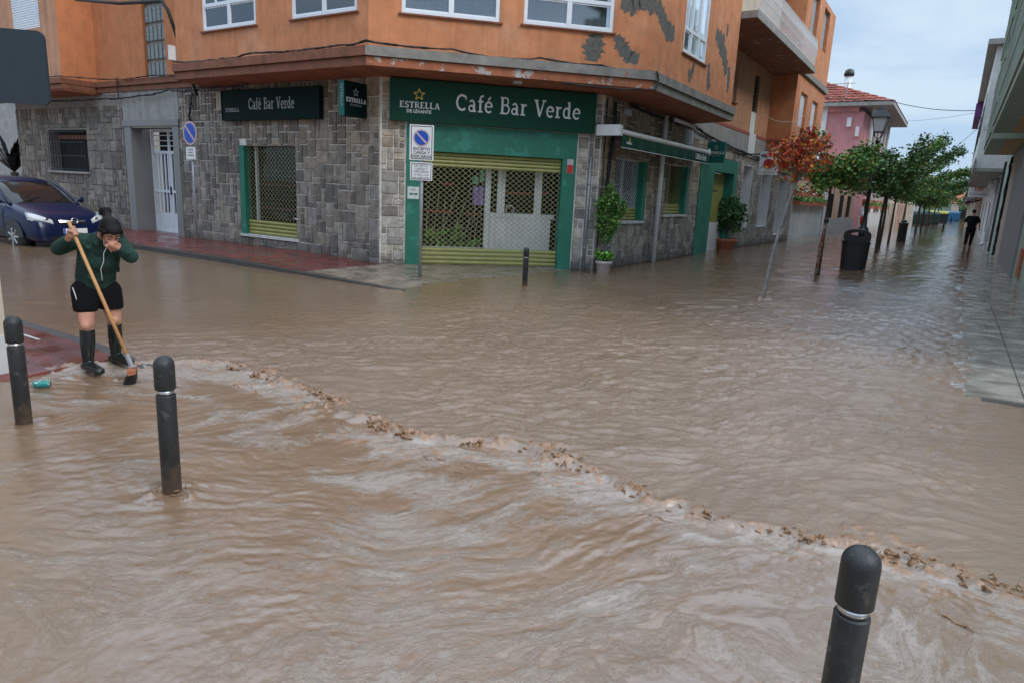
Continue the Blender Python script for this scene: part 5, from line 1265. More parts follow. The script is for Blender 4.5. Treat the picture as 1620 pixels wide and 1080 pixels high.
def crown_limbs(rnd, top, rad, zlo, zhi, nl, shoots=(), nsub=4):
    limbs = []; tw = []
    for k in range(nl):
        a = 2 * math.pi * (k + rnd.random() * .7) / nl; rr = rad * rnd.uniform(.55, 1.05); zt = rnd.uniform(zlo, zhi)
        end = Vector((top.x + rr * math.cos(a), top.y + rr * math.sin(a), zt)); mid = top.lerp(end, .5) + Z * rnd.uniform(.15, .5) * rad
        b = bez(top, mid, end, 8); limbs.append(b)
        for j in range(nsub):
            p = b[rnd.randint(3, 8)]; e = p + Vector((rnd.uniform(-1, 1), rnd.uniform(-1, 1), rnd.uniform(-.55, .4))) * rad * .42
            tw.append(bez(p, p.lerp(e, .5) + Z * .08, e, 4))
    for s_ in shoots:
        end = top + Vector(s_); b = bez(top, top.lerp(end, .45) + Z * abs(s_[2]) * .35, end, 14); limbs.append(b); tw.append(b[5:]); tw.append(b[7:]); tw.append(b[5:]); tw.append(b[9:])
    return limbs, tw
def tree(P, h, rad, zlo, zhi, label, nleaf=7000, size=.085, seed=1, shoots=(), leafm='leaf', lean=(0, 0), tr=.055, grp="trees in a row along the middle of the street", stake=False, tint=(1, 1, 1), mixcol=(2.4, .8, .5), mixp=.05, nl=12, clump=.13):
    rnd = random.Random(seed); rng = np.random.RandomState(seed); P = Vector(P); top = P + Vector((lean[0], lean[1], h))
    t = thing("street_tree", P, label, "tree", grp)
    mb = MB(); b = bez(P - Z * .2, P.lerp(top, .5) + Vector((rnd.uniform(-.05, .05), rnd.uniform(-.05, .05), 0)), top, 8); mb.tube(b, [tr * (1.15 - .45 * k / 8) for k in range(9)], 10)
    limbs, tw = crown_limbs(rnd, top, rad, zlo, zhi, nl, shoots)
    for l in limbs: mb.tube(l, [tr * .5 * (1 - .85 * k / (len(l) - 1)) + .004 for k in range(len(l))], 5)
    for l in tw: mb.tube(l, [.009 * (1 - .7 * k / (len(l) - 1)) for k in range(len(l))], 4)
    mb.build("trunk", M['bark'], t, True)
    segs = [(l[k], l[k + 1]) for l in limbs for k in range(4, len(l) - 1)] + [(l[k], l[k + 1]) for l in tw for k in range(len(l) - 1)]
    # leaf clumps : every segment gets its own density
    den = np.array([max(.04, rnd.gauss(1, .9)) * (a - b).length for a, b in segs]); den /= den.sum()
    idx = rng.choice(len(segs), nleaf, p=den); A = np.array([list(s_[0]) for s_ in segs]); B = np.array([list(s_[1]) for s_ in segs])
    tt = rng.rand(nleaf)[:, None]; pts = A[idx] + (B[idx] - A[idx]) * tt + rng.normal(size=(nleaf, 3)) * clump * np.array([1, 1, .75])
    link_mesh("crown", leaves_mesh(pts, size, rng, tint, mixcol=mixcol, mixp=mixp), M[leafm], t)
    return t
# red creeper-covered sapling
t = thing("red_leaved_tree", (4.509, 12.19, 0), "leaning grey sapling with a ragged crown of red and orange leaves", "tree")
rnd = random.Random(5); rng = np.random.RandomState(5)
mb = MB(); top = Vector((4.86, 12.15, 2.25)); b = bez(Vector((4.50, 12.19, -.2)), Vector((4.58, 12.22, 1.2)), top, 9); mb.tube(b, [.032, .032, .031, .03, .03, .029, .028, .028, .026, .024], 10)
limbs = []
for k in range(27):
    a = rnd.uniform(0, 2 * math.pi); rr = rnd.uniform(.12, .56); e = Vector((4.78 + rr * math.cos(a) * .95, 12.17 + rr * math.sin(a), rnd.uniform(2.5, 3.02) - rr * .3 * (1 if math.cos(a) < 0 else 1.3))); l = bez(b[-1] if k % 3 else b[-2], b[-1].lerp(e, .6) + Z * .25, e, 7); limbs.append(l)
    if rnd.random() < .8: e2 = e + Vector((rnd.uniform(-.12, .12), rnd.uniform(-.12, .12), -rnd.uniform(.1, .3 if math.cos(a) < -.2 else .55))); limbs.append(bez(e, e + Z * .05, e2, 4))
for l in limbs: mb.tube(l, [.009 * (1 - .6 * k / (len(l) - 1)) for k in range(len(l))], 4)
mb.build("trunk", M['bark_grey'], t, True)
pts = []
for l in limbs:
    for k in range(1, len(l)):
        for _ in range(rnd.choice((3, 6, 10))): pts.append(list(l[k] + Vector([rnd.gauss(0, .05) for _ in range(3)])))
link_mesh("crown", leaves_mesh(np.array(pts), .062, rng, (1, 1, 1), droop=.6, mixcol=(1.4, 2.9, 1.2), mixp=.34), M['leafr'], t)
# stake tree
st = thing("tree_stake", (7.40, 16.68, 0), "reddish wooden stake tied to a thin grey trunk", "stake")
mb = MB(); mb.tube([(7.38, 16.66, -.2), (7.40, 16.67, .7), (7.45, 16.66, 1.42)], [.045, .043, .04], 8); mb.build("post", M['stake'], st, True)
mb = MB(); mb.tube([(7.44, 16.66, 1.30), (7.45, 16.66, 1.37)], .056, 10); mb.build("tie", M['black'], st)
tree((7.47, 16.74, 0), 2.15, .95, 2.1, 3.45, "green tree with a stake, just behind the red leaved sapling", 6500, .08, 11, [(.9, .1, .9)], mixp=.12, tr=.04, nl=13)
tps = [(13.2, 4.15, "tree between the litter bin and the tall street lamp"), (18.0, 4.2, "first of the close group of dark trunks behind the lamp"), (21.4, 4.0, "second dark trunked tree behind the lamp"), (25.8, 4.05, "third dark trunked tree, before the far dark bollard post"), (32, 4.2, "tree in mid street right of the dark post bin"), (46.17, 4.35, "tree standing in a small dark mound of debris"), (56, 4.3, "tree just before the green containers"), (69.09, 4.29, "tree beside the green containers"), (86.4, 4.39, "small distant tree near the yellow container"), (104, 4.4, "farthest tree at the end of the row")]
for k, (s_, w_, lb) in enumerate(tps):
    if k == 0: continue
    rad = [1.2, 1.25, 1.3, 1.3, 1.35, 1.4, 1.4, 1.5, 1.5, 1.6][k]
    sh = {1: [(1.5, .3, 2.4), (2.2, 1.3, 1.9), (-1.3, .4, 1.8), (-.9, -.9, 1.3), (.6, -1.2, 1.2)], 2: [(2.6, .9, 2.5), (1.4, .2, 1.9), (-.8, -.6, 1.7)], 3: [(3.5, 1.0, 2.6), (2.1, .3, 3.1), (-.7, .3, 2.0)], 4: [(3.9, .6, 1.9), (2.7, 1, 2.6)], 5: [(3.6, .5, 1.7), (1.5, 0, 2.4)], 6: [(2.5, .3, 1.9)], 7: [(3.3, .5, 1.6)]}.get(k, [])
    tree(SW(s_, w_), 2.15, rad, 2.3, 4.1, lb, 6000 if k < 4 else 4500, .105 if k < 4 else .14, 20 + k, sh, 'leafd' if k % 2 else 'leaf', (.05, .05), .06 if k < 5 else .09, tint=(1, 1, .9), mixp=.08, nl=15, clump=.17)
# dark standing post between the trees
pb = thing("post_bin", SW(28.03, 4.48), "dark waist high post bin between the tree trunks", "bin")
mb = MB(); mb.lathe(SW(28.03, 4.48, -.1), [(.2, 0), (.22, .1), (.22, 1.0), (.24, 1.02), (.24, 1.1), (.12, 1.12)], 16); mb.build("body", M['plastic'], pb, True)
mb = MB(); mb.lathe(SW(28.03, 4.48, 1.03), [(.12, 0), (.16, .06), (.1, .12)], 16); mb.build("lid", M['black'], pb, True)
# street lamp
lp = thing("street_lamp", SW(15.3, 3.87), "tall black street lamp with a four sided lantern", "street lamp")
LB = SW(15.3, 3.87)
mb = MB(); mb.lathe(LB - Z * .15, [(.2, 0), (.2, .25), (.15, .3), (.15, .95), (.2, 1.0), (.17, 1.08), (.1, 1.15), (.075, 1.5), (.07, 2.6), (.085, 2.62), (.085, 2.68), (.06, 2.72), (.05, 4.2), (.07, 4.24), (.07, 4.3), (.04, 4.33)], 14); mb.build("post", M['black'], lp, True)
def frust(mb, c, z0, w0, z1, w1):
    a = [c + U * x * w0 + N * y * w0 + Z * z0 for x, y in ((-1, -1), (1, -1), (1, 1), (-1, 1))]; b_ = [c + U * x * w1 + N * y * w1 + Z * z1 for x, y in ((-1, -1), (1, -1), (1, 1), (-1, 1))]
    for k in range(4): mb.quad(a[k], a[(k + 1) % 4], b_[(k + 1) % 4], b_[k])
    mb.poly(a[::-1]); mb.poly(b_)
mb = MB(); frust(mb, LB, 4.46, .15, 4.95, .245); mb.build("lantern_glass", M['lampglass'], lp)
mb = MB(); frust(mb, LB, 4.96, .31, 5.2, .17); frust(mb, LB, 5.2, .15, 5.27, .13); frust(mb, LB, 5.27, .07, 5.36, .04); frust(mb, LB, 4.94, .3, 4.965, .31); mb.build("lantern_roof", M['black'], lp)
mb = MB()
for x, y in ((-1, -1), (1, -1), (1, 1), (-1, 1)): mb.tube([LB + Z * 4.2, LB + (U * x + N * y) * .12 + Z * 4.3, LB + (U * x + N * y) * .155 + Z * 4.46, LB + (U * x + N * y) * .25 + Z * 4.95], .014, 5)
frust(mb, LB, 4.43, .165, 4.46, .165); mb.build("lantern_frame", M['black'], lp)
# litter bin
LBn = Vector((9.28, 18.75, 0)); bn = thing("litter_bin", LBn, "black plastic litter bin with a rounded hood and open mouth", "bin")
fbn = sign_plate_frame(LBn, Vector((-.45, -1, 0)))
mb = MB(); ring = []
def ov(z, a, b_, o=0): return [LBn + fbn.r * (a * math.copysign(abs(math.cos(R(t))) ** .6, math.cos(R(t)))) + fbn.n * (b_ * math.copysign(abs(math.sin(R(t))) ** .6, math.sin(R(t)))) + Z * z for t in range(0, 360, 12)]
def loft(mb, rings, cap=True):
    n_ = len(rings[0])
    for r0_, r1_ in zip(rings[:-1], rings[1:]):
        for k in range(n_): mb.quad(r0_[k], r0_[(k + 1) % n_], r1_[(k + 1) % n_], r1_[k])
    if cap: mb.poly(rings[0][::-1]); mb.poly(rings[-1])
loft(mb, [ov(-.2, .3, .25), ov(.3, .33, .27), ov(.74, .345, .28)]); loft(mb, [ov(.745, .36, .295), ov(.79, .36, .295)])
mb.build("body", M['plastic'], bn, True)
mb = MB(); hoodp = []
for k in range(13):
    t = R(15 * k); hoodp.append((.335 * math.cos(t), .88 + .22 * max(0, math.sin(t)) ** .8))
arch = [(.335, .79)] + hoodp + [(-.335, .79)]
hole = [(.22 * math.cos(R(t)), .93 + .075 * math.sin(R(t))) for t in range(0, 181, 15)]
def archface(o):
    # front with an oval mouth, built as strips
    n_ = 24; outer = []
    for k in range(n_):
        t = 2 * math.pi * k / n_; c_, s_ = math.cos(t), math.sin(t)
        sg = lambda v, p_: math.copysign(abs(v) ** p_, v)
        x = .335 * sg(c_, .75 if s_ > 0 else .35); z = .93 + (.19 * s_ ** .8 if s_ > 0 else .14 * sg(s_, .35)); outer.append((x, z))
    for k in range(n_):
        t0 = 2 * math.pi * k / n_; t1 = 2 * math.pi * (k + 1) / n_
        i0 = (.17 * math.cos(t0), .985 + .05 * math.sin(t0)); i1 = (.17 * math.cos(t1), .985 + .05 * math.sin(t1)); o0, o1 = outer[k], outer[(k + 1) % n_]
        mb.quad(fbn.p(*o0, o), fbn.p(*o1, o), fbn.p(*i1, o), fbn.p(*i0, o))
    return outer
oa = archface(.26); ob = archface(-.26)
for k in range(24): mb.quad(fbn.p(*oa[k], .26), fbn.p(*oa[(k + 1) % 24], .26), fbn.p(*oa[(k + 1) % 24], -.26), fbn.p(*oa[k], -.26))
mb.build("hood", M['plastic'], bn)

# potted plants
def foliage(name, t, centres, nleaf, size, mat, seed, tint=(1, 1, 1), mixcol=None, mixp=0):
    rng = np.random.RandomState(seed); n_ = len(centres); w_ = np.array([c[3] ** 2 * c[4] for c in centres]); w_ = w_ / w_.sum(); idx = rng.choice(n_, nleaf, p=w_)
    C_ = np.array([c[:3] for c in centres]); S_r = np.array([[c[3], c[3], c[4]] for c in centres]); d = rng.normal(size=(nleaf, 3)); d /= np.linalg.norm(d, axis=1)[:, None]; r_ = rng.uniform(.35, 1, nleaf)[:, None] ** .6
    pts = C_[idx] + d * r_ * S_r[idx]; pts += rng.normal(size=pts.shape) * size * .4
    return link_mesh(name, leaves_mesh(pts, size, rng, tint, mixcol=mixcol, mixp=mixp), M[mat], t)
PP = Vector((1.97, 15.22, 0)); pt = thing("potted_plant", PP, "tall climbing green shrub in a pale pot beside the pillar", "plant")
mb = MB(); mb.lathe(PP - Z * .05, [(.12, 0), (.14, .02), (.165, .24), (.19, .25), (.19, .31), (.165, .31), (.16, .28)], 20); mb.build("pot", M['potwhite'], pt, True)
mb = MB(); mb.lathe(PP, [(.15, .2), (.15, .235)], 16); mb.build("soil", M['soil'], pt)
mb = MB()
for k in range(3): mb.tube([PP + Z * .2 + U * .03 * k, PP + Vector((.05 * k - .02, .04, .8)), PP + Vector((.08 - .04 * k, .03, 1.7))], [.02, .017, .01], 6)
mb.build("stem", M['bark_grey'], pt, True)
x, y = PP.x, PP.y
foliage("foliage", pt, [(x + .04, y, 1.6, .22, .2), (x - .08, y, 1.3, .17, .2), (x + .24, y + .12, 1.38, .2, .16), (x + .1, y, 1.08, .19, .2), (x + .02, y, .82, .15, .18), (x - .2, y, 1.5, .12, .1), (x + .36, y + .1, 1.52, .1, .09), (x + .02, y, 1.86, .1, .1), (x - .14, y, 1.02, .1, .1)], 1900, .065, 'leaf', 3, (.75, .8, .7))
foliage("foliage", pt, [(x, y, .38, .2, .08)], 220, .09, 'leaf', 4, (1.2, 1.3, 1.0))
PP = Vector((7.45, 24.4, 0)); pt = thing("potted_plant", PP, "dark round shrub in a terracotta pot by the green doorway", "plant")
mb = MB(); mb.lathe(PP - Z * .08, [(.24, 0), (.26, .03), (.34, .36), (.39, .38), (.39, .47), (.34, .47), (.33, .42)], 22); mb.build("pot", M['terracotta'], pt, True)
mb = MB(); mb.lathe(PP, [(.32, .3), (.32, .33)], 16); mb.build("soil", M['soil'], pt)
mb = MB(); mb.tube([PP + Z * .3, PP + Z * 1.0], .02, 6); mb.tube([PP + Z * .6, PP + Vector((.2, 0, 1.2))], .014, 6); mb.tube([PP + Z * .5, PP + Vector((-.25, 0, 1.1))], .014, 6); mb.build("stem", M['bark'], pt)
x, y = PP.x, PP.y
foliage("foliage", pt, [(x, y, 1.15, .42, .36), (x + .34, y, 1.42, .26, .24), (x - .24, y, 1.55, .26, .22), (x - .36, y, .8, .22, .2), (x + .28, y - .1, .86, .25, .2), (x + .1, y, 1.72, .2, .16), (x - .5, y, 1.2, .18, .18), (x + .55, y, 1.15, .16, .16)], 1700, .1, 'leafd', 5, (.8, .9, .9))
# plants behind the shop grille
for k, (a, hh) in enumerate(((1.1, 1.0), (1.45, .8), (1.75, .9), (2.1, .75))):
    P = W2.p(a, .1, -.75); ip = thing("indoor_plant", P, ["bushy indoor plant, leftmost behind the café grille", "short spiky indoor plant, second from the left behind the café grille", "indoor plant with dry stalks in the middle of the left grille half", "leafy indoor plant beside the white door post"][k], "plant", "plants behind the café grille")
    mb = MB(); mb.lathe(P, [(.08, 0), (.11, .2), (.12, .2)], 12); mb.build("pot", M['potwhite'], ip, True)
    mb = MB(); rnd = random.Random(k)
    for j in range(2): mb.tube([P + Z * .2, P + CH * rnd.uniform(-.15, .15) + Z * (hh * .6), P + CH * rnd.uniform(-.4, .4) + Z * (hh + rnd.uniform(.2, .9))], .007, 4)
    mb.build("stem", M['cream'], ip)
    foliage("foliage", ip, [(P.x, P.y, hh * .6, .16 + .05 * (k % 2), .16 + .12 * (k % 3))], [150, 60, 90, 70][k], .12, 'leaf', 30 + k)

# ------------------------------------------------------------------ left side of the street beyond the café
def bld(name, P, label): return thing(name, P, label, "building")
WL = W3
gw = thing("garden_wall", WL.p(26, 0), "white garden wall carrying two rows of brick flower boxes", "wall")
mb = MB(); mb.box(WL, 21.45, 31.4, -.3, 1.72, -.25, .0); mb.box(WL, 30.6, 31.6, -.3, 2.5, -.26, .06); mb.build("wall", M['whitegrey'], gw)
for k, (a0, a1, z, o) in enumerate(((21.6, 25.8, 1.66, .02), (26.0, 30.5, 1.66, .02), (21.6, 30.5, 2.12, -.25))):
    fbx = thing("flower_box", WL.p((a0 + a1) / 2, z, o), ["nearer brick flower box on the white wall", "farther brick flower box on the white wall", "upper brick flower box full of red and white blooms"][k], "flower box", "brick flower boxes on the white wall")
    mb = MB(); mb.box(WL, a0, a1, z, z + .2, o - .1, o + .3); mb.build("box", M['terracotta'], fbx)
    c = WL.p(0, 0, o + .1); cs = []; n_ = int((a1 - a0) / .5)
    for j in range(n_): q = WL.p(a0 + .3 + (a1 - a0 - .5) * j / n_, z + .28, o + .1); cs.append((q.x, q.y, q.z, .3, .14 if k < 2 else .26))
    foliage("foliage", fbx, cs, 900, .1, 'leaf', 50 + k)
    if k == 2:
        foliage("flowers", fbx, cs, 380, .13, 'flower_red', 60); foliage("flowers", fbx, cs, 200, .12, 'flower_white', 61)
be = bld("beige_house", WL.p(38, 0), "low beige house with three narrow barred windows and a grey base")
HBz = [(33.0, 34.3, .95, 2.45), (37.3, 38.9, .95, 2.45), (41.0, 42.8, .95, 2.45)]
mb = MB(); panel(mb, WL, 31.65, 45, -.3, 4.0, HBz, -.02, .2); mb.quad(WL.p(45, -.3, -.02), WL.p(45, -.3, -6), WL.p(45, 4, -6), WL.p(45, 4, -.02)); mb.quad(WL.p(31.65, -.3, -.02), WL.p(31.65, 4, -.02), WL.p(31.65, 4, -6), WL.p(31.65, -.3, -6)); mb.quad(WL.p(31.65, 4, -.02), WL.p(45, 4, -.02), WL.p(45, 4, -6), WL.p(31.65, 4, -6)); mb.build("wall", M['beige'], be)
mb = MB(); mb.box(WL, 31.66, 45.05, -.3, .86, -.02, .05); mb.build("plinth", M['concrete'], be)
for h in HBz:
    mb = MB(); mb.box(WL, *h, -.2, -.17); w_ = mb.build("window", M['dark'], be)
    mb = MB()
    for k in range(7): x = h[0] + (h[1] - h[0]) * (k + .5) / 7; mb.tube([WL.p(x, h[2], .02), WL.p(x, h[3], .02)], .014, 4)
    mb.build("bars", M['black'], w_)
    mb = MB(); mb.box(WL, h[0] - .1, h[1] + .1, h[2] - .07, h[2], -.1, .06); mb.build("sill", M['concrete'], w_)
sk = thing("scooter", WL.p(46.5, 0, .6), "parked scooter seen from the front beyond the beige house", "scooter")
mb = MB(); q = WL.p(46.5, 0, .6); mb.cap(q + Z * .45, .16, q + Z * .85 , .2); mb.cap(q + Z * .85, .2, q + Z * 1.05 + U * .1, .12); mb.build("body", M['signred'], sk, True)
mb = MB(); mb.lathe(q - N * .06 + Z * .2, [(.1, 0), (.25, .01), (.25, .11), (.1, .12)], 16, axis=N); mb.build("wheel", M['tyre'], sk)
mb = MB(); mb.cap(q + Z * 1.15 - U * .1, .12, q + Z * 1.35 + U * .05, .1); mb.build("windscreen", M['pvc'], sk, True)
mb = MB(); mb.tube([q + Z * 1.1 - N * .3, q + Z * 1.15, q + Z * 1.1 + N * .3], .02, 5); mb.build("handlebar", M['black'], sk)
bg_ = bld("blue_gate_house", WL.p(48, 0), "narrow pale blue grey gateway beyond the beige house")
mb = MB(); mb.box(WL, 45.1, 51, -.3, 2.7, -1.5, -1.0); mb.build("wall", pm("blue_grey_render", (.32, .38, .42), .8, .1, 2), bg_)
mb = MB(); mb.box(WL, 46, 50, 0, 2.2, -1.0, -.95); mb.build("gate", M['granite'], bg_)
gw2 = thing("garden_wall", WL.p(60, 0), "farther white garden wall with small brick flower boxes", "wall")
mb = MB(); mb.box(WL, 51.2, 74, -.3, 1.75, -.3, 0); mb.build("wall", M['white'], gw2)
for k, a0 in enumerate((52, 60, 67)):
    fbx = thing("flower_box", WL.p(a0 + 3, 1.6), ["nearest flower box of the far white wall", "middle flower box of the far white wall", "last flower box of the far white wall"][k], "flower box", "flower boxes on the far white wall")
    mb = MB(); mb.box(WL, a0, a0 + 5.5, 1.62, 1.9, .01, .35); mb.box(WL, a0, a0 + 5.5, 2.2, 2.4, -.3, .05); mb.build("box", M['terracotta'], fbx)
    q = [(*WL.p(a0 + 1 + j, 2.0, .1), .4, .2) for j in range(5)]; foliage("foliage", fbx, q, 300, .14, 'leaf', 70 + k)
far = [(76, 90, 5.5, 'cream', "cream street house with a brown door beyond the white wall"), (90.5, 104, 4.2, 'beige', "low beige street house beyond the cream one"), (105, 125, 6.5, 'cream', "tall cream house far down the left side"), (126, 150, 5, 'whitegrey', "last pale house on the left side of the street")]
for k, (a0, a1, h_, mt, lb) in enumerate(far):
    b_ = bld("street_house", WL.p((a0 + a1) / 2, 0), lb); b_["group"] = "street houses on the left side"
    hs = []
    for j in range(int((a1 - a0) / 4)):
        x = a0 + 1.3 + 4 * j; hs.append((x, x + 1.3, 0.0 if j == 1 else .9, 2.3))
        if h_ > 5: hs.append((x, x + 1.2, 3.4, 4.7))
    mb = MB(); panel(mb, WL, a0, a1, -.3, h_, hs, 0, .2)
    for x in (a0, a1): mb.quad(WL.p(x, -.3, 0), WL.p(x, -.3, -8), WL.p(x, h_, -8), WL.p(x, h_, 0))
    mb.build("wall", M[mt], b_)
    mb = MB(); mb.quad(WL.p(a0 - .2, h_, .3), WL.p(a1 + .2, h_, .3), WL.p(a1 + .2, h_ + 1.4, -4), WL.p(a0 - .2, h_ + 1.4, -4)); mb.quad(WL.p(a0 - .2, h_ - .1, .3), WL.p(a1 + .2, h_ - .1, .3), WL.p(a1 + .2, h_, .3), WL.p(a0 - .2, h_, .3)); mb.build("roof", M['rooftile'], b_)
    for x0, x1, z0, z1 in hs:
        mb = MB(); mb.box(WL, x0, x1, z0, z1, -.2, -.17); mb.build("door" if z0 == 0 else "window", M['ledge'] if z0 == 0 else M['dark'], b_)
# pink house with the tiled roof
pk = bld("pink_house", SW(50, -2), "pink house with a red tiled roof, deep eaves and a white chimney pipe")
S0, S1, EW, EZ = 44.8, 59.5, .7, 8.95
FP = Fr(SW(S0, 0), N, -U)
mb = MB(); mb.box(FP, -3.6, EW - .9, -.3, EZ - .25, -12, 0); mb.build("wall", M['pink'], pk)
mb = MB(); mb.box(FP, -12, -2.75, -.3, EZ + .1, -12, .25); mb.build("wall", M['white'], pk)
mb = MB(); mb.box(FP, -2.74, -1.4, EZ - .25, EZ + .75, -3, .22); mb.build("parapet", M['pink'], pk); mb = MB(); mb.box(FP, -1.39, -.6, EZ - .25, EZ + .1, -3, .21); mb.build("parapet", M['pink'], pk); mb = MB(); mb.box(FP, -.75, .3, 4.2, 5.6, -2, .5); mb.build("parapet", M['pink'], pk)
mb = MB(); mb.box(FP, -1.3, -1.0, 7.6, 8.25, .0, .3); mb.box(FP, -.62, -.4, 6.9, 7.6, .0, .3); mb.build("window", M['white'], pk)
mb = MB()
RZ = 13.2; rw = -9.5; Eo = 1.7
c00 = SW(44, Eo, EZ + .35); c01 = SW(60, Eo, EZ + .35); r0_ = SW(49.5, rw, RZ); r1_ = SW(56, rw, RZ); l0 = SW(44, -20, EZ + .35)
def tiled(mb, A, B, C, D, nu, nv):
    """roof plane as rows of rounded tiles: A-B eave, D-C ridge"""
    up_ = ((B - A).cross(D - A)).normalized(); up_ = up_ if up_.z > 0 else -up_
    for j in range(nv):
        for i in range(nu):
            for q in range(3):
                u0_, u1_ = (i + q / 3) / nu, (i + (q + 1) / 3) / nu
                hh = [.06 * math.sin(math.pi * x) for x in (q / 3, (q + 1) / 3)]
                def P(u_, v_, h): return A.lerp(B, u_).lerp(D.lerp(C, u_), v_) + up_ * h
                v0_, v1_ = j / nv, (j + 1) / nv; k = _tr.uniform(.6, 1.5); col = (k, k * _tr.uniform(.9, 1.1), k)
                mb.quad(P(u0_, v0_, hh[0] + .05), P(u1_, v0_, hh[1] + .05), P(u1_, v1_, hh[1]), P(u0_, v1_, hh[0]), col)
_tr = random.Random(2)
tiled(mb, l0, c00, r0_, SW(49.5, -20, RZ), 52, 18); tiled(mb, c00, c01, r1_, r0_, 40, 18)
mb.quad(c01, SW(60, -20, EZ + .35), SW(56, -20, RZ), r1_)
mb.build("roof", M['rooftile'], pk)
mb = MB()
mb.quad(SW(44, -20, EZ + .33), SW(44, Eo, EZ + .33), SW(60, Eo, EZ + .33), SW(60, -20, EZ + .33))
for A, B in ((SW(44, -20, 0), SW(44, Eo, 0)), (SW(44, Eo, 0), SW(60, Eo, 0))):
    mb.quad(A + Z * (EZ + .1), B + Z * (EZ + .1), B + Z * (EZ + .36), A + Z * (EZ + .36))
mb.quad(SW(44, -20, EZ + .1), SW(44, Eo, EZ + .1), SW(60, Eo, EZ + .1), SW(60, -20, EZ + .1))
mb.build("eaves", M['concrete'], pk)
mb = MB()
for k in range(6): c_ = SW(45.5 + 2.6 * k, .35, 0); mb.tube([c_ + Z * 3.5, c_ + Z * (EZ + .1)], .14, 8)
mb.box(FP, -.85, .6, 5.7, 6.0, -13, .0); mb.build("column", M['whitegrey'], pk)
ch_ = SW(46.5, -1.9, 0)
mb = MB(); mb.tube([ch_ + Z * (EZ - .1), ch_ + Z * 11.5], .26, 14); chm = mb.build("chimney", M['white'], pk, True)
mb = MB(); mb.lathe(ch_ + Z * 11.5, [(.24, 0), (.36, .05), (.38, .2), (.3, .45), (.15, .55)], 14); mb.build("cowl", M['black'], chm, True)
an = thing("antenna", SW(44.5, -1.6, EZ), "thin television aerial on the pink house", "antenna")
mb = MB(); q = SW(44.5, -1.6, 0); mb.tube([q + Z * (EZ - .6), q + Z * 10.8], .03, 5); mb.build("mast", M['galv'], an)
mb = MB(); mb.tube([q + Z * 10.7 - N * 1.1, q + Z * 10.7 + N * .5], .02, 4)
for k in range(6): mb.tube([q + Z * 10.7 - N * (1.0 - .25 * k) - U * .25, q + Z * 10.7 - N * (1.0 - .25 * k) + U * .25], .012, 4)
mb.build("array", M['galv'], an)

# ------------------------------------------------------------------ right side of the street
gr = bld("pale_green_building", WR.p(5, 0), "pale green building with long projecting balconies on the right edge")
mb = MB(); Hg = [(-3.2, -1, -.1, 2.6), (2.0, 4.3, -.1, 2.5)]
panel(mb, WR, -5, 24.4, -.3, 10.4, Hg, 0, .25); mb.quad(WR.p(-5, -.3, 0), WR.p(-5, 10.4, 0), WR.p(-5, 10.4, -10), WR.p(-5, -.3, -10)); mb.quad(WR.p(24.4, -.3, 0), WR.p(24.4, 10.4, 0), WR.p(24.4, 10.4, -10), WR.p(24.4, -.3, -10)); mb.quad(WR.p(-5, 10.4, 0), WR.p(24.4, 10.4, 0), WR.p(24.4, 10.4, -10), WR.p(-5, 10.4, -10))
mb.build("wall", M['palegreen'], gr)
for h in Hg: mb = MB(); mb.box(WR, *h, -.25, -.2); mb.build("door", M['slate'], gr)
mb = MB(); mb.box(WR, 8.8, 16.2, -.2, 4.0, .0, .05); mb.build("stone_panel", M['slate'], gr)
mb = MB(); mb.box(WR, 16.25, 19.0, -.2, 4.0, 0, .03); mb.build("wall", M['cream'], gr)
for k, (a0, a1, z0, lift) in enumerate(((-5, 12.1, 4.1, 0), (13.0, 20.4, 4.02, 0), (-5, 12.1, 7.4, 0), (13.0, 20.4, 7.4, 0))):
    mb = MB(); mb.box(WR, a0, a1, z0, z0 + (2.9 if k < 2 else 3.2), .01, 1.0)
    for j in range(int((a1 - a0) / .6)): x = a0 + .3 + .6 * j; mb.box(WR, x, x + .05, z0 + .25, z0 + 2.85, 1.0, 1.03)
    for z in (z0 + .2, z0 + 1.1, z0 + 2.4): mb.box(WR, a0, a1, z, z + .08, 1.0, 1.04)
    ba = mb.build("balcony", M['palegreen'], gr)
    mb = MB(); mb.box(WR, a0 + .3, a1 - .3, z0 - .02, z0 - .002, .1, .55); mb.build("soffit_panel", M['tan'], ba)
    mb = MB()
    for j in range(3): x = a0 + (a1 - a0) * (.15 + .3 * j); mb.box(WR, x, x + 1.6, z0 + 1.3, z0 + 2.3, 1.0, 1.015)
    mb.build("window", M['dark'], ba)
mb = MB(); mb.box(WR, 19.2, 19.35, 4.9, 5.0, 1.0, 1.2); mb.build("bracket_light", M['white'], gr)
cable([WR.p(19.4, .1, .06), WR.p(19.4, 3.9, .06)], .04, gr, "cable_bundle", 31, 0, .03, 3)
mb = MB(); mb.box(WR, 24.3, 24.75, -.2, 4.0, .0, .08); mb.build("drainpipe", M['black'], gr)
mb = MB(); mb.box(WR, 6.6, 7.3, .2, .9, .0, .05); mb.build("meter_panel", M['terracotta'], gr)
wh = bld("white_building", WR.p(38, 0), "white building with an overhanging upper floor on the right")
mb = MB(); Hw = [(29, 31, -.1, 2.5), (34, 36, .6, 2.3), (40, 42, -.1, 2.5), (46, 48, .6, 2.3)]
panel(mb, WR, 24.8, 52, -.3, 9.2, Hw, 0, .25); mb.box(WR, 25.2, 52, 3.75, 9.1, 0.01, 1.18); mb.quad(WR.p(52, -.3, 0), WR.p(52, 9, 0), WR.p(52, 9, -8), WR.p(52, -.3, -8)); mb.build("wall", M['white'], wh)
mb = MB(); mb.box(WR, 25.1, 52.1, 3.6, 3.745, 0, 1.15); mb.box(WR, 24.9, 52.1, 3.745, 4.2, 1.19, 1.22); mb.build("band", M['concrete'], wh)
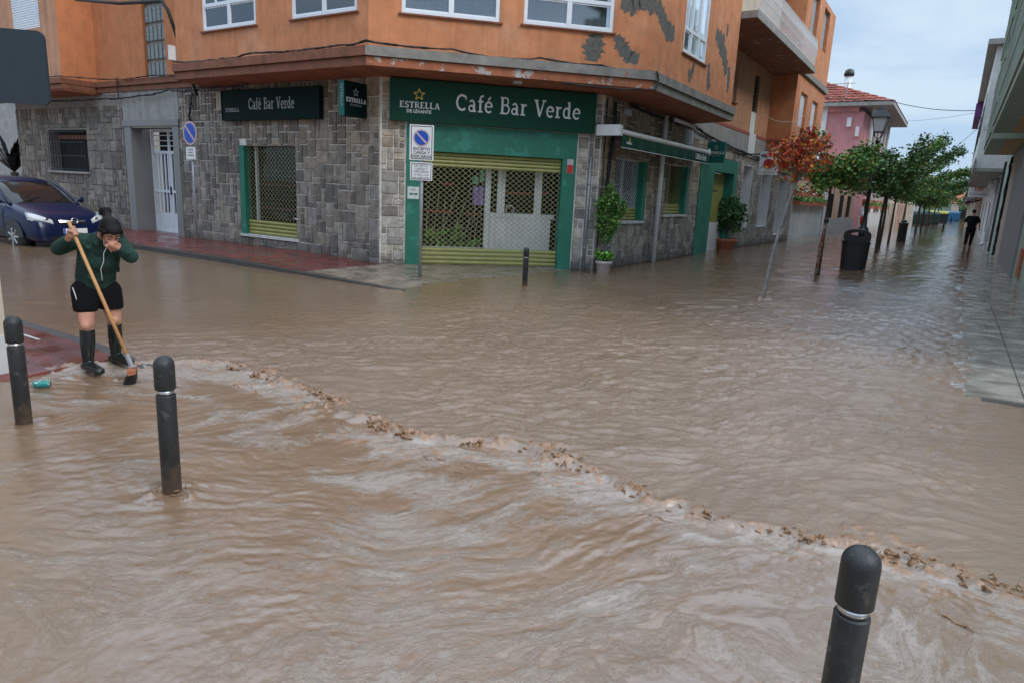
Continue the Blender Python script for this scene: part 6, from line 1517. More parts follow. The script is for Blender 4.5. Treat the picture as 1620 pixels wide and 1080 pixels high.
mb = MB(); mb.box(WR, 24.85, 52.4, 9.12, 9.35, -8, 1.55); mb.build("roof", M['concrete'], wh)
for h in Hw: mb = MB(); mb.box(WR, *h, -.25, -.2); mb.build("door" if h[2] < 0 else "window", M['ledge'] if h[2] < 0 else M['dark'], wh)
mb = MB()
for j in range(5): mb.box(WR, 27 + 5 * j, 28.8 + 5 * j, 5.4, 7.4, 1.19, 1.2)
mb.build("window", M['dark'], wh)
mb = MB(); mb.tube([WR.p(27.2, .3, .12), WR.p(27.2, 3.4, .12)], .09, 8); mb.tube([WR.p(27.2, .3, .12), WR.p(27.2, .15, .35)], .09, 8); mb.build("drainpipe", M['white'], wh, True)
mb = MB(); mb.box(WR, 44, 52.2, 8.1, 9.0, 1.22, 1.6); mb.build("sun_blind", M['purple'], wh)
rfar = [(52.2, 66, 6.5, 'cream', "cream house with a red awning beyond the white building"), (66.2, 84, 7.4, 'beige', "beige house with purple blinds far down the right side"), (84.2, 110, 5.6, 'whitegrey', "pale low house near the end of the right side"), (110.2, 150, 6.4, 'cream', "last cream house on the right side of the street")]
for k, (a0, a1, h_, mt, lb) in enumerate(rfar):
    b_ = bld("street_house", WR.p((a0 + a1) / 2, 0), lb); b_["group"] = "street houses on the right side"
    hs = []
    for j in range(int((a1 - a0) / 4)):
        x = a0 + 1.2 + 4 * j; hs.append((x, x + 1.4, -.05 if j % 2 else .8, 2.4)); hs.append((x, x + 1.2, 3.4, 4.8))
    mb = MB(); panel(mb, WR, a0, a1, -.3, h_, hs, 0, .2)
    for x in (a0, a1): mb.quad(WR.p(x, -.3, 0), WR.p(x, h_, 0), WR.p(x, h_, -8), WR.p(x, -.3, -8))
    mb.build("wall", M[mt], b_)
    mb = MB(); mb.box(WR, a0, a1, h_ + .001, h_ + .2, -8, .5); mb.build("roof", M['rooftile'], b_)
    mb = MB(); mb.box(WR, a0 + 1, a1 - 3, 3.05, 3.2, 0.01, 1.0); bb = mb.build("balcony", M['concrete'], b_)
    mb = MB()
    for j in range(30): x = a0 + 1 + (a1 - a0 - 4) * j / 30; mb.tube([WR.p(x, 3.2, .95), WR.p(x, 4.1, .95)], .015, 4)
    mb.tube([WR.p(a0 + 1, 4.1, .95), WR.p(a1 - 3, 4.1, .95)], .025, 4); mb.build("railing", M['black'], bb)
    for x0, x1, z0, z1 in hs: mb = MB(); mb.box(WR, x0, x1, z0, z1, -.2, -.17); mb.build("door" if z0 < 0 else "window", M['ledge'] if z0 < 0 else M['dark'], b_)
for k, (s_, mt, lb) in enumerate(((55, 'redcloth', "red shop awning beyond the white building"), (62, 'redcloth', "second red awning farther down the right side"), (72, 'purple', "purple awning high on the beige house"))):
    a_ = thing("awning", WR.p(s_, 2.6 if k < 2 else 5.2, .5), lb, "awning"); z = 2.5 if k < 2 else 5.0
    mb = MB(); mb.quad(WR.p(s_, z + .7, .02), WR.p(s_ + 4, z + .7, .02), WR.p(s_ + 4, z, 1.1), WR.p(s_, z, 1.1)); mb.quad(WR.p(s_, z, 1.1), WR.p(s_ + 4, z, 1.1), WR.p(s_ + 4, z - .25, 1.12), WR.p(s_, z - .25, 1.12)); mb.quad(WR.p(s_, z + .68, .02), WR.p(s_ + 4, z + .68, .02), WR.p(s_ + 4, z - .02, 1.08), WR.p(s_, z - .02, 1.08)); mb.build("canvas", M[mt], a_)
    mb = MB(); mb.tube([WR.p(s_ + .1, z + .3, 0), WR.p(s_ + .1, z, 1.05)], .025, 5); mb.tube([WR.p(s_ + 3.9, z + .3, 0), WR.p(s_ + 3.9, z, 1.05)], .025, 5); mb.build("arm", M['black'], a_)
# shop sign facing down the street
sg = thing("shop_sign", SW(40, 7.6, 2.6), "white shop sign with red figures above cursive lettering on the right", "sign")
fs2 = Fr(SW(40, 7.25), N, -U)
mb = MB(); mb.box(fs2, -.1, 1.0, 2.7, 3.3, -.06, 0); mb.build("board", M['white'], sg)
text(fs2.p(.45, 3.1, .001), N, -U, "100", .34, M['signred'], "lettering", sg, .002, 'CENTER', .008); text(fs2.p(.45, 2.8, .001), N, -U, "Carmelo", .26, M['black'], "lettering", sg, .002, 'CENTER')
mb = MB(); mb.tube([SW(40.05, 8.3, 2.9), SW(40.05, 6.9, 2.3)], .03, 5); mb.build("bracket", M['black'], sg)
wl = thing("wall_lamp", SW(27, 8.0, 3.0), "old wall lantern under the white overhang", "lamp")
mb = MB(); q = SW(27, 7.95, 0); mb.lathe(q + Z * 2.85, [(.1, 0), (.16, .25), (.02, .4)], 8); mb.build("lantern", M['lampglass'], wl)
mb = MB(); mb.tube([SW(27, 8.3, 3.4), q + Z * 3.3, q + Z * 3.2], .02, 5); mb.build("bracket", M['black'], wl)
# containers
def container(s_, w_, L_, Wd, h_, mat, lidm, label):
    t = thing("waste_container", SW(s_, w_), label, "container", "waste containers at the street end"); f = Fr(SW(s_, w_), N, -U)
    mb = MB(); mb.bev(f, -L_ / 2, L_ / 2, 0, h_ * .75, -Wd, 0, .05)
    P_ = [(-L_ / 2, -.0), (L_ / 2, 0)]
    mb.box(f, -L_ / 2 + .03, L_ / 2 - .03, .1, h_ * .75, -Wd, -.02); mb.build("body", M[mat], t)
    mb = MB()
    for (z0, o0), (z1, o1) in zip([(h_ * .76, .05), (h_ * .9, -.05), (h_, -Wd * .4)], [(h_ * .9, -.05), (h_, -Wd * .4), (h_ * .8, -Wd)]): mb.quad(f.p(-L_ / 2, z0, o0), f.p(L_ / 2, z0, o0), f.p(L_ / 2, z1, o1), f.p(-L_ / 2, z1, o1))
    for x in (-L_ / 2, L_ / 2): mb.poly([f.p(x, h_ * .76, .05), f.p(x, h_ * .9, -.05), f.p(x, h_, -Wd * .4), f.p(x, h_ * .8, -Wd)])
    mb.build("lid", M[lidm], t)
    for x in (-L_ / 2 + .2, L_ / 2 - .2): mb = MB(); mb.lathe(f.p(x, .1, .0), [(.1, 0), (.1, .08)], 10, axis=-U); mb.build("wheel", M['tyre'], t)
container(84, 3.2, 1.9, 1.1, 1.6, 'greenbin', 'greenbin', "dark green waste container half hidden by the trunks")
container(95, 3.9, 1.9, 1.1, 1.6, 'greenbin', 'greenbin', "second green waste container left of the yellow topped one")
container(118, 4.3, 2.6, 1.2, 1.75, 'plastic', 'yellow', "black waste container with a yellow lid")
container(150, 6.0, 2.6, 1.2, 1.8, 'bluebin', 'bluebin', "blue waste container at the end of the street")
# street end
eh = bld("orange_roofed_house", SW(230, 9), "small orange roofed house closing the far end of the street")
fe_ = Fr(SW(230, 9), N, -U); mb = MB(); mb.box(fe_, -4, 9, -.3, 4.5, -8, 0); mb.build("wall", M['cream'], eh)
mb = MB(); mb.quad(fe_.p(-4.5, 4.4, .5), fe_.p(9.5, 4.4, .5), fe_.p(9.5, 7.5, -4), fe_.p(-4.5, 7.5, -4)); mb.build("roof", M['terracotta'], eh)
mb = MB(); mb.box(fe_, -2, 0, 0, 3, .0, .05); mb.build("door", M['dark'], eh)
tree(SW(200, 3, 0), 3, 5, 3, 9, "broad dark tree closing the street end", 5000, .4, 71, (), 'leafd', grp="trees at the street end", clump=.6, tr=.2, nl=16)
tree(SW(215, 12, 0), 3, 5, 3, 10, "dark tree behind the last houses on the right", 5000, .4, 72, (), 'leafd', grp="trees at the street end", clump=.6, tr=.2, nl=16)
tree(SW(185, -2, 0), 3, 4.5, 2.5, 7, "lighter bushy tree left of the street end", 4000, .4, 73, (), 'leaf', grp="trees at the street end", clump=.6, tr=.2, nl=16)
mb = MB(); q = [SW(420, -300 + 30 * k, 0) for k in range(22)]
for k in range(21):
    h0, h1 = [14 + 8 * math.sin(x * .7) + 4 * math.sin(x * 1.9) for x in (k, k + 1)]
    mb.quad(q[k] - Z, q[k + 1] - Z, q[k + 1] + U * 60 + Z * h1, q[k] + U * 60 + Z * h0); mb.quad(q[k] + U * 60 + Z * h0, q[k + 1] + U * 60 + Z * h1, q[k + 1] + U * 200 - Z, q[k] + U * 200 - Z)
tag(mb.build("hills", M['hill']), kind='structure')
# wires over the street
for k, (A, B, sg_, lb) in enumerate(((SW(43, 1.5, 9.2), SW(36, 7.2, 7.6), .25, "thick black cable crossing the sky from the pink house"), (SW(60, 1.6, 9.6), SW(48, 7.0, 8.9), .1, "thin cable just under the thick black one"), (SW(50, 3, 3.6), SW(34, 7.1, 6.5), .1, "cable rising steeply to the white building"), (SW(80, 0, 6), SW(76, 8.2, 6), .2, "upper cable above the far trees"), (SW(96, 0, 5.6), SW(92, 8.2, 5.4), .2, "middle cable above the far trees"), (SW(110, 0, 5), SW(105, 8.2, 5.4), .2, "lowest cable above the far trees"))):
    tag(cable([A, B], .022 if k == 0 else .012 + .0003 * k, None, "overhead_cable", 80 + k, sg_, .004, 1), lb, "cable", "cables over the street")
cb = cable([SW(40, -6, 9.5), SW(43, 1.5, 9.2)], .03, None, "overhead_cable", 91, .1, .004, 1); tag(cb, "black cable running along the front of the pink house", "cable", "cables over the street")
# near left pale building corner
QC = Vector((-4.24, 5.51, 0)); FN = Fr(QC, -N, U)
nb_ = bld("pale_corner_building", QC, "corner of a pale rendered building at the left edge")
mb = MB()
mb.quad(QC - Z * .3, QC - N * 8 - Z * .3, QC - N * 8 + Z * 7.5, QC + Z * 7.5); mb.quad(QC - Z * .3, QC - U * 9 - Z * .3, QC - U * 9 + Z * 7.5, QC + Z * 7.5)
mb.quad(QC + Z * 7.5, QC - N * 8 + Z * 7.5, QC - N * 8 - U * 9 + Z * 7.5, QC - U * 9 + Z * 7.5); mb.quad(QC - N * 8 - Z * .3, QC - N * 8 - U * 9 - Z * .3, QC - N * 8 - U * 9 + Z * 7.5, QC - N * 8 + Z * 7.5)
mb.build("wall", M['cream'], nb_)
fN = Fr(QC, -U, N); mb = MB(); mb.box(fN, 0.0, 9, -.2, .32, .0, .02); mb.build("plinth", M['whitegrey'], nb_)
# dark greenery and low wall past the left wing
gt = thing("palm_shrub", W1.p(18.5, 0), "dark spiky palm leaves beyond the left end of the stone wall", "plant")
mb = MB(); rnd = random.Random(4); q = W1.p(18.3, 1.5, -.6)
for k in range(40):
    a = rnd.uniform(0, 6.28); l = rnd.uniform(.8, 1.7); e = q + Vector((math.cos(a) * l * .7, math.sin(a) * l * .7, rnd.uniform(.3, 1.6))); m_ = q.lerp(e, .5) + Z * .25; s_ = Vector((-math.sin(a), math.cos(a), 0)) * .06
    mb.quad(q - s_ * .4, q + s_ * .4, m_ + s_, m_ - s_); mb.poly([m_ - s_, m_ + s_, e])
mb.build("foliage", M['leafd'], gt)
mb = MB(); mb.tube([q - Z * 1.6, q], .12, 8); mb.build("stem", M['bark'], gt)
lw_ = thing("low_wall", W1.p(19, 0), "low brown wall beyond the left end of the stone building", "wall")
mb = MB(); mb.box(W1, 16.3, 24, -.2, 1.35, -1.2, -1.0); mb.build("wall", M['ledge'], lw_)
mb = MB(); mb.box(W1, 16.28, 24, 1.352, 1.45, -1.25, -.95); mb.build("coping", M['concrete'], lw_)
bh = bld("dark_backdrop", W1.p(24, 0), "added dark backdrop block behind the palm leaves on the far left")
mb = MB(); mb.box(W1, 19, 60, -.2, 9, -12, -5); mb.build("wall", M['concrete'], bh)  # added block, widened to set a dark mass behind the palm
mb = MB(); mb.box(W1, 22, 24, 1, 3, -5, -4.95); mb.build("window", M['dark'], bh)

# ------------------------------------------------------------------ woman sweeping the flood water
V = Vector
wo = thing("person", (-3.62, 5.75, 0), "person in green hoodie, black shorts and rubber boots bending over a broom", "person")
hipL, kneeL, ankL, toeL = V((-3.685, 5.72, .66)), V((-3.625, 5.62, .415)), V((-3.645, 5.62, .06)), V((-3.50, 5.53, .03))
hipR, kneeR, ankR, toeR = V((-3.545, 5.83, .65)), V((-3.525, 5.85, .425)), V((-3.585, 5.93, .06)), V((-3.43, 5.86, .03))
pel, chest, neck, head = V((-3.625, 5.80, .72)), V((-3.545, 5.73, 1.0)), V((-3.43, 5.64, 1.165)), V((-3.335, 5.57, 1.212))
shL, elL, wrL, hdL = V((-3.70, 5.66, 1.12)), V((-3.795, 5.61, 1.055)), V((-3.645, 5.50, 1.135)), V((-3.565, 5.47, 1.19))
shR, elR, wrR, hdR = V((-3.375, 5.74, 1.12)), V((-3.235, 5.67, 1.01)), V((-3.255, 5.575, 1.075)), V((-3.30, 5.515, 1.12))
fdir = V((.52, -.46, -.86)).normalized(); hside = fdir.cross(Z).normalized(); hup = hside.cross(fdir).normalized()
def HP(s_, u_, f_): return head + hside * s_ + hup * u_ + fdir * f_
mb = MB()
mb.cap(hipL, .088, kneeL, .058); mb.cap(kneeL, .056, ankL, .036); mb.cap(hipR, .088, kneeR, .058); mb.cap(kneeR, .056, ankR, .036); mb.cap(ankL, .035, toeL, .026); mb.cap(ankR, .035, toeR, .026)
mb.ball(kneeL + V((.012, -.03, 0)), .046); mb.ball(kneeR + V((.015, -.03, 0)), .046)
mb.cap(pel, .105, chest, .11); mb.cap(chest, .11, neck.lerp(chest, .3), .08); mb.cap(neck, .052, head - fdir * .03, .055); mb.cap(neck.lerp(chest, .3), .06, neck, .052)
mb.cap(chest.lerp(neck, .5), .07, shL, .055); mb.cap(chest.lerp(neck, .5), .07, shR, .055)
for a, b, c, d in ((shL, elL, wrL, hdL), (shR, elR, wrR, hdR)): mb.cap(a, .05, b, .04); mb.cap(b, .04, c, .024)
Mh = Matrix((hside, fdir, hup)).transposed()
mb.ball(HP(0, .01, 0), (.068, .085, .098), M=Mh, n=18, m=12); mb.ball(HP(0, -.06, .035), (.045, .045, .045), M=Mh)
mb.cap(HP(0, .015, .083), .009, HP(0, -.025, .1), .014); mb.ball(HP(0, -.055, .083), (.025, .012, .01), M=Mh)
mb.ball(HP(.03, .035, .077), (.02, .01, .007), M=Mh); mb.ball(HP(-.03, .035, .077), (.02, .01, .007), M=Mh)
for s_ in (-1, 1): mb.ball(HP(.07 * s_, -.005, -.005), (.008, .018, .026), M=Mh); mb.ball(HP(.032 * s_, -.01, .07), (.02, .018, .018), M=Mh)
# left hand: fist round the stick
bt, bb = V((-3.575, 5.445, 1.262)), V((-3.185, 5.47, .125)); bd = (bb - bt).normalized()
grip = bt + bd * .05
pal = (wrL + (grip - wrL) * .72); mb.cap(wrL, .024, pal, .03); mb.ball(pal, (.034, .03, .04))
out_ = (pal - grip); out_ -= bd * out_.dot(bd); out_.normalize(); sid = bd.cross(out_)
for k in range(4):
    c = grip + bd * (.03 - .021 * k) ; rr = .026
    pts = [c + (out_ * math.cos(R(t)) + sid * math.sin(R(t))) * rr for t in (10, 60, 110, 165, 215)]
    for p, q in zip(pts[:-1], pts[1:]): mb.cap(p, .0105 - .0008 * k, q, .0098 - .0008 * k, 8)
pts = [pal - bd * .02, grip + (out_ * .7 - sid * .7) * .03 - bd * .01, grip - sid * .03 - bd * .005 - out_ * .012]
for p, q in zip(pts[:-1], pts[1:]): mb.cap(p, .012, q, .0105, 8)
# right hand flat over nose and mouth
face = HP(0, -.035, .115); up_h = (face - hdR).normalized(); palR = hdR.lerp(face, .25)
mb.cap(wrR, .024, hdR, .026); pn_ = -fdir
sd_h = up_h.cross(fdir).normalized()
for k in range(4): mb.cap(hdR + sd_h * (.024 * (k - 1.5)), .016, hdR + up_h * .045 + sd_h * (.02 * (k - 1.5)), .013, 8)
for k, L_ in enumerate((.058, .068, .064, .05)):
    a = hdR + up_h * .04 + sd_h * (.0205 * (k - 1.5)); b = a + up_h * L_ * .55 + sd_h * .004 * (k - 1.5) + fdir * .006; c = b + up_h * L_ * .5 - fdir * .008
    mb.cap(a, .0098, b, .009, 8); mb.cap(b, .009, c, .0075, 8)
a = hdR + sd_h * -.03; b = a + up_h * .035 - sd_h * .022; c = b + up_h * .03 + sd_h * .004; mb.cap(a, .0125, b, .0105, 8); mb.cap(b, .0105, c, .009, 8)
blob(mb, "body", M['skin'], wo, .0055, 4, .5)
mb = MB()
for s_ in (-1, 1): mb.cap(HP(.015 * s_, .048, .082), .004, HP(.045 * s_, .045, .072), .003, 6)
mb.ball(HP(.03, .018, .079), (.012, .004, .0035), M=Mh); mb.ball(HP(-.03, .018, .079), (.012, .004, .0035), M=Mh); mb.build("eyebrows", M['hair'], wo, True)
mb = MB(); mb.ball(HP(0, -.056, .094), (.02, .004, .005), M=Mh); mb.build("lips", pm("lips", (.3, .07, .06), .5, .05), wo, True)
# hair with a bun
mb = MB(); mb.ball(HP(0, .035, -.022), (.080, .092, .092), M=Mh, n=18, m=12); mb.ball(HP(0, .085, .025), (.062, .06, .035), M=Mh); mb.ball(HP(0, -.03, -.06), (.055, .05, .05), M=Mh)
for s_ in (-1, 1): mb.cap(HP(.06 * s_, .06, .04), .02, HP(.07 * s_, .01, -.02), .02)
bun = V((-3.415, 5.66, 1.362)); mb.cap(HP(0, .08, -.06), .034, bun, .03); mb.ball(bun + V((0, 0, .008)), (.048, .046, .042))
rnd = random.Random(3)
for k in range(8): a = rnd.uniform(0, 6.28); mb.ball(bun + V((math.cos(a) * .035, math.sin(a) * .03, rnd.uniform(-.01, .03))), .016)
hr_ = blob(mb, "hair", M['hair'], wo, .005, 2)
mb = MB(); rnd = random.Random(8)
for k in range(60):
    a = rnd.uniform(0, 6.28); p = bun + V((math.cos(a) * .035, math.sin(a) * .035, rnd.uniform(-.02, .035))); e = p + V((math.cos(a) * rnd.uniform(.01, .045), math.sin(a) * rnd.uniform(.01, .04), rnd.uniform(-.03, .045))); mb.tube([p, p.lerp(e, .5) + Z * .008, e], [.0016, .0013, .0006], 3, False)
for k in range(40):
    s_ = rnd.choice((-1, 1)); p = HP(.066 * s_ + rnd.uniform(-.01, .01), rnd.uniform(0, .06), rnd.uniform(-.02, .05)); e = p + fdir * rnd.uniform(0, .03) - Z * rnd.uniform(.02, .06) + hside * .01 * s_; mb.tube([p, p.lerp(e, .5) + hside * .008 * s_, e], [.0016, .0013, .0006], 3, False)
mb.build("loose_strands", M['hair'], hr_)
# hoodie
mb = MB(); mb.cap(pel + V((.0, 0, .06)), .148, chest, .148); mb.cap(chest, .148, chest.lerp(neck, .55), .118); mb.cap(pel + V((-.045, .0, .07)), .12, chest + V((-.05, .02, .02)), .12)
mb.cap(chest.lerp(neck, .5), .1, shL, .072); mb.cap(chest.lerp(neck, .5), .1, shR, .072); mb.ball(chest + V((.05, -.05, -.04)), (.115, .1, .1))
mb.cap(shL, .073, elL, .062); mb.cap(elL, .062, wrL + (elL - wrL) * .12, .038); mb.cap(shR, .073, elR, .06); mb.cap(elR, .06, wrR + (elR - wrR) * .12, .04)
mb.cap(neck + V((-.06, .05, -.01)), .05, neck + V((.0, .07, -.0)), .045); mb.cap(neck + V((-.07, .0, -.015)), .05, neck + V((-.02, -.06, -.05)), .035); mb.cap(neck + V((.0, .07, .0)), .045, neck + V((.05, .05, -.06)), .035)
rnd = random.Random(9)
for k in range(26):   # folds
    a = rnd.uniform(0, 6.28); z = rnd.uniform(.78, 1.1); c_ = pel.lerp(neck, (z - .72) / .46); d = V((math.cos(a), math.sin(a), 0)); p = c_ + d * .134; q = p + V((-d.y, d.x, 0)) * rnd.uniform(-.08, .08) + Z * rnd.uniform(-.07, .07); mb.cap(p, .016, q - d * .012, .011, 6)
for a, b in ((shL, elL), (elL, wrL), (shR, elR), (elR, wrR)):
    for k in range(5):
        c_ = a.lerp(b, rnd.uniform(.2, .8)); d = V((rnd.gauss(0, 1), rnd.gauss(0, 1), rnd.gauss(0, 1))).normalized(); mb.ball(c_ + d * .04, (.03, .018, .022))
ho = blob(mb, "hoodie", M['hoodie'], wo, .008, 4)
mb = MB(); mb.cap(wrL + (elL - wrL) * .17, .039, wrL + (elL - wrL) * .02, .034); blob(mb, "cuff", M['hoodie'], ho, .006, 2)
mb = MB(); mb.cap(wrR + (elR - wrR) * .17, .041, wrR + (elR - wrR) * .02, .036); blob(mb, "cuff", M['hoodie'], ho, .006, 2)
# shorts
mb = MB(); mb.cap(pel + V((0, 0, .02)), .126, pel + V((0, 0, -.05)), .142); mb.cap(hipL + Z * .03, .105, hipL.lerp(kneeL, .42), .098); mb.cap(hipR + Z * .03, .105, hipR.lerp(kneeR, .42), .098)
sh_ = blob(mb, "shorts", M['shorts'], wo, .009, 3)
# cut the rounded bottoms flat
for o_s in (sh_,):
    me = o_s.data; off = gloc(o_s)
    for v in me.vertices:
        zz = v.co.z + off.z
        if zz < .525: v.co.z = .525 - off.z + (zz - .525) * .1
mb = MB(); mb.tube([hipL + V((-.03, -.105, .07)), hipL + V((-.005, -.115, 0)), hipL + V((.03, -.125, -.12))], .004, 5); mb.build("piping", M['letter'], sh_, True)
# boots
for a, b, t_ in ((kneeL, ankL, toeL), (kneeR, ankR, toeR)):
    mb = MB(); tp = a.lerp(b, .14); mb.cap(tp, .058, a.lerp(b, .45), .059); mb.cap(a.lerp(b, .45), .059, b + Z * .03, .044)
    mb.cap(b - Z * .0, .05, t_ + Z * .012, .04); mb.cap(b - (t_ - b) * .25 - Z * .02, .042, b, .04); mb.ball(t_ + Z * .01, (.046, .046, .034))
    bo = blob(mb, "boot", M['boot'], wo, .006, 3); off = gloc(bo)
    for v in bo.data.vertices:
        zz = v.co.z + off.z; lim = tp.z + .01
        if zz > lim: v.co.z = lim - off.z + (zz - lim) * .05
# earphone cord
mb = MB(); pts = [HP(.0, -.09, .09), V((-3.36, 5.56, 1.10)), V((-3.385, 5.545, 1.04)), V((-3.40, 5.56, .97)), V((-3.44, 5.575, .9)), V((-3.45, 5.60, .84)), V((-3.46, 5.615, .80))]
mb.tube(pts, .0026, 5); mb.tube([HP(.06, -.02, .06), HP(.045, -.08, .075), pts[1]], .0025, 5); mb.build("earphone_cord", M['letter'], wo, True)
# broom
br_ = thing("broom", (-3.17, 5.47, 0), "long wooden broom with a black bristle head held by the woman", "broom")
mb = MB(); mb.tube([bt - bd * .03, bt.lerp(bb, .5), bb], [.0135, .0145, .0145], 10); mb.build("handle", M['pole_wood'], br_, True)
hx = V((.42, -.90, 0)).normalized(); hy = V((-hx.y, hx.x, 0)); hc = bb + bd * .03 + Z * .0
fh = Fr((hc.x, hc.y, 0), hx, hy); zc_ = .085
mb = MB(); mb.bev(Fr((hc.x, hc.y, 0), hx, hy), -.13, .13, zc_ - .02, zc_ + .028, -.03, .03, .01); mb.box(Fr((hc.x, hc.y, 0), hx, hy), -.128, .128, zc_ - .018, zc_ + .026, -.032, -.02); mb.build("head", pm("broom_block", (.3, .1, .04), .5, .2), br_)
mb = MB(); mb.tube([bb - bd * .1, bb + bd * .02], .021, 10); mb.box(fh, -.03, .03, zc_ + .027, zc_ + .034, -.028, .028); mb.build("socket", M['galv'], br_)
mb = MB(); rnd = random.Random(2)
for k in range(420):
    a = rnd.uniform(-.125, .125); o = rnd.uniform(-.026, .026); mb.tube([fh.p(a, zc_ - .015, o), fh.p(a + rnd.uniform(-.015, .015), -.01, o * 1.6 - .025 + rnd.uniform(-.01, .01))], .0022, 3, False)
mb.build("bristles", M['bristle'], br_)
# can
cn_ = thing("drink_can", (-3.74, 5.17, .02), "teal and white drink can floating beside the left bollard", "can"); cd = V((.96, .28, 0)).normalized(); cp = V((-3.80, 5.155, .018))
mb = MB(); mb.lathe(cp, [(.024, 0), (.031, .01), (.031, .105), (.025, .118)], 20, cd); mb.build("body", M['can'], cn_, True)
mb = MB(); mb.lathe(cp + cd * .118, [(.024, 0), (.024, .003)], 16, cd); mb.lathe(cp - cd * .003, [(.022, 0), (.022, .003)], 16, cd); mb.build("rim", M['steel'], cn_)
# ------------------------------------------------------------------ man walking away
ma_ = thing("person", SW(28.41, 7.5), "person in black t-shirt and dark trousers walking away down the street", "person")
def MP(r_, f_, z): return SW(28.41, 7.5) + N * r_ + U * f_ + Z * z      # right, forward, up
mb = MB()
hL, hR = MP(-.1, 0, .93), MP(.1, 0, .93)
mb.cap(hL, .11, MP(-.12, -.05, .5), .075); mb.cap(MP(-.12, -.05, .5), .07, MP(-.13, -.12, .08), .05); mb.cap(MP(-.13, -.12, .05), .045, MP(-.14, .08, .03), .035)
mb.cap(hR, .11, MP(.1, .12, .52), .075); mb.cap(MP(.1, .12, .52), .07, MP(.08, .12, .1), .05); mb.cap(MP(.08, .12, .05), .045, MP(.09, .32, .03), .035)
mb.cap(MP(0, 0, .98), .16, MP(0, .02, 1.35), .17); mb.cap(MP(-.1, .02, 1.48), .08, MP(.1, .02, 1.48), .08); mb.cap(MP(0, .02, 1.5), .06, MP(0, .04, 1.66), .055)
mb.ball(MP(0, .05, 1.74), (.085, .1, .12)); mb.ball(MP(.085, .05, 1.73), (.015, .02, .03)); mb.ball(MP(-.085, .05, 1.73), (.015, .02, .03)); mb.ball(MP(0, .15, 1.72), .02)
for s_, e, w_ in ((-1, MP(-.36, -.02, 1.16), MP(-.46, .0, .9)), (1, MP(.33, -.02, 1.15), MP(.36, .12, .92))):
    mb.cap(MP(.2 * s_, .02, 1.46), .065, e, .048); mb.cap(e, .046, w_, .03); d = (w_ - e).normalized(); mb.cap(w_, .032, w_ + d * .08, .034)
    for k in range(4): mb.cap(w_ + d * .08 + U * (.02 * (k - 1.5)), .012, w_ + d * (.16 - .012 * abs(k - 1)) + U * (.018 * (k - 1.5)) - N * .01 * s_, .009, 6)
    mb.cap(w_ + d * .03 + U * .03, .013, w_ + d * .09 + U * .05, .01, 6)
blob(mb, "body", M['skin'], ma_, .012, 3)
mb = MB(); mb.cap(MP(0, 0, .96), .185, MP(0, .02, 1.33), .20); mb.cap(MP(-.12, .02, 1.46), .1, MP(.12, .02, 1.46), .1); mb.ball(MP(0, .02, 1.2), (.24, .19, .3)); mb.cap(MP(-.2, .02, 1.46), .085, MP(-.31, -.0, 1.25), .075); mb.cap(MP(.2, .02, 1.46), .085, MP(.29, -.0, 1.25), .075); blob(mb, "t_shirt", M['shorts'], ma_, .014, 4)
mb = MB(); mb.cap(MP(-.06, 0, .93), .15, MP(.06, 0, .93), .15); mb.cap(hL, .125, MP(-.12, -.05, .5), .095); mb.cap(MP(-.12, -.05, .5), .093, MP(-.13, -.1, .12), .075); mb.cap(hR, .125, MP(.1, .12, .52), .095); mb.cap(MP(.1, .12, .52), .093, MP(.08, .12, .12), .075); blob(mb, "trousers", M['shorts'], ma_, .014, 3)
mb = MB(); mb.ball(MP(0, .03, 1.775), (.095, .108, .105)); blob(mb, "hair", M['hair'], ma_, .012, 2)
for s_, a, b in ((-1, MP(-.13, -.13, .05), MP(-.14, .1, .03)), (1, MP(.08, .11, .05), MP(.09, .34, .03))): mb = MB(); mb.cap(a, .058, b, .048); blob(mb, "shoe", M['black'], ma_, .012, 2)

# ------------------------------------------------------------------ parked car
CA = R(116); ch_v = V((math.sin(CA), math.cos(CA), 0)); cs_v = V((-ch_v.y, ch_v.x, 0))
PW = V((-11.05, 15.05, -.12)); CC = PW + cs_v * .74      # centre line at the front axle
car = thing("parked_car", CC + Z * 0, "dark blue compact people carrier parked in the flooded side road", "car")
def CP(x, y, z): return CC + ch_v * x + cs_v * y + Z * (z)
def section(x, w, z0, z1, zm, wt, n_=0):
    """closed ring: bottom - side - shoulder - top"""
    pts = [(0, z0), (w * .6, z0), (w * .93, z0 + .03), (w, z0 + .16), (w, zm), (w * .985, zm + (z1 - zm) * .45), (wt + (w - wt) * .25, z1 - .035), (wt * .8, z1 - .003), (wt * .4, z1 + .004), (0, z1 + .006)]
    full = pts + [(-a, b) for a, b in pts[-2:0:-1]]
    return [CP(x, a, b) for a, b in full]
def sub(me_o, lv=1):
    o = me_o; wd = o.modifiers.new("w", 'WELD'); wd.merge_threshold = .0005; m = o.modifiers.new("s", 'SUBSURF'); m.levels = lv; m.render_levels = lv
    ev = o.evaluated_get(bpy.context.evaluated_depsgraph_get()); me = bpy.data.meshes.new_from_object(ev); o.modifiers.clear(); old = o.data; o.data = me; bpy.data.meshes.remove(old)
    me.polygons.foreach_set("use_smooth", [True] * len(me.polygons)); return o
mb = MB()
ST = [(.84, .60, .24, .44, .34, .5), (.82, .72, .2, .58, .4, .62), (.72, .78, .19, .78, .5, .70), (.55, .82, .19, .87, .6, .74), (.15, .84, .2, .965, .7, .76), (-.3, .845, .2, 1.06, .74, .78), (-.9, .845, .2, 1.05, .76, .80), (-2.0, .845, .2, 1.05, .78, .80), (-2.9, .83, .22, 1.05, .78, .78), (-3.15, .78, .3, 1.0, .7, .74), (-3.2, .7, .4, .9, .6, .66)]
loft(mb, [section(x, w, z0, z1, zm, wt) for x, w, z0, z1, zm, wt in ST]); bod = sub(mb.build("body", M['carpaint'], car))
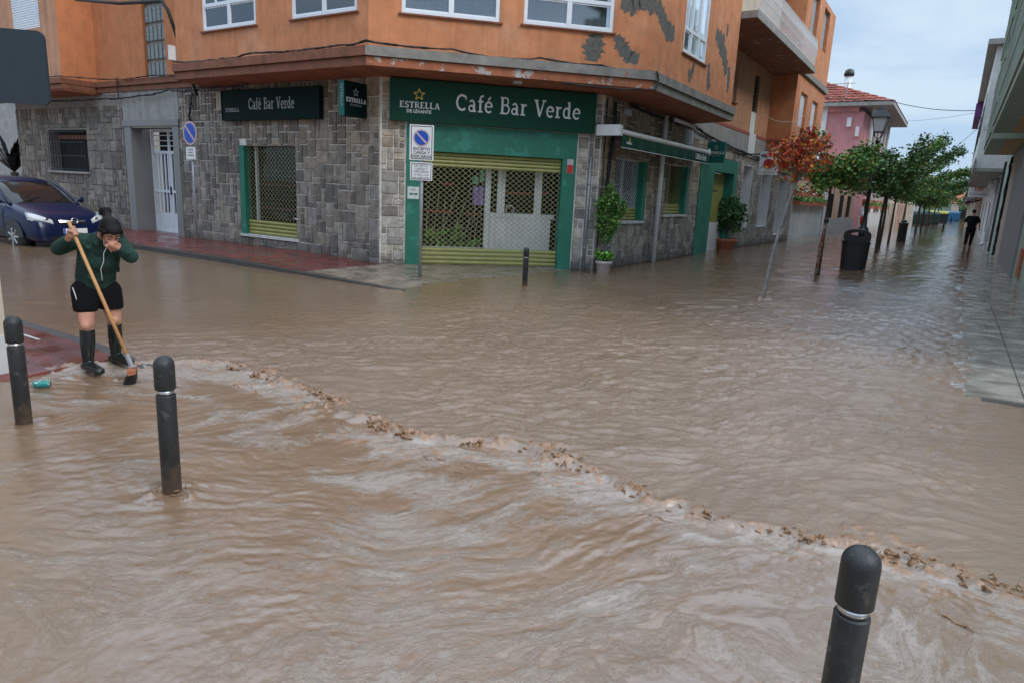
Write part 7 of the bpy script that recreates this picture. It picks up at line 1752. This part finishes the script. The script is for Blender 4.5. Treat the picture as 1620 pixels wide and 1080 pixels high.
def gsec(x, wb, wt, zb, zt): return [CP(x, a, b) for a, b in ((wb, zb), (wb * .97 + wt * .03, zb + (zt - zb) * .3), (wt + .02, zt - .06), (wt - .1, zt), (0, zt + .015), (-wt + .1, zt), (-wt - .02, zt - .06), (-(wb * .97 + wt * .03), zb + (zt - zb) * .3), (-wb, zb), (0, zb - .02))]
mb = MB(); loft(mb, [gsec(-.18, .74, .70, .98, 1.0), gsec(-.32, .75, .68, .98, 1.10), gsec(-.75, .77, .645, 1.0, 1.40), gsec(-1.05, .78, .63, 1.0, 1.52), gsec(-1.6, .79, .62, 1.0, 1.565), gsec(-2.5, .78, .61, 1.0, 1.54), gsec(-2.95, .74, .58, 1.0, 1.40), gsec(-3.12, .7, .6, .98, 1.05)]); glb = sub(mb.build("windows", M['carglass'], car))
def rsec(x, w, z): return [CP(x, a, b) for a, b in ((w + .012, z - .06), (w * .97, z - .005), (w * .7, z + .018), (0, z + .03), (-w * .7, z + .018), (-w * .97, z - .005), (-w - .012, z - .06), (-w * .8, z - .05), (0, z - .04), (w * .8, z - .05))]
mb = MB(); loft(mb, [rsec(-.95, .64, 1.49), rsec(-1.2, .635, 1.555), rsec(-1.7, .625, 1.58), rsec(-2.5, .615, 1.555), rsec(-3.0, .6, 1.42)]); sub(mb.build("roof", M['carpaint'], car))
mb = MB()
for s_ in (-1, 1):
    mb.tube([CP(-.18, .745 * s_, 1.0), CP(-.5, .73 * s_, 1.2), CP(-.8, .675 * s_, 1.40), CP(-1.05, .645 * s_, 1.52)], .034, 8)
    mb.tube([CP(-1.35, .80 * s_, 1.02), CP(-1.4, .655 * s_, 1.54)], .03, 8); mb.tube([CP(-2.4, .80 * s_, 1.02), CP(-2.4, .64 * s_, 1.53)], .03, 8)
mb.build("pillar", M['carpaint'], car, True)
for s_ in (-1, 1):
    mb = MB(); mb.tube([CP(-.4, .8 * s_, 1.05), CP(-.42, .93 * s_, 1.08)], .02, 6); mb.ball(CP(-.42, .96 * s_, 1.1), (.05, .09, .075)); mb.build("mirror", M['carpaint'], car, True)
    # headlight: a lens following the corner
    mb = MB(); g0 = []
    rows = [[(.77, .42, .62), (.77, .42, .66), (.73, .42, .71)], [(.74, .56, .61), (.745, .56, .69), (.68, .56, .775)], [(.685, .69, .635), (.69, .70, .73), (.60, .69, .83)], [(.58, .79, .70), (.56, .795, .77), (.48, .78, .86)]]
    P_ = [[CP(x + .022, (y + .012) * s_, z) for x, y, z in r_] for r_ in rows]
    for i in range(3):
        for j in range(2):
            q = [P_[i][j], P_[i + 1][j], P_[i + 1][j + 1], P_[i][j + 1]]; mb.quad(*(q if s_ > 0 else q[::-1]))
    for r_ in (0, 3):
        for j in range(2): a, b = P_[r_][j], P_[r_][j + 1]; mb.quad(a, b, b - ch_v * .1, a - ch_v * .1)
    for i in range(3):
        for j in (0, 2): a, b = P_[i][j], P_[i + 1][j]; mb.quad(a, b, b - ch_v * .1, a - ch_v * .1)
    hl = mb.build("headlight", M['lamp'], car, True)
    mb = MB(); mb.lathe(CP(.745, .55 * s_, .71), [(.055, 0), (.04, .012)], 16, ch_v); mb.build("bulb_ring", M['chrome'], hl, True)
    mb = MB(); mb.lathe(CP(.80, .56 * s_, .33), [(.05, 0), (.045, .02)], 14, ch_v); mb.build("fog_lamp", M['lamp'], car, True)
# grille, chrome bar, badge, bumper slots, plate
mb = MB()
for k in range(12):
    y0, y1 = -.34 + .68 * k / 12, -.34 + .68 * (k + 1) / 12; xx = lambda y: .815 - .09 * (y / .36) ** 2
    mb.quad(CP(xx(y0) + .02, y0, .655), CP(xx(y1) + .02, y1, .655), CP(xx(y1), y1, .70), CP(xx(y0), y0, .70)); mb.quad(CP(xx(y0) + .02, y0, .655), CP(xx(y1) + .02, y1, .655), CP(xx(y1) - .03, y1, .645), CP(xx(y0) - .03, y0, .645))
mb.build("chrome_bar", M['chrome'], car)
mb = MB(); mb.tube([CP(.85 + .0, .075 * math.cos(R(t)), .69 + .06 * math.sin(R(t))) for t in range(0, 361, 20)], .009, 6); mb.tube([CP(.85, -.12, .687), CP(.853, -.02, .70), CP(.853, .02, .68), CP(.85, .12, .693)], .009, 6); mb.build("badge", M['chrome'], car, True)
fcar = Fr(CC + ch_v * 0, cs_v, ch_v)
mb = MB(); mb.box(fcar, -.36, .36, .56, .63, .78, .80); mb.box(fcar, -.55, .55, .25, .36, .79, .845); mb.build("grille", M['black'], car)
mb = MB(); mb.box(fcar, -.26, .26, .41, .52, .845, .862); pl_ = mb.build("number_plate", M['letter'], car)
mb = MB(); mb.box(fcar, -.26, -.225, .411, .519, .8625, .865); mb.build("blue_band", M['blue'], pl_)
text(fcar.p(-.2, .425, .8625), cs_v, ch_v, "0117", .105, M['black'], "digits", pl_, .0015, 'LEFT', .001, sx=1.0)
mb = MB(); mb.tube([CP(-.12, -.6, 1.03), CP(-.35, -.1, 1.14), CP(-.4, .05, 1.16)], .01, 5); mb.tube([CP(-.12, .05, 1.04), CP(-.3, .45, 1.12)], .01, 5); mb.build("wiper", M['black'], car)
for x in (0, -2.55):
    for s_ in (-1, 1):
        whl = None; c_ = CP(x, .74 * s_, .31)
        mb = MB(); mb.lathe(c_ - cs_v * .1 * s_, [(.19, 0), (.3, .005), (.315, .03), (.315, .17), (.3, .2), (.21, .205)], 28, cs_v * s_); whl = mb.build("wheel", M['tyre'], car, True)
        mb = MB(); mb.lathe(c_ + cs_v * .07 * s_, [(.185, 0), (.185, .006)], 24, cs_v * s_); mb.build("brake_disc", M['plastic'], whl); mb = MB(); mb.lathe(c_ + cs_v * .06 * s_, [(.2, 0), (.21, .035), (.19, .042), (.17, .02)], 24, cs_v * s_)
        for k in range(7):
            a = 2 * math.pi * k / 7; d = ch_v * math.cos(a) + Z * math.sin(a); mb.tube([c_ + cs_v * .095 * s_ + d * .03, c_ + cs_v * .1 * s_ + d * .19], [.034, .03], 6)
        mb.lathe(c_ + cs_v * .07 * s_, [(.045, 0), (.045, .045), (.02, .05)], 12, cs_v * s_); mb.build("rim", M['galv'], whl)
        mb = MB(); pts = [CP(x + .365 * math.cos(R(t)), .845 * s_, .31 + .365 * math.sin(R(t))) for t in range(0, 181, 12)]
        mb.tube(pts, .012, 5); mb.poly([CP(x + .36 * math.cos(R(t)), .849 * s_, .31 + .36 * math.sin(R(t))) for t in range(0, 181, 12)][::s_] if True else []); mb.build("wheel_arch", M['black'], car)
for s_ in (-1, 1):
    mb = MB(); mb.box(Fr(CC, ch_v, cs_v * s_), -3.0, .0, .42, .46, .84, .862); mb.build("side_moulding", M['plastic'], car)
    for x in (-.35, -1.38, -2.4): mb = MB(); mb.box(Fr(CC, ch_v, cs_v * s_), x, x + .012, .36, 1.0, .842, .849); mb.build("door_gap", M['black'], car)
